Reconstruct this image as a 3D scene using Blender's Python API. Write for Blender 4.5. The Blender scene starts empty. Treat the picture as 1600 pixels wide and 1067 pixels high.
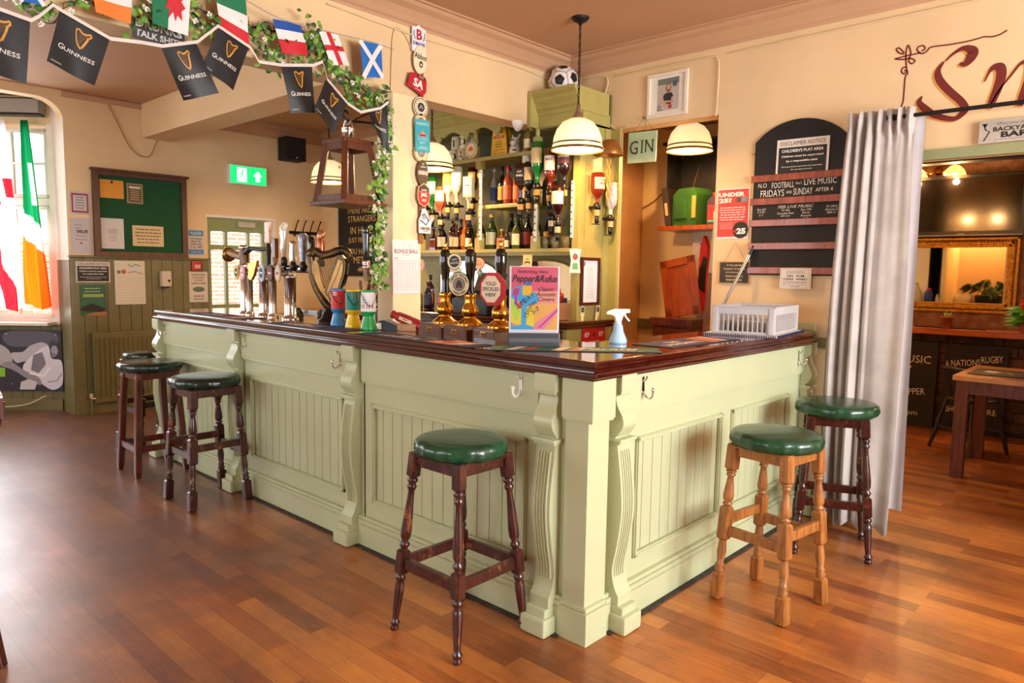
import bpy, bmesh, math, random
from mathutils import Vector, Matrix, noise
random.seed(7)
PI = math.pi
SC = bpy.context.scene
COL = SC.collection

# ------------------------------------------------------------------ materials
def lin(h):
    if isinstance(h, str):
        h = h.lstrip('#')
        c = [int(h[i:i+2], 16)/255 for i in (0, 2, 4)]
    else:
        c = list(h)
    return tuple((x/12.92 if x <= .04045 else ((x+.055)/1.055)**2.4) for x in c)

MATS = {}
def M(name, col=None, r=.5, metal=0, var=.05, vs=9, bump=0, bs=60, tr=0, em=0, coat=0, stretch=None, sheen=0, ior=1.45, sss=0, rv=0, col2=None):
    if name in MATS: return MATS[name]
    m = bpy.data.materials.new(name); MATS[name] = m
    m.use_nodes = True
    nt = m.node_tree; N = nt.nodes; L = nt.links
    b = N['Principled BSDF']
    c = lin(col)
    b.inputs['Base Color'].default_value = (*c, 1)
    b.inputs['Roughness'].default_value = r
    b.inputs['Metallic'].default_value = metal
    b.inputs['IOR'].default_value = ior
    b.inputs['Transmission Weight'].default_value = tr
    b.inputs['Coat Weight'].default_value = coat
    b.inputs['Coat Roughness'].default_value = .08
    if sheen: b.inputs['Sheen Weight'].default_value = sheen
    if em:
        b.inputs['Emission Color'].default_value = (*c, 1)
        b.inputs['Emission Strength'].default_value = em
    if var or bump or rv:
        tc = N.new('ShaderNodeTexCoord'); mp = N.new('ShaderNodeMapping')
        L.new(tc.outputs['Object'], mp.inputs['Vector'])
        if stretch: mp.inputs['Scale'].default_value = stretch
    if var or rv:
        nz = N.new('ShaderNodeTexNoise'); nz.inputs['Scale'].default_value = vs
        nz.inputs['Detail'].default_value = 5; nz.inputs['Roughness'].default_value = .6
        L.new(mp.outputs['Vector'], nz.inputs['Vector'])
    if var:
        cr = N.new('ShaderNodeValToRGB')
        cr.color_ramp.elements[0].position = .32; cr.color_ramp.elements[1].position = .68
        c2 = lin(col2) if col2 else tuple(max(0, x*(1-2*var)) for x in c)
        c1 = c if col2 else tuple(min(1, x*(1+var)) for x in c)
        cr.color_ramp.elements[0].color = (*c2, 1); cr.color_ramp.elements[1].color = (*c1, 1)
        L.new(nz.outputs['Fac'], cr.inputs['Fac']); L.new(cr.outputs['Color'], b.inputs['Base Color'])
        if em: L.new(cr.outputs['Color'], b.inputs['Emission Color'])
    if rv:
        mr = N.new('ShaderNodeMapRange'); mr.inputs['To Min'].default_value = max(.02, r-rv); mr.inputs['To Max'].default_value = min(1, r+rv)
        mr.inputs['From Min'].default_value = .3; mr.inputs['From Max'].default_value = .7
        L.new(nz.outputs['Fac'], mr.inputs['Value']); L.new(mr.outputs['Result'], b.inputs['Roughness'])
    if bump:
        n2 = N.new('ShaderNodeTexNoise'); n2.inputs['Scale'].default_value = bs; n2.inputs['Detail'].default_value = 4
        L.new(mp.outputs['Vector'], n2.inputs['Vector'])
        bp = N.new('ShaderNodeBump'); bp.inputs['Strength'].default_value = bump; bp.inputs['Distance'].default_value = .01
        L.new(n2.outputs['Fac'], bp.inputs['Height']); L.new(bp.outputs['Normal'], b.inputs['Normal'])
    return m

def wear(m, col, sc, lo, hi, st=(1, 1, 1)):      # scuffed patches where the stain has worn off
    nt = m.node_tree; N = nt.nodes; L = nt.links; b = N['Principled BSDF']
    src = b.inputs['Base Color'].links[0].from_socket
    tc = N.new('ShaderNodeTexCoord'); mp = N.new('ShaderNodeMapping'); mp.inputs['Scale'].default_value = st
    nz = N.new('ShaderNodeTexNoise'); nz.inputs['Scale'].default_value = sc; nz.inputs['Detail'].default_value = 9; nz.inputs['Roughness'].default_value = .75
    mr = N.new('ShaderNodeMapRange'); mr.inputs['From Min'].default_value = lo; mr.inputs['From Max'].default_value = hi
    mx = N.new('ShaderNodeMix'); mx.data_type = 'RGBA'; mx.inputs[7].default_value = (*lin(col), 1)
    L.new(tc.outputs['Object'], mp.inputs['Vector']); L.new(mp.outputs['Vector'], nz.inputs['Vector']); L.new(nz.outputs['Fac'], mr.inputs['Value']); L.new(mr.outputs['Result'], mx.inputs[0])
    L.new(src, mx.inputs[6]); L.new(mx.outputs[2], b.inputs['Base Color'])

def flat(col, r=.55, em=0):            # printed / painted colours
    k = 'print_%s_%s_%s' % (str(col), r, em)
    return M(k, col, r, var=.02, em=em)

def floor_mat():
    m = bpy.data.materials.new('wood_floor'); m.use_nodes = True
    nt = m.node_tree; N = nt.nodes; L = nt.links; b = N['Principled BSDF']
    tc = N.new('ShaderNodeTexCoord')
    br = N.new('ShaderNodeTexBrick')
    br.offset = .37; br.inputs['Scale'].default_value = 1
    br.inputs['Brick Width'].default_value = .72; br.inputs['Row Height'].default_value = .092
    br.inputs['Mortar Size'].default_value = .0007; br.inputs['Mortar Smooth'].default_value = .2
    br.inputs['Color1'].default_value = (0, 0, 0, 1); br.inputs['Color2'].default_value = (1, 1, 1, 1)
    br.inputs['Mortar'].default_value = (.3, .3, .3, 1)
    L.new(tc.outputs['Object'], br.inputs['Vector'])
    mp = N.new('ShaderNodeMapping'); mp.inputs['Scale'].default_value = (1.3, 16, 1)
    L.new(tc.outputs['Object'], mp.inputs['Vector'])
    # offset grain per plank
    add = N.new('ShaderNodeVectorMath'); add.operation = 'ADD'
    sc = N.new('ShaderNodeVectorMath'); sc.operation = 'SCALE'; sc.inputs['Scale'].default_value = 7
    L.new(br.outputs['Color'], sc.inputs[0]); L.new(mp.outputs['Vector'], add.inputs[0]); L.new(sc.outputs['Vector'], add.inputs[1])
    g = N.new('ShaderNodeTexNoise'); g.inputs['Scale'].default_value = 2.2; g.inputs['Detail'].default_value = 8; g.inputs['Roughness'].default_value = .62; g.inputs['Distortion'].default_value = 1.2
    L.new(add.outputs['Vector'], g.inputs['Vector'])
    big = N.new('ShaderNodeTexNoise'); big.inputs['Scale'].default_value = 1.1; big.inputs['Detail'].default_value = 6; big.inputs['Roughness'].default_value = .65
    L.new(tc.outputs['Object'], big.inputs['Vector'])
    mx = N.new('ShaderNodeMath'); mx.operation = 'MULTIPLY_ADD'; mx.inputs[1].default_value = .42
    L.new(br.outputs['Color'], mx.inputs[0])
    m2 = N.new('ShaderNodeMath'); m2.operation = 'MULTIPLY'; m2.inputs[1].default_value = .56
    L.new(g.outputs['Fac'], m2.inputs[0]); L.new(m2.outputs[0], mx.inputs[2])
    cr = N.new('ShaderNodeValToRGB'); e = cr.color_ramp.elements
    e[0].position = .12; e[0].color = (*lin('#5c2c10'), 1); e[1].position = .85; e[1].color = (*lin('#d68a3c'), 1)
    k = e.new(.45); k.color = (*lin('#ae6026'), 1)
    L.new(mx.outputs[0], cr.inputs['Fac'])
    # large worn, grimy areas
    wr = N.new('ShaderNodeValToRGB'); w = wr.color_ramp.elements
    w[0].position = .36; w[0].color = (.40, .36, .38, 1); w[1].position = .62; w[1].color = (1, 1, 1, 1)
    L.new(big.outputs['Fac'], wr.inputs['Fac'])
    mul = N.new('ShaderNodeMix'); mul.data_type = 'RGBA'; mul.blend_type = 'MULTIPLY'; mul.inputs[0].default_value = 1
    L.new(cr.outputs['Color'], mul.inputs[6]); L.new(wr.outputs['Color'], mul.inputs[7])
    # seams
    sm = N.new('ShaderNodeMix'); sm.data_type = 'RGBA'; sm.inputs[7].default_value = (*lin('#3a1c0c'), 1)
    L.new(br.outputs['Fac'], sm.inputs[0]); L.new(mul.outputs[2], sm.inputs[6])
    # grey window sheen painted into the floor colour, stronger towards the left
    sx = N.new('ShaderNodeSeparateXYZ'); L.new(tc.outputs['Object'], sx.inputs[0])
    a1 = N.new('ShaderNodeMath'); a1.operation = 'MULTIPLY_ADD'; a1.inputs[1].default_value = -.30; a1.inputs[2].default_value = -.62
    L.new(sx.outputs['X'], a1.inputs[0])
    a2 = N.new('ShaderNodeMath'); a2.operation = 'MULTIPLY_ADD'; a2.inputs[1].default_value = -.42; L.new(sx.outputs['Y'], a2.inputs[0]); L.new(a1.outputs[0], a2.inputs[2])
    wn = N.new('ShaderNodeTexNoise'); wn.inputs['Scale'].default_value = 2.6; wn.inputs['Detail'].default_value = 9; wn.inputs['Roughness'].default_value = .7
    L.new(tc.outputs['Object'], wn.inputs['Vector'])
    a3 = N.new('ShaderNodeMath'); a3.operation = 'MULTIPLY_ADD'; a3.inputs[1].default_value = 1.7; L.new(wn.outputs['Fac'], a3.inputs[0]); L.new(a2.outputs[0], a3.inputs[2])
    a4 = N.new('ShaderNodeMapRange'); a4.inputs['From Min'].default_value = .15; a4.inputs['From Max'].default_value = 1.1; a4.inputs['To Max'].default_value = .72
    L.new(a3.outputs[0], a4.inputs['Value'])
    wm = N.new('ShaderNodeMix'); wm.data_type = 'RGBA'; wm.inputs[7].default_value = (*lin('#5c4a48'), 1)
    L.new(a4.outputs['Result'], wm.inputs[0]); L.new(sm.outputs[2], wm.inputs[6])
    L.new(wm.outputs[2], b.inputs['Base Color'])
    rr = N.new('ShaderNodeMapRange'); rr.inputs['From Min'].default_value = .3; rr.inputs['From Max'].default_value = .7
    rr.inputs['To Min'].default_value = .46; rr.inputs['To Max'].default_value = .30
    L.new(big.outputs['Fac'], rr.inputs['Value']); L.new(rr.outputs['Result'], b.inputs['Roughness'])
    bp = N.new('ShaderNodeBump'); bp.inputs['Strength'].default_value = .12; bp.inputs['Distance'].default_value = .004
    L.new(g.outputs['Fac'], bp.inputs['Height']); L.new(bp.outputs['Normal'], b.inputs['Normal'])
    b.inputs['Coat Weight'].default_value = .3; b.inputs['Coat Roughness'].default_value = .3
    return m

def brick_mat():
    m = bpy.data.materials.new('outside_brick'); m.use_nodes = True
    nt = m.node_tree; N = nt.nodes; L = nt.links; b = N['Principled BSDF']
    tc = N.new('ShaderNodeTexCoord'); mp = N.new('ShaderNodeMapping'); mp.inputs['Rotation'].default_value = (PI/2, 0, 0)
    br = N.new('ShaderNodeTexBrick'); br.inputs['Scale'].default_value = 1
    br.inputs['Brick Width'].default_value = .23; br.inputs['Row Height'].default_value = .075; br.inputs['Mortar Size'].default_value = .01
    br.inputs['Color1'].default_value = (*lin('#c98f74'), 1); br.inputs['Color2'].default_value = (*lin('#b5735a'), 1); br.inputs['Mortar'].default_value = (*lin('#d8cfc4'), 1)
    L.new(tc.outputs['Object'], mp.inputs['Vector']); L.new(mp.outputs['Vector'], br.inputs['Vector']); L.new(br.outputs['Color'], b.inputs['Base Color'])
    b.inputs['Roughness'].default_value = .9
    return m

CREAM = M('cream_wall_paint', '#debe90', .62, var=.035, vs=2.2, bump=.05, bs=25)
CEIL = M('ceiling_paint', '#bf9470', .7, var=.03, vs=1.5, bump=.04, bs=20)
SAGE = M('sage_gloss_paint', '#b7bb94', .32, var=.02, vs=2, bump=.03, bs=30)
SAGE_GROOVE = M('darker_sage_groove_paint', '#a8a478', .4, var=.08, vs=14)  # slightly darker sage for the backing behind the panel boards
OLIVE = M('olive_dado_paint', '#6e6540', .42, var=.06, vs=6, bump=.04)
UNIT = M('lime_sage_paint', '#a89c58', .36, var=.05, vs=6, bump=.03)
MAHOG = M('mahogany_varnish', '#481108', .16, var=.2, vs=2.5, coat=.7, stretch=(1, 8, 8), rv=.04, col2='#340c08')
TOPWOOD = M('counter_top_varnish', '#6b2a10', .14, var=.3, vs=3, coat=.8, stretch=(1, 7, 1), rv=.06, col2='#3a1208')
DARKWOOD = M('dark_stained_wood', '#43130d', .27, var=.4, vs=14, coat=.4, stretch=(6, 6, 1.5), bump=.06, bs=50, col2='#1f0b09')
DARKWOOD2 = M('worn_dark_wood', '#4e1c14', .3, var=.5, vs=18, coat=.35, stretch=(3, 3, 1), bump=.06, bs=50, col2='#240e0b')
REDWOOD = M('red_brown_wood', '#6d2614', .3, var=.3, vs=9, coat=.4, stretch=(6, 6, 1), bump=.04, col2='#3d140c')
HONEY = M('honey_oak', '#ad7038', .36, var=.3, vs=9, coat=.25, stretch=(5, 5, 1), bump=.05, col2='#7a461c')
CABWOOD = M('orange_cabinet_wood', '#a2481a', .3, var=.25, vs=5, coat=.3, stretch=(8, 8, 1), col2='#75300e')
FRAMEWOOD = M('brown_frame_wood', '#5f3218', .4, var=.25, vs=9, stretch=(6, 6, 1), col2='#3f1f0e')
wear(DARKWOOD2, '#9a5a34', 13, .56, .66, (1, 1, .6)); wear(DARKWOOD, '#6a3826', 14, .60, .70); wear(HONEY, '#6a3c1a', 10, .58, .72)
wear(SAGE, '#8f8c68', 7, .68, .74)
GREENLEA = M('green_leatherette', '#17472c', .26, var=.2, vs=11, bump=.12, bs=90, coat=.25, col2='#0e3421')
DGREENLEA = M('dark_green_leatherette', '#112a20', .25, var=.25, vs=11, bump=.12, bs=90, coat=.25, col2='#0a1813')
CHROME = M('chrome', '#dcdcdc', .1, 1, var=.02)
STEEL = M('brushed_steel', '#a8a8a8', .25, 1, var=.06)
BRASS = M('polished_brass', '#d8a040', .16, 1, var=.06)
BRONZE = M('aged_bronze', '#5a4830', .35, .85, var=.25, vs=14)
GOLDB = M('gold_harp_paint', '#c89a50', .35, .7, var=.15)
IRON = M('black_iron', '#181412', .5, .3, var=.1)
BLACKP = M('black_plastic', '#0f0f10', .32, var=.05)
BLACKG = M('black_gloss', '#0a0a0c', .1, var=.03, coat=.6)
CHALK = M('blackboard_paint', '#211c1a', .75, var=.25, vs=4, col2='#191513')
WHITEP = M('white_plastic', '#e8e6e2', .35, var=.03)
GREYP = M('grey_plastic', '#b9b5b4', .45, var=.04)
PAPER = M('white_paper', '#e2dbd0', .7, var=.03)
GLASS = M('clear_glass', '#ffffff', .02, var=0, tr=1)
def thin_glass():
    m = bpy.data.materials.new('window_glass'); m.use_nodes = True
    nt = m.node_tree; N = nt.nodes; L = nt.links
    out = N['Material Output']; N.remove(N['Principled BSDF'])
    t = N.new('ShaderNodeBsdfTransparent'); t.inputs['Color'].default_value = (.96, .97, .97, 1)
    g = N.new('ShaderNodeBsdfGlossy'); g.inputs['Roughness'].default_value = .03
    f = N.new('ShaderNodeFresnel'); f.inputs['IOR'].default_value = 1.35
    x = N.new('ShaderNodeMixShader')
    L.new(f.outputs[0], x.inputs[0]); L.new(t.outputs[0], x.inputs[1]); L.new(g.outputs[0], x.inputs[2]); L.new(x.outputs[0], out.inputs['Surface'])
    return m
PANE = thin_glass()

# ------------------------------------------------------------------ geometry
TXT = {}
def text_mesh(s, shear=0, bold=0):
    k = (s, shear, bold)
    if k in TXT: return TXT[k]
    cu = bpy.data.curves.new('t', 'FONT'); cu.body = s; cu.shear = shear; cu.offset = bold
    cu.align_x = 'CENTER'; cu.resolution_u = 2; cu.space_line = .9
    o = bpy.data.objects.new('t', cu); COL.objects.link(o)
    me = bpy.data.meshes.new_from_object(o)
    V = [tuple(v.co) for v in me.vertices]; F = [tuple(p.vertices) for p in me.polygons]
    bpy.data.objects.remove(o); bpy.data.meshes.remove(me); bpy.data.curves.remove(cu)
    if V:
        x0 = min(v[0] for v in V); x1 = max(v[0] for v in V); y0 = min(v[1] for v in V); y1 = max(v[1] for v in V)
    else: x0 = x1 = y0 = y1 = 0
    TXT[k] = (V, F, x0, x1, y0, y1)
    return TXT[k]

class G:
    def __init__(s, T=None):
        s.V = []; s.F = []; s.FM = []; s.FS = []; s.mats = []; s.T = T or Matrix(); s.fn = None
    def mi(s, m):
        if m not in s.mats: s.mats.append(m)
        return s.mats.index(m)
    def add(s, V, F, m, sm=False):
        o = len(s.V); i = s.mi(m)
        for v in V:
            p = Vector(v)
            if s.fn: p = Vector(s.fn(p))
            s.V.append(s.T @ p)
        for f in F:
            s.F.append([o+k for k in f]); s.FM.append(i); s.FS.append(sm)
        return s
    def box(s, c, d, m, bev=0, R=None):
        x, y, z = d[0]/2, d[1]/2, d[2]/2
        if bev and bev < min(x, y, z)*.98:
            bm = bmesh.new()
            bmesh.ops.create_cube(bm, size=1, matrix=Matrix.Diagonal((2*x, 2*y, 2*z, 1)))
            bmesh.ops.bevel(bm, geom=bm.edges[:], offset=bev, segments=2, affect='EDGES', profile=.7)
            V = [v.co.copy() for v in bm.verts]
            bm.verts.index_update(); F = [[v.index for v in f.verts] for f in bm.faces]; bm.free()
        else:
            V = [Vector((a*x, b*y, e*z)) for e in (-1, 1) for b in (-1, 1) for a in (-1, 1)]
            F = [(0, 2, 3, 1), (4, 5, 7, 6), (0, 1, 5, 4), (2, 6, 7, 3), (0, 4, 6, 2), (1, 3, 7, 5)]
        if R: V = [R @ v for v in V]
        C0 = Vector(c)
        return s.add([v+C0 for v in V], F, m)
    def b2(s, a, b, m, bev=0):      # box from two corners
        return s.box([(a[i]+b[i])/2 for i in range(3)], [abs(a[i]-b[i]) for i in range(3)], m, bev)
    def lathe(s, prof, m, seg=20, c=(0, 0, 0), R=None, cap=True, wob=None, a0=0, a1=2*PI):
        V = []; F = []; n = len(prof); full = abs(a1-a0-2*PI) < 1e-6
        ns = seg if full else seg+1
        for j in range(ns):
            a = a0+(a1-a0)*j/seg
            for i, (r, z) in enumerate(prof):
                k = wob(a, i) if wob else 1
                v = Vector((r*k*math.cos(a), r*k*math.sin(a), z))
                if R: v = R @ v
                V.append(v+Vector(c))
        for j in range(seg):
            j2 = (j+1) % ns
            for i in range(n-1):
                F.append((j*n+i, j2*n+i, j2*n+i+1, j*n+i+1))
        s.add(V, F, m, True)
        if cap and full:
            if prof[0][0] > 1e-5: s.add([V[j*n] for j in range(seg)][::-1], [list(range(seg))], m)
            if prof[-1][0] > 1e-5: s.add([V[j*n+n-1] for j in range(seg)], [list(range(seg))], m)
        return s
    def cyl(s, a, b, r, m, seg=14, r2=None):
        a = Vector(a); b = Vector(b); d = b-a; R = d.to_track_quat('Z', 'Y').to_matrix()
        return s.lathe([(r, 0), (r if r2 is None else r2, d.length)], m, seg, a, R)
    def tube(s, pts, r, m, seg=8, closed=False):
        P = [Vector(p) for p in pts]; n = len(P); V = []; F = []
        up = Vector((0, 0, 1)); prev = None
        for i, p in enumerate(P):
            if closed: t = (P[(i+1) % n]-P[i-1])
            else: t = P[min(i+1, n-1)]-P[max(i-1, 0)]
            if t.length < 1e-9: t = up.copy()
            t.normalize()
            if prev is None:
                x = t.cross(up if abs(t.dot(up)) < .95 else Vector((1, 0, 0))).normalized()
            else:
                x = (prev-t*prev.dot(t)); x = x.normalized() if x.length > 1e-6 else t.orthogonal().normalized()
            prev = x; y = t.cross(x)
            rr = r[i] if isinstance(r, (list, tuple)) else r
            for k in range(seg):
                a = 2*PI*k/seg; V.append(p+x*math.cos(a)*rr+y*math.sin(a)*rr)
        for i in range(n if closed else n-1):
            i2 = (i+1) % n
            for k in range(seg):
                k2 = (k+1) % seg; F.append((i*seg+k, i*seg+k2, i2*seg+k2, i2*seg+k))
        s.add(V, F, m, True)
        if not closed:
            s.add(V[:seg], [list(range(seg))[::-1]], m); s.add(V[-seg:], [list(range(seg))], m)
        return s
    def prism(s, pts, z0, z1, m, ax='z', m2=None):
        # polygon pts (2D) extruded; ax z: (x,y)->xy ; ax y: (x,z) extruded along y ; ax x: (y,z) extruded along x
        def mk(p, h):
            if ax == 'z': return Vector((p[0], p[1], h))
            if ax == 'y': return Vector((p[0], h, p[1]))
            return Vector((h, p[0], p[1]))
        n = len(pts); V = [mk(p, z0) for p in pts]+[mk(p, z1) for p in pts]
        area = sum(pts[i][0]*pts[(i+1) % n][1]-pts[(i+1) % n][0]*pts[i][1] for i in range(n))
        flip = (area < 0) != (ax == 'y')
        side = [(i, (i+1) % n, (i+1) % n+n, i+n) for i in range(n)]
        bot = list(range(n))[::-1]; top = list(range(n, 2*n))
        if flip: side = [f[::-1] for f in side]; bot = bot[::-1]; top = top[::-1]
        s.add(V, side, m); s.add(V, [bot, top], m2 or m)
        return s
    def quad(s, a, b, c, d, m):
        return s.add([a, b, c, d], [(0, 1, 2, 3)], m)
    def text(s, t, cx, cz, h, m, y=-.001, w=None, shear=0, bold=.0, rot=0, maxw=None):
        V, F, x0, x1, y0, y1 = text_mesh(t, shear, bold)
        if not V: return s
        nl = t.count('\n')+1
        k = h/(y1-y0) if nl == 1 else h/(y1-y0)
        kx = k
        if w: kx = w/(x1-x0)
        elif maxw and (x1-x0)*k > maxw: kx = maxw/(x1-x0)
        mx, my = (x0+x1)/2, (y0+y1)/2; c, sn = math.cos(rot), math.sin(rot)
        P = []
        for v in V:
            a, b = (v[0]-mx)*kx, (v[1]-my)*k
            P.append((cx+a*c-b*sn, y, cz+a*sn+b*c))
        return s.add(P, F, m)
    def poly(s, pts, m, y=-.001):
        V = [(p[0], y, p[1]) for p in pts]; n = len(pts)
        area = sum(pts[i][0]*pts[(i+1) % n][1]-pts[(i+1) % n][0]*pts[i][1] for i in range(n))
        f = list(range(n))
        if area < 0: f = f[::-1]
        return s.add(V, [f], m)
    def disc(s, cx, cz, r, m, y=-.001, rz=None, seg=20):
        rz = rz or r
        return s.poly([(cx+r*math.cos(2*PI*i/seg), cz+rz*math.sin(2*PI*i/seg)) for i in range(seg)], m, y)
    def stroke(s, pts, w, m, y=-.001):
        n = len(pts); A = []; B = []
        for i, p in enumerate(pts):
            q0 = pts[max(i-1, 0)]; q1 = pts[min(i+1, n-1)]
            dx, dz = q1[0]-q0[0], q1[1]-q0[1]; l = math.hypot(dx, dz) or 1
            ww = w[i] if isinstance(w, (list, tuple)) else w
            nx, nz = -dz/l*ww/2, dx/l*ww/2
            A.append((p[0]+nx, y, p[1]+nz)); B.append((p[0]-nx, y, p[1]-nz))
        return s.add(A+B, [(i+n, i+n+1, i+1, i) for i in range(n-1)], m)
    def rect(s, x0, z0, x1, z1, m, y=-.001):
        return s.poly([(x0, z0), (x1, z0), (x1, z1), (x0, z1)], m, y)
    def done(s, name, parent=None, loc=None, rot=None, label=None, cat=None, group=None, kind=None):
        me = bpy.data.meshes.new(name)
        me.from_pydata([tuple(v) for v in s.V], [], s.F)
        for m in s.mats: me.materials.append(m)
        me.polygons.foreach_set('material_index', s.FM); me.polygons.foreach_set('use_smooth', s.FS)
        me.update()
        o = bpy.data.objects.new(name, me); COL.objects.link(o)
        if parent: o.parent = parent
        if loc is not None: o.location = loc
        if rot is not None: o.rotation_euler = rot if hasattr(rot, '__len__') else (0, 0, rot)
        tag(o, label, cat, group, kind)
        return o

def tag(o, label=None, cat=None, group=None, kind=None):
    if label: o['label'] = label
    if cat: o['category'] = cat
    if group: o['group'] = group
    if kind: o['kind'] = kind
    return o

def thing(name, label, cat, loc=(0, 0, 0), rot=0, group=None):
    o = bpy.data.objects.new(name, None); COL.objects.link(o)
    o.location = loc; o.rotation_euler = rot if hasattr(rot, '__len__') else (0, 0, rot)
    o.empty_display_size = .05
    return tag(o, label, cat, group)

def Tm(loc=(0, 0, 0), rz=0, rx=0, ry=0, sc=1):
    return Matrix.Translation(loc) @ Matrix.Rotation(rz, 4, 'Z') @ Matrix.Rotation(ry, 4, 'Y') @ Matrix.Rotation(rx, 4, 'X') @ Matrix.Scale(sc, 4)

def smooth_pts(ctrl, n=8, closed=False):     # Catmull-Rom through control points
    P = [Vector(p) for p in ctrl]; out = []; m = len(P)
    rng = range(m if closed else m-1)
    for i in rng:
        p0 = P[i-1] if (i > 0 or closed) else P[0]; p1 = P[i]; p2 = P[(i+1) % m]; p3 = P[(i+2) % m] if (closed or i+2 < m) else P[-1]
        for k in range(n):
            t = k/n
            out.append(.5*((2*p1)+(-p0+p2)*t+(2*p0-5*p1+4*p2-p3)*t*t+(-p0+3*p1-3*p2+p3)*t**3))
    if not closed: out.append(P[-1])
    return out

RW = PI/2            # rotation of things on walls that face +X

def struct(name, g, **k): return g.done(name, kind='structure', **k)

# flat sign: a thin panel with print; items drawn by a callback in panel coordinates (origin = centre)
def sign(name, label, cat, loc, rot, w, h, bg, draw=None, t=.004, group=None, tilt=0, edge=None, pitch=0, shape=None):
    g = G()
    if shape: g.prism(shape, 0, t, edge or bg, 'y', bg)
    else: g.box((0, t/2, 0), (w, t, h), edge or bg); g.rect(-w/2, -h/2, w/2, h/2, bg, -.0004)
    if draw: draw(g, w, h)
    # tilt (in the panel's plane) then wall rotation
    o = g.done(name, label=label, cat=cat, group=group)
    o.matrix_world = Matrix.Translation(loc) @ Matrix.Rotation(rot, 4, 'Z') @ Matrix.Rotation(pitch, 4, 'X') @ Matrix.Rotation(tilt, 4, 'Y') @ Matrix.Translation((0, -t, 0))
    return o
def lines(g, n, x0, x1, z0, z1, m, th=.0025, y=-.0012, jit=.3):
    for i in range(n):
        z = z1-(z1-z0)*i/max(1, n-1); L = (x1-x0)*(1-jit*random.random()); c = (x0+x1)/2
        # short word-like dashes
        x = c-L/2
        while x < c+L/2:
            wl = random.uniform(.012, .03)*((x1-x0)/.15)
            g.rect(x, z-th/2, min(x+wl, c+L/2), z+th/2, m, y); x += wl+.004*((x1-x0)/.15)
# ------------------------------------------------------------------ camera
def camera():
    pitch, yaw, roll, h = math.radians(5.56), math.radians(42.63), math.radians(.881), 1.45
    fw = Vector((-math.sin(yaw)*math.cos(pitch), math.cos(yaw)*math.cos(pitch), -math.sin(pitch)))
    r = Vector((math.cos(yaw), math.sin(yaw), 0)); u = r.cross(fw)
    c, s = math.cos(roll), math.sin(roll)
    rr = c*r+s*u; uu = -s*r+c*u
    m = Matrix((rr, uu, -fw)).transposed().to_4x4(); m.translation = (0, 0, h)
    cd = bpy.data.cameras.new('camera'); cd.sensor_width = 36; cd.lens = 1115.7/1600*36; cd.clip_start = .05; cd.clip_end = 200
    o = bpy.data.objects.new('camera', cd); COL.objects.link(o); o.matrix_world = m; SC.camera = o
camera()

# ------------------------------------------------------------------ room
CZ = 3.06
YW = 4.45
XL = -7.71
XB = -3.55
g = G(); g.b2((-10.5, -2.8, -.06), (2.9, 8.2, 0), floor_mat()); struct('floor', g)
g = G(); g.b2((-10.5, -2.8, CZ), (2.9, YW+.12, CZ+.08), CEIL); struct('ceiling', g)
g = G(); g.b2((-10.5, YW+.12, CZ), (-3.3, 5.1, CZ+.08), CEIL); struct('ceiling_recess', g)

# wall with the passage and the wide doorway
g = G(); t = .14
g.b2((-5.45, YW, 0), (-3.12, YW+t, CZ), CREAM)
g.b2((-3.12, YW, 2.5), (-2.28, YW+t, CZ), CREAM)
g.b2((-2.28, YW, 0), (-1.22, YW+t, CZ), CREAM)
g.b2((-1.22, YW, 2.10), (.5, YW+t, CZ), CREAM)
g.b2((.5, YW, 0), (2.9, YW+t, CZ), CREAM)
struct('wall_right', g)
g = G(); g.b2((-5.45, YW, 0), (-5.31, 4.92, CZ), CREAM); g.b2((-7.85, 4.92, 0), (-5.31, 5.06, CZ), CREAM)
struct('wall_back', g)
# far left wall with door opening
g = G(); x0, x1 = XL-.14, XL
for a, b, c, d in ((2.16, 3.49, 1.54, CZ), (4.29, 4.92, 0, CZ), (3.49, 4.29, 2.02, CZ)):
    g.b2((x0, a, c), (x1, b, d), CREAM)
struct('wall_left', g)
# dado boarding of the far left wall: tongue and groove olive boards
g = G(); g.b2((x0, 2.16, 0), (x1, 3.49, 1.54), OLIVE)
y = 2.16
while y < 3.49-.02:
    w = min(.105, 3.49-y); g.box((x1+.006, y+w/2, .78), (.014, w-.004, 1.48), OLIVE, .003); y += .105
g.box((x1+.018, 2.825, 1.535), (.05, 1.36, .022), OLIVE, .006)
g.box((x1+.02, 2.825, .07), (.034, 1.33, .14), OLIVE, .008)
struct('dado_left', g)
# jamb between bay and wall, with the rounded bulkhead of the bay
g = G(); WJ = M('white_painted_jamb', '#e2d6c8', .5, var=.03)
g.b2((-8.2, 2.155, 1.5), (XL-.002, 2.159, CZ), WJ); g.b2((-8.2, 2.155, 0), (XL-.002, 2.159, 1.5), OLIVE)
arc = [(2.16, CZ), (2.16, 2.78)]+[(2.16-.22*(1-math.cos(a)), 2.78+.2*math.sin(a)) for a in [PI/2*i/8 for i in range(1, 9)]]+[(-2.6, 2.98), (-2.6, CZ)]
g.prism(arc, XL-.14, XL, CREAM, 'x')
struct('wall_bay_header', g)

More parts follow.
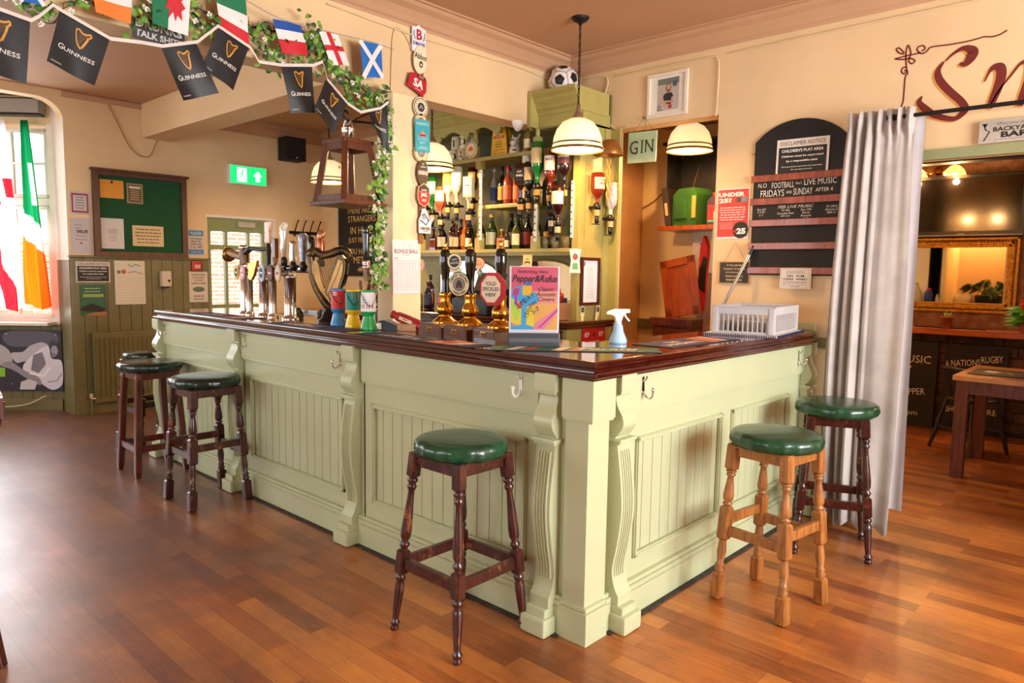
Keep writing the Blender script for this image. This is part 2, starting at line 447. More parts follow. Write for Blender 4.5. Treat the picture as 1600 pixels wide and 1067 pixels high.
# the 45 degree bay: sill height wall, window above. local x runs along the wall towards the jamb
BAYO = Vector((-8.07, 2.165, 0)); BR = PI/4          # local origin at the right end, wall runs to local -x
TB = Matrix.Translation(BAYO) @ Matrix.Rotation(BR, 4, 'Z')
g = G(TB); L_ = 2.3
g.b2((-L_, 0, 0), (0, .14, .86), OLIVE); g.b2((-L_, 0, 2.80), (0, .14, CZ), CREAM)
g.b2((-.06, 0, .86), (0.05, .14, 2.8), WJ)
x = -L_
while x < -.02:
    g.box((x+.05, -.006, .46), (.096, .014, .78), OLIVE, .003); x += .1
g.box((-L_/2, -.02, .06), (L_, .035, .12), OLIVE, .008)
struct('wall_bay', g)
g = G()
g.b2((-9.84, -2.8, 0), (-9.70, .55, .9), CREAM); g.b2((-9.84, -2.8, 2.75), (-9.70, .55, 3.06), CREAM); g.b2((-9.84, .35, .9), (-9.70, .55, 2.75), CREAM); g.b2((-9.84, -2.8, .9), (-9.70, -2.2, 2.75), CREAM); g.b2((-8.6, 2.3, 0), (-7.86, 2.5, 3.06), CREAM)
struct('wall_bay_end', g)
# window of the bay
WF = M('window_frame_paint', '#d9d0c2', .45, var=.03)
g = G()
for k in range(5): g.box((-9.77, -2.2+.6375*k, 1.82), (.06, .05, 1.86), WF)
for z in (.92, 2.1, 2.73): g.box((-9.77, -.925, z), (.06, 2.6, .05), WF)
struct('window_4', g)
WF = M('window_frame_paint', '#d9d0c2', .45, var=.03)
g = G(TB)
g.box((-L_/2-.03, -.05, .875), (L_-.02, .22, .03), WF, .006)
def sash(x0, x1, z0, z1, nx, nz, w=.035):
    g.box(((x0+x1)/2, .05, z0+w/2), (x1-x0, .05, w), WF, .004); g.box(((x0+x1)/2, .05, z1-w/2), (x1-x0, .05, w), WF, .004)
    g.box((x0+w/2, .05, (z0+z1)/2), (w, .05, z1-z0), WF, .004); g.box((x1-w/2, .05, (z0+z1)/2), (w, .05, z1-z0), WF, .004)
    for i in range(1, nx): g.box((x0+(x1-x0)*i/nx, .05, (z0+z1)/2), (.018, .035, z1-z0-w), WF)
    for i in range(1, nz): g.box(((x0+x1)/2, .05, z0+(z1-z0)*i/nz), (x1-x0-w, .035, .018), WF)
for k in range(3):
    xr = -.07-.74*k; sash(xr-.70, xr, .93, 2.02, 2, 2); sash(xr-.70, xr, 2.10, 2.76, 2, 2)
    g.box((xr-.72, .06, 1.84), (.05, .09, 1.9), WF, .005)
g.box((-L_/2, .06, 2.06), (L_, .08, .07), WF, .005); g.box((-L_/2, .06, .90), (L_, .08, .05), WF, .005)
win = struct('window_1', g)
gg = G(TB); gg.b2((-L_+.02, .066, .9), (-.06, .069, 2.78), PANE); gg.done('pane', win)

# walls behind and beside the camera with their windows
def wall_win(name, wname, T, L0, L1, wins, mirror=None):
    g = G(T); xs = L0
    for (a, b, z0, z1) in wins:
        g.b2((xs, 0, 0), (a, .14, CZ), CREAM); g.b2((a, 0, 0), (b, .14, z0), CREAM); g.b2((a, 0, z1), (b, .14, CZ), CREAM); xs = b
    g.b2((xs, 0, 0), (L1, .14, CZ), CREAM)
    struct(name, g)
    for i, (a, b, z0, z1) in enumerate(wins):
        g = G(T); w = .06
        g.box(((a+b)/2, .07, z0+w/2), (b-a, .08, w), WF); g.box(((a+b)/2, .07, z1-w/2), (b-a, .08, w), WF)
        n = max(2, round((b-a)/.6))
        for k in range(n+1): g.box((a+(b-a)*k/n, .07, (z0+z1)/2), (w if k in (0, n) else .04, .08, z1-z0), WF)
        g.box(((a+b)/2, .07, z0+(z1-z0)*.68), (b-a, .06, .04), WF)
        struct(wname % i, g)
TR = Matrix.Translation((2.75, 0, 0)) @ Matrix.Rotation(-PI/2, 4, 'Z')     # local x -> -Y
wall_win('wall_side', 'window_2%d', TR, -YW-.12, 2.7, [(-3.7, -1.3, .9, 2.5)])
TRR = Matrix.Translation((0, -2.65, 0)) @ Matrix.Rotation(PI, 4, 'Z')      # local x -> -X
wall_win('wall_front', 'window_3%d', TRR, -2.9, 10.5, [(.2, 2.4, .9, 2.5), (4.2, 6.6, .9, 2.5)])

# header beam over the bar, pillar below it, second ceiling beam
PILC = M('pillar_paint', '#ecd6a8', .55, var=.04, vs=4)
g = G(); g.b2((XB-.16, -2.6, 2.52), (XB, YW-.02, CZ), CREAM); struct('wall_header', g)
g = G(); g.b2((XB-.16, 2.76, 0), (XB, 2.985, 2.53), PILC, .012); struct('wall_pillar', g)
g = G(); g.b2((XL, 2.85, 2.73), (XB-.16, 3.15, CZ), CREAM, .01); struct('beam_ceiling', g)

# cornices (moulded coving) and picture rail lines
def cornice(name, T, L, mat=CEIL):
    g = G(T)
    prof = [(-.003, CZ-.13), (-.006, CZ-.115), (-.02, CZ-.105), (-.035, CZ-.08), (-.06, CZ-.05), (-.095, CZ-.032), (-.105, CZ-.02), (-.105, CZ-.012), (-.125, CZ-.01), (-.125, CZ+.01), (.004, CZ+.01), (.004, CZ-.13)]
    g.prism([(p[0], p[1]) for p in prof], 0, L, mat, 'x'); return struct(name, g)
cornice('trim_1', Tm((-3.55, YW, 0)), 6.3)
cornice('trim_2', Matrix.Translation((XB, -2.6, 0)) @ Matrix.Rotation(PI/2, 4, 'Z'), 7.05)
cornice('trim_3', Matrix.Translation((XL, 3.15, 0)) @ Matrix.Rotation(PI/2, 4, 'Z'), 1.77)
cornice('trim_4', Tm((XL, 4.92, 0)), 2.4)
g = G(); g.box((XL+.012, 2.5, 3.03), (.024, .7, .05), CEIL, .006); struct('trim_5', g)
# dado rail and doorway architrave on the right wall
g = G(); g.box((-1.735, YW-.012, 1.052), (1.06, .028, .062), OLIVE, .008); g.box((-1.75, YW-.01, .07), (1.05, .03, .14), OLIVE, .006); struct('trim_6', g)
g = G(); g.box((-.36, YW-.012, 2.115), (1.72, .03, .055), M('door_head_sage', '#8d8f62', .4), .006)
struct('trim_7', g)

# ------------------------------------------------------------------ side room beyond the doorway
PINKW = M('mottled_pink_plaster', '#9a7458', .8, var=.3, vs=9, bump=.2, bs=30, col2='#6e4630')
DBRICK = M('dark_brick', '#4a2a20', .7, var=.4, vs=10, bump=.2)
g = G(); g.b2((-3.1, 7.9, 0), (2.9, 8.04, 2.7), PINKW); struct('wall_side_room', g)
g = G(); g.b2((-3.24, YW+1.6, 0), (-3.1, 8.04, 2.7), CREAM); g.b2((-1.5, YW+t, 0), (-1.4, YW+.95, 2.6), CREAM); g.b2((2.75, YW+t, 0), (2.89, 8.04, 2.7), CREAM); struct('wall_partition', g)
g = G(); g.b2((-3.24, YW+t, 2.66), (2.9, 8.04, 2.74), CEIL); struct('ceiling_side_room', g)
g = G(); g.box((-.2, 7.3, 2.56), (5.6, .16, .2), M('dark_beam', '#1e110b', .6, var=.2), .01); struct('beam_side_room', g)
g = G()
for k in range(9):
    z = .04+.1*k
    xx = -2.9+(.12 if k % 2 else 0)
    while xx < 2.2:
        g.box((xx+.11, 7.885, z+.045), (.215, .03, .085), DBRICK, .004); xx += .225
g.b2((-3.1, 7.88, 0), (2.8, 7.9, .93), M('mortar', '#2c1c16', .9)); struct('wall_brick_plinth', g)
g = G(); g.b2((-3.05, 7.66, .925), (1.2, 7.9, .985), M('orange_shelf_wood', '#b4581e', .35, var=.2, stretch=(1, 8, 8), vs=5, coat=.3), .006)
tag(g.done('wall_shelf'), 'long varnished orange wooden shelf under the gilt mirror', 'shelf')

# alcove behind the passage
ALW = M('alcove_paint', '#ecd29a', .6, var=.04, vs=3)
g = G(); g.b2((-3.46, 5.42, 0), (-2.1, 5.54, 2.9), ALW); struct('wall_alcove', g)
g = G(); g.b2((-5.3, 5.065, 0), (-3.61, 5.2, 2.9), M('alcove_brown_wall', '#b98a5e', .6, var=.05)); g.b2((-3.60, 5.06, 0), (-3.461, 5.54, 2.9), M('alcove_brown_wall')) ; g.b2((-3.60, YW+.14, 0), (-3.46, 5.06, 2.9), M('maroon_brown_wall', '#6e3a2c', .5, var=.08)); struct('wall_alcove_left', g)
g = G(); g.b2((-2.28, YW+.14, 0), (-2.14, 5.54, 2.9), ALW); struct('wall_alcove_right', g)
g = G(); g.b2((-5.3, YW+.14, 2.72), (-2.1, 5.54, 2.8), CEIL)
WB = M('white_boarding', '#e6dcc4', .5, var=.03)
for k in range(8): g.box((-2.75, 4.66+.1*k, 2.70), (.9, .094, .02), WB, .004)
struct('ceiling_alcove', g)
g = G(); g.box((-3.30, YW+.16, 1.06), (.06, .05, 2.12), M('maroon_door_frame', '#4a1a18', .35, var=.1), .005)
g.box((-3.30, YW+.22, 1.06), (.04, .1, 2.12), M('maroon_door_frame')); struct('trim_8', g)
g = G(); g.b2((-3.46, 5.39, .98), (-2.3, 5.42, 1.06), OLIVE, .006); struct('trim_9', g)

# ------------------------------------------------------------------ door at far left
DG = M('sage_door_paint', '#8b9463', .42, var=.06, vs=5)
dr = thing('door_1', 'sage green half-glazed door in the far wall', 'door', (XL-.05, 3.49, 0), RW); del dr['label']; del dr['category']; dr['kind'] = 'structure'
g = G(); W_, H_ = .80, 2.02
cols = [(.055, .215), (.245, .48), (.505, .655)]
rows = [(.90, 1.03), (1.07, 1.66), (1.70, 1.86)]
zs = [0, .62]
def bars(g, cols, rows, W_, H_, d, m):
    xs = [0]+[v for c in cols for v in c]+[W_]
    for i in range(0, len(xs), 2): g.b2((xs[i], 0, 0), (xs[i+1], d, H_), m)
    for (a, b) in cols:
        zz = [0]+[v for r_ in rows for v in r_]+[H_]
        for i in range(0, len(zz), 2): g.b2((a, .002, zz[i]), (b, d-.002, zz[i+1]), m)
rows = [(.30, 1.0), (1.04, 1.66), (1.70, 1.86)]
bars(g, cols, rows, W_-.06, H_, .05, DG)
for (a, b) in cols:       # scalloped heads of the lights
    for (z0, z1) in rows[1:]:
        pts = [(a, z1+.01)]+[(a+(b-a)*i/10, z1-.012-.012*abs(math.cos(PI*i/10))*(1 if i in (0, 10) else .3)) for i in range(11)]+[(b, z1+.01)]
        g.prism(pts, -.002, .01, DG, 'y')
g.done('leaf', dr)
g = G(); g.b2((.05, .02, .3), (.66, .024, 1.88), PANE); g.done('pane', dr)
g = G(); g.box((.45, -.03, 1.93), (.2, .05, .06), M('grey_door_closer', '#b9ae9c', .4), .006); g.done('door_closer', dr)
g = G(); g.b2((.77, -.05, 0), (.80, .10, H_), WJ); g.b2((-.02, -.052, H_-.03), (.8, .1, H_), WJ); struct('trim_10', g).matrix_world = Matrix.Translation((XL-.05, 3.49, 0)) @ Matrix.Rotation(RW, 4, 'Z')

# outside
g = G(); g.b2((4.7, 0, -.5), (11, .2, 5), brick_mat()); o = g.done('brick_building', rot=RW, loc=(-13, 0, 0), label='pale brick building seen outside through the door glass', cat='building')
g = G(); g.b2((-8, 0, -.5), (-1, .2, 1.9), brick_mat())
g.prism([(-8, 1.9), (-1, 1.9), (-1, 3.6), (-8, 3.6)], .1, 1.4, M('grey_slates', '#a8a49c', .8, var=.1, stretch=(1, 1, 8)), 'y')
g.done('outside_house', rot=BR, loc=(-14.5, 5.0, 0), label='low brick house with grey roof outside the bay window', cat='building')
g = G(); g.b2((-30, -12, -.2), (-9.9, 14, -.08), M('pavement', '#b9b2a6', .9)); g.done('pavement', kind='structure')

# ------------------------------------------------------------------ lights
def area(name, loc, rot, sx, sy, power, col):
    l = bpy.data.lights.new(name, 'AREA'); l.shape = 'RECTANGLE'; l.size = sx; l.size_y = sy; l.energy = power; l.color = col
    o = bpy.data.objects.new(name, l); COL.objects.link(o); o.location = loc; o.rotation_euler = rot; return o
DAY = (.93, .97, 1.0)
area('window_daylight', (2.70, 2.5, 1.7), (0, PI/2, 0), 1.6, 2.4, 290, DAY)
area('window_daylight', (-1.3, -2.6, 1.7), (PI/2, 0, 0), 2.2, 1.6, 12, DAY)
area('window_daylight', (-5.4, -2.6, 1.7), (PI/2, 0, 0), 2.4, 1.6, 28, DAY)
bp_ = TB @ Vector((-1.15, -.06, 1.85))
area('window_daylight', bp_, (PI/2, 0, PI+BR), 2.1, 1.8, 100, DAY)
WARM = (1.0, .60, .25)
def bulb(loc, p, r=.04, col=WARM):
    l = bpy.data.lights.new('lamp_bulb', 'POINT'); l.energy = p; l.color = col; l.shadow_soft_size = r
    o = bpy.data.objects.new('lamp_bulb', l); COL.objects.link(o); o.location = loc; return o
w = bpy.data.worlds.new('world'); SC.world = w; w.use_nodes = True
bg = w.node_tree.nodes['Background']; bg.inputs['Color'].default_value = (.86, .94, 1, 1); bg.inputs['Strength'].default_value = 7
SC.view_settings.view_transform = 'Standard'; SC.view_settings.look = 'None'; SC.view_settings.gamma = 1; SC.view_settings.use_curve_mapping = False
SC.view_settings.exposure = 0.0
# ------------------------------------------------------------------ the bar
bar = thing('bar_counter', 'panelled sage green L-shaped bar front with fluted scroll brackets', 'bar', (0, 0, 0))
FY, FX = 2.19, -1.615            # panel planes (long side faces -Y, short side faces +X)
LX0, LX1 = -5.66, FX             # long side extent
SY0, SY1 = FY, 4.44
TL = Matrix.Translation((0, FY, 0))                                        # local x = world x
TS = Matrix.Translation((FX, 0, 0)) @ Matrix.Rotation(PI/2, 4, 'Z')         # local x = world y, local -y = +X

def bay(T, x0, x1, panels, frieze=(0, 0)):
    """one bay of the bar front between two brackets"""
    g = G(T)
    zt, zb = .765, .238
    xs = [x0]+[v for p in panels for v in p]+[x1]
    g.b2((x0, 0, zt), (x1, .03, 1.07), SAGE); g.b2((x0, 0, 0), (x1, .03, zb), SAGE)
    for i in range(0, len(xs), 2): g.b2((xs[i], 0, zb), (xs[i+1], .03, zt), SAGE)
    o = g.done('bay_frame', bar)
    # proud frieze board with its bead
    g = G(T); fz = .878
    g.box(((x0+x1)/2, -.009, (fz+1.07)/2), (x1-x0, .018, 1.07-fz), SAGE, .003)
    g.box(((x0+x1)/2, -.006, fz-.006), (x1-x0, .012, .012), SAGE, .004)
    g.done('frieze_board', bar)
    for a, b in panels:
        g = G(T)
        # bolection moulding
        for k, (w, d, off) in enumerate(((.022, .010, 0), (.012, .017, .004))):
            for (c, s_) in ((((a+b)/2, zt-off-w/2), (b-a-2*off, w)), (((a+b)/2, zb+off+w/2), (b-a-2*off, w)), ((a+off+w/2, (zt+zb)/2), (w, zt-zb-2*off)), ((b-off-w/2, (zt+zb)/2), (w, zt-zb-2*off))):
                g.box((c[0], -d/2+.002, c[1]), (s_[0], d+.006, s_[1]), SAGE, .003)
        g.done('panel_moulding', bar)
        g = G(T); n = max(4, round((b-a)/.078)); bw = (b-a)/n
        for i in range(n):
            g.box((a+bw*(i+.5), .016, (zt+zb)/2), (bw-.0035, .016, zt-zb), SAGE, .0025)
        g.b2((a, .022, zb), (b, .03, zt), SAGE_GROOVE)
        g.done('tongue_and_groove_panel', bar)

def skirt(T, x0, x1):
    g = G(T)
    g.box(((x0+x1)/2, -.016, .07), (x1-x0, .036, .14), SAGE, .003)
    g.box(((x0+x1)/2, -.010, .147), (x1-x0, .026, .018), SAGE, .007)
    g.box(((x0+x1)/2, -.013, .118), (x1-x0, .042, .006), SAGE, .002)
    g.b2((x0, -.062, 0.0005), (x1, -.03, .006), M('scuffed_black_edge', '#3b332c', .7, var=.3, vs=20))
    g.done('skirting_board', bar)

def bracket(T, x, w=.095):
    """scroll bracket: curved outline in the y-z plane, extruded across, fluted face"""
    ctrl = [(-.052, .975), (-.030, .965), (-.038, .925), (-.062, .885), (-.066, .85), (-.045, .815), (-.030, .80)]
    top = [(0, 1.058), (-.052, 1.058)]+[(p[0], p[1]) for p in smooth_pts([(a, b, 0) for a, b in ctrl], 5)]
    low = [(p[0], p[1]) for p in smooth_pts([(-.040, .775, 0), (-.052, .70, 0), (-.066, .58, 0), (-.068, .48, 0), (-.052, .36, 0), (-.036, .28, 0), (-.034, .23, 0), (-.048, .18, 0), (-.066, .15, 0)], 6)]
    prof = top+[(-.030, .797)]+low+[(-.066, .10), (0, .10)]
    g = G(T @ Matrix.Translation((x, 0, 0)))
    g.prism(prof, -w/2, w/2, SAGE, 'x')
    # capital mouldings
    g.box((0, -.032, .790), (w+.022, .066, .012), SAGE, .004); g.box((0, -.028, .778), (w+.012, .056, .012), SAGE, .004)
    # foot blocks
    g.box((0, -.045, .085), (w+.006, .092, .05), SAGE, .006)
    g.box((0, -.055, .04), (w+.03, .112, .075), SAGE, .012)
    # square block at the head
    g.box((0, -.028, 1.02), (w+.012, .062, .07), SAGE, .003)
    o = g.done('scroll_bracket', bar)
    # flutes: ridges following the face
    g = G(T @ Matrix.Translation((x, 0, 0)))
    for k in (-2, -1, 0, 1, 2):
        xx = k*w*.155
        pts = [(xx, p[0]-.0015, p[1]) for p in low if p[1] < .745 and p[1] > .215]
        g.tube(pts, .0045, SAGE, 6)
    g.done('fluting', o)
    return o

BL = [-1.785, -3.13, -4.42, -5.64]
BS = [2.385, 4.385]
bay(TL, -3.06, -1.85, [(-2.985, -1.915)])
bay(TL, -4.36, -3.18, [(-4.265, -3.235)])
bay(TL, -5.60, -4.47, [(-5.50, -4.53)])
bay(TS, 2.44, 4.34, [(2.53, 3.31), (3.415, 4.16)])
g = G(TL); g.b2((-3.2, 0, 0), (-3.05, .03, 1.07), SAGE); g.b2((-4.48, 0, 0), (-4.35, .03, 1.07), SAGE); g.b2((-1.86, 0, 0), (-1.60, .03, 1.07), SAGE); g.b2((-5.70, 0, 0), (-5.59, .03, 1.07), SAGE); g.done('backing_board', bar)
g = G(TS); g.b2((FY, 0, 0), (2.45, .03, 1.07), SAGE); g.b2((4.33, 0, 0), (4.44, .03, 1.07), SAGE); g.done('backing_board', bar)
skirt(TL, -5.62, -1.70); skirt(TS, 2.30, 4.44)
for x in BL: bracket(TL, x)
for y in BS: bracket(TS, y)
g = G()          # corner post
g.b2((-1.70, 2.165, 0), (-1.590, 2.30, 1.07), SAGE)
g.box((-1.636, 2.225, .978), (.150, .150, .175), SAGE, .003); g.box((-1.636, 2.225, .888), (.142, .142, .014), SAGE, .005)
g.box((-1.640, 2.222, .065), (.142, .142, .13), SAGE, .003); g.box((-1.641, 2.223, .14), (.134, .134, .02), SAGE, .008)
g.done('corner_post', bar)
g = G(); g.b2((-5.70, 2.19, 0), (-5.67, 2.72, 1.07), SAGE); g.done('end_panel', bar)
# inner faces of the bar, seen only from behind
g = G(); g.b2((-5.67, 2.64, 0), (-2.02, 2.67, 1.07), M('inner_bar_board', '#5a4a34', .6)); g.b2((-2.05, 2.67, 0), (-2.02, 4.44, 1.07), M('inner_bar_board')); g.done('inner_board', bar)
g = G(); g.box((-1.70, 4.425, 1.145), (.26, .04, .05), SAGE, .012); g.done('upstand', bar)

# countertop: L shape with a moulded double edge
def outline(o, xe=-5.66):
    return [(xe-o, 2.135-o), (-1.545+o, 2.135-o), (-1.545+o, 4.37), (-2.02, 4.37), (-2.02, 2.74), (xe-o, 2.74)]
def slab(g, pts, z0, z1, m, bev, m2=None):
    bm = bmesh.new()
    vs = [bm.verts.new((p[0], p[1], z0)) for p in pts]
    f = bm.faces.new(vs); r = bmesh.ops.extrude_face_region(bm, geom=[f])
    bmesh.ops.translate(bm, verts=[v for v in r['geom'] if isinstance(v, bmesh.types.BMVert)], vec=(0, 0, z1-z0))
    bmesh.ops.recalc_face_normals(bm, faces=bm.faces)
    ed = [e for e in bm.edges if abs(e.verts[0].co.z-e.verts[1].co.z) < 1e-6 or True]
    if bev: bmesh.ops.bevel(bm, geom=ed, offset=bev, segments=3, affect='EDGES', profile=.5)
    bm.verts.index_update()
    V = [v.co.copy() for v in bm.verts]
    A = [[v.index for v in f.verts] for f in bm.faces if f.normal.z < .9]; B = [[v.index for v in f.verts] for f in bm.faces if f.normal.z >= .9]
    bm.free(); g.add(V, A, m); g.add(V, B, m2 or m)
top = thing('countertop', 'dark varnished mahogany bar top with moulded edge, L-shaped', 'countertop', (0, 0, 0))
g = G()
slab(g, outline(0), 1.094, 1.123, MAHOG, .009, TOPWOOD)
slab(g, outline(-.016), 1.078, 1.096, MAHOG, .002)
g.done('top_board', top)
g = G(); slab(g, outline(.008), 1.056, 1.080, MAHOG, .009); slab(g, outline(-.012), 1.046, 1.060, MAHOG, .004); g.done('edge_moulding', top)

# coat hooks on the frieze
def hook(loc, rot, m, label, big=False):
    t = thing('coat_hook', label, 'hook', loc, rot, None)
    g = G(); s = 1.0
    g.prism([(-.009, -.03), (.009, -.03), (.011, -.02), (.009, .005), (.0075, .03), (.010, .042), (0, .05), (-.010, .042), (-.0075, .03), (-.009, .005), (-.011, -.02)], -.004, 0, m, 'y')
    g.done('plate', t)
    g = G(); g.tube(smooth_pts([(0, -.004, -.015), (0, -.016, -.034), (0, -.034, -.040), (0, -.048, -.026), (0, -.05, -.008)], 5), .0052, m, 8)
    g.lathe([(0, -.008), (.008, -.004), (.009, 0), (.007, .006), (0, .008)], m, 10, (0, -.05, -.002))
    g.done('arm', t)
    g = G(); g.tube(smooth_pts([(0, -.004, .03), (0, -.014, .038), (0, -.02, .05)], 4), .005, m, 8); g.done('upper_prong', t)
hook((-1.945, 2.172, .982), 0, WHITEP, 'white painted coat hook on the green frieze above the nearest stool')
hook((-3.245, 2.172, .966), 0, CHROME, 'chrome coat hook just left of the second scroll bracket')
hook((-4.30, 2.172, .985), 0, CHROME, 'chrome coat hook right of the third scroll bracket along the bar')
hook((-5.55, 2.172, .975), 0, CHROME, 'chrome coat hook nearest the far left end of the bar')
hook((FX+.018, 2.545, .976), RW, CHROME, 'chrome coat hook on the short side of the bar near the corner post')
hook((FX+.018, 4.235, .966), RW, CHROME, 'chrome coat hook on the short side of the bar near the curtain')

# ------------------------------------------------------------------ stools
def seat_mesh(g, r, h, m, zt, seed):
    rnd = random.Random(seed); ph = [rnd.uniform(0, 6.28) for _ in range(6)]
    def wob(a, i):
        if i < 4: return 1+.010*math.sin(19*a+ph[0])+.012*math.sin(41*a+ph[1])+.008*math.sin(11*a+ph[2])
        if i < 6: return 1+.010*math.sin(19*a+ph[0])+.006*math.sin(13*a+ph[3])
        return 1+.004*math.sin(5*a+ph[4])
    prof = [(r*.80, zt-h), (r*.93, zt-h+.002), (r*.985, zt-h+.014), (r*1.0, zt-h*.62), (r*1.005, zt-h*.42), (r*.985, zt-h*.2), (r*.93, zt-h*.06), (r*.8, zt), (r*.5, zt+.004), (r*.2, zt+.005), (.0001, zt+.005)]
    g.lathe(prof, m, 96, wob=wob)

def turned(g, a, b, segs, m, half, rotz):
    """leg from a (top) to b (foot): square blocks and turned sections along the axis; segs = (t0, t1, kind)"""
    a = Vector(a); b = Vector(b); d = b-a; L = d.length; ax = d.normalized()
    R = ax.to_track_quat('Z', 'Y').to_matrix()
    # keep the squares aligned with the stool's frame
    xa = Vector((math.cos(rotz), math.sin(rotz), 0)); xa = (xa-ax*xa.dot(ax)).normalized(); ya = ax.cross(xa)
    R = Matrix((xa, ya, ax)).transposed()
    for (t0, t1, kind) in segs:
        z0, z1 = t0*L, t1*L; l = z1-z0
        if kind == 'sq':
            h = half; c = .006
            for (u0, u1, s0, s1) in ((0, .06, .72, 1), (.06, .94, 1, 1), (.94, 1, 1, .72)):
                V = []
                for (u, s_) in ((u0, s0), (u1, s1)):
                    for (x, y) in ((-1, -1), (1, -1), (1, 1), (-1, 1)):
                        for dx, dy in (((1, 0), (0, 1)) if x*y < 0 else ((0, 1), (1, 0))):
                            px = x*(h*s_) - (x*c if dx else 0); py = y*(h*s_) - (y*c if dy else 0)
                            V.append(a+R @ Vector((px, py, z0+u*l)))
                F = [(k, (k+1) % 8, (k+1) % 8+8, k+8) for k in range(8)]
                g.add(V, F+[tuple(range(8))[::-1], tuple(range(8, 16))], m)
        else:
            h = half
            P = {'vase': [(.62, 0), (.95, .03), (.95, .06), (.6, .09), (.85, .12), (.85, .15), (.55, .19), (.62, .3), (.85, .55), (.98, .72), (.9, .82), (.55, .88), (.9, .91), (.9, .94), (.6, .97), (.62, 1)],
                 'post': [(.7, 0), (.9, .02), (.55, .06), (.8, .1), (.8, .14), (.62, .18), (.66, .3), (.82, .55), (.92, .70), (.88, .8), (.55, .86), (.85, .9), (.85, .94), (.65, 1)],
                 'foot': [(.6, 0), (.92, .04), (.92, .09), (.6, .13), (.9, .18), (.92, .3), (.72, .62), (.6, .78), (.62, .82), (.95, .85), (.9, .88), (.6, .9), (.8, .94), (.85, .97), (.7, 1)],
                 'ankle': [(.62, 0), (.7, .1), (.85, .35), (.6, .7), (.9, .76), (.6, .82), (.9, .88), (.7, 1)]}[kind]
            g.lathe([(r_*h, z0+u*l) for r_, u in P], m, 16, a, R)
    return g

def stool(name, label, loc, rot, H, st, sb, wood, lea, style, r=.2, seed=1, sh=.066, group=None):
    t = thing(name, label, 'stool', loc, rot, group)
    zt = H-sh            # top of frame
    g = G(); seat_mesh(g, r, sh, lea, H-.004, seed); g.done('seat', t)
    half = .0225
    g = G(); zc = zt-.028
    for (x, y, w, d) in ((0, -st, 2*st, .022), (0, st, 2*st, .022), (-st, 0, .022, 2*st), (st, 0, .022, 2*st)): g.box((x, y, zc), (w, d, .05), wood, .003)
    g.box((0, 0, zt-.006), (2*st+.04, 2*st+.04, .012), wood); g.done('apron', t)
    def at(z):
        k = (zt-z)/zt; return st+(sb-st)*k
    for sx, sy in ((-1, -1), (1, -1), (1, 1), (-1, 1)):
        g = G(); A = (sx*st, sy*st, zt); B = (sx*sb, sy*sb, 0)
        if style == 'round':
            turned(g, A, B, [(0, .135, 'sq'), (.135, .545, 'vase'), (.545, .68, 'sq'), (.68, 1, 'foot')], wood, half, 0)
        elif style == 'square':
            turned(g, A, B, [(0, .165, 'sq'), (.165, .40, 'vase'), (.40, .615, 'sq'), (.615, .83, 'ankle'), (.83, 1, 'sq')], wood, half+.002, 0)
        else:
            turned(g, A, B, [(0, 1, 'sq')], wood, half-.001, 0)
        g.done('leg', t)
    zr = zt*(.385 if style == 'round' else .47 if style == 'square' else .27)
    for k, (dx, dy) in enumerate(((0, -1), (1, 0), (0, 1), (-1, 0))):
        z = zr + (.0 if style != 'square' else (.03 if k % 2 else -.015)); q = at(z)
        g = G()
        if dx == 0: g.box((0, dy*q, z), (2*q-.03, .022, .044), wood, .004)
        else: g.box((dx*q, 0, z), (.022, 2*q-.03, .044), wood, .004)
        g.done('stretcher', t)
    return t
stool('bar_stool', 'dark mahogany stool with green seat nearest the camera, left of the bar corner', (-2.03, 1.915, 0), 0, .80, .125, .187, DARKWOOD2, GREENLEA, 'round', .185, 1)
stool('bar_stool', 'honey coloured oak stool with square feet beside the short bar front', (-1.228, 3.058, 0), math.radians(-8), .777, .125, .162, HONEY, GREENLEA, 'square', .195, 2)
stool('bar_stool', 'dark stool with green seat standing in front of the grey curtain', (-1.262, 3.922, 0), math.radians(22), .80, .125, .177, DARKWOOD, GREENLEA, 'round', .205, 3)
stool('bar_stool', 'dark turned stool with square feet in front of the third bracket at left', (-4.36, 1.935, 0), 0, .79, .135, .175, DARKWOOD2, DGREENLEA, 'square', .205, 4)
stool('bar_stool', 'red-brown stool with plain straight legs left of the turned one', (-5.28, 1.955, 0), 0, .79, .125, .165, REDWOOD, DGREENLEA, 'plain', .21, 5)
stool('bar_stool', 'dark stool at the far left end, mostly hidden behind the straight-legged one', (-6.03, 2.22, 0), math.radians(8), .775, .13, .17, DARKWOOD, DGREENLEA, 'square', .18, 6)
# ------------------------------------------------------------------ back bar unit
ub = thing('back_bar_unit', 'lime green painted back bar with shelves, turned posts and scalloped canopy', 'bar shelving', (0, 0, 0))
UX0, UX1, UY = -5.28, -3.13, 4.07
g = G(); g.b2((UX0, 4.425, 1.10), (UX1, 4.447, 2.75), M('dark_olive_back', '#6e6a38', .35, var=.1, vs=6)); g.done('back_board', ub)
g = G(); g.b2((UX1-.028, UY+.03, 0), (UX1, 4.445, 2.60), UNIT)
for (y, z0, z1, w) in ((4.10, .1, 2.5, .07), (4.40, .1, 2.5, .07)): g.box((UX1+.004, y, (z0+z1)/2), (.012, w, z1-z0), UNIT, .003)
g.done('side_panel', ub)
g = G(); g.b2((-3.145, 4.43, 0), (-3.04, 4.46, 2.5), UNIT, .004); g.done('door_casing', ub)
g = G(); g.b2((UX1-.05, UY-.005, 0), (UX1+.008, UY+.045, 2.55), UNIT, .006); g.done('corner_stile', ub)
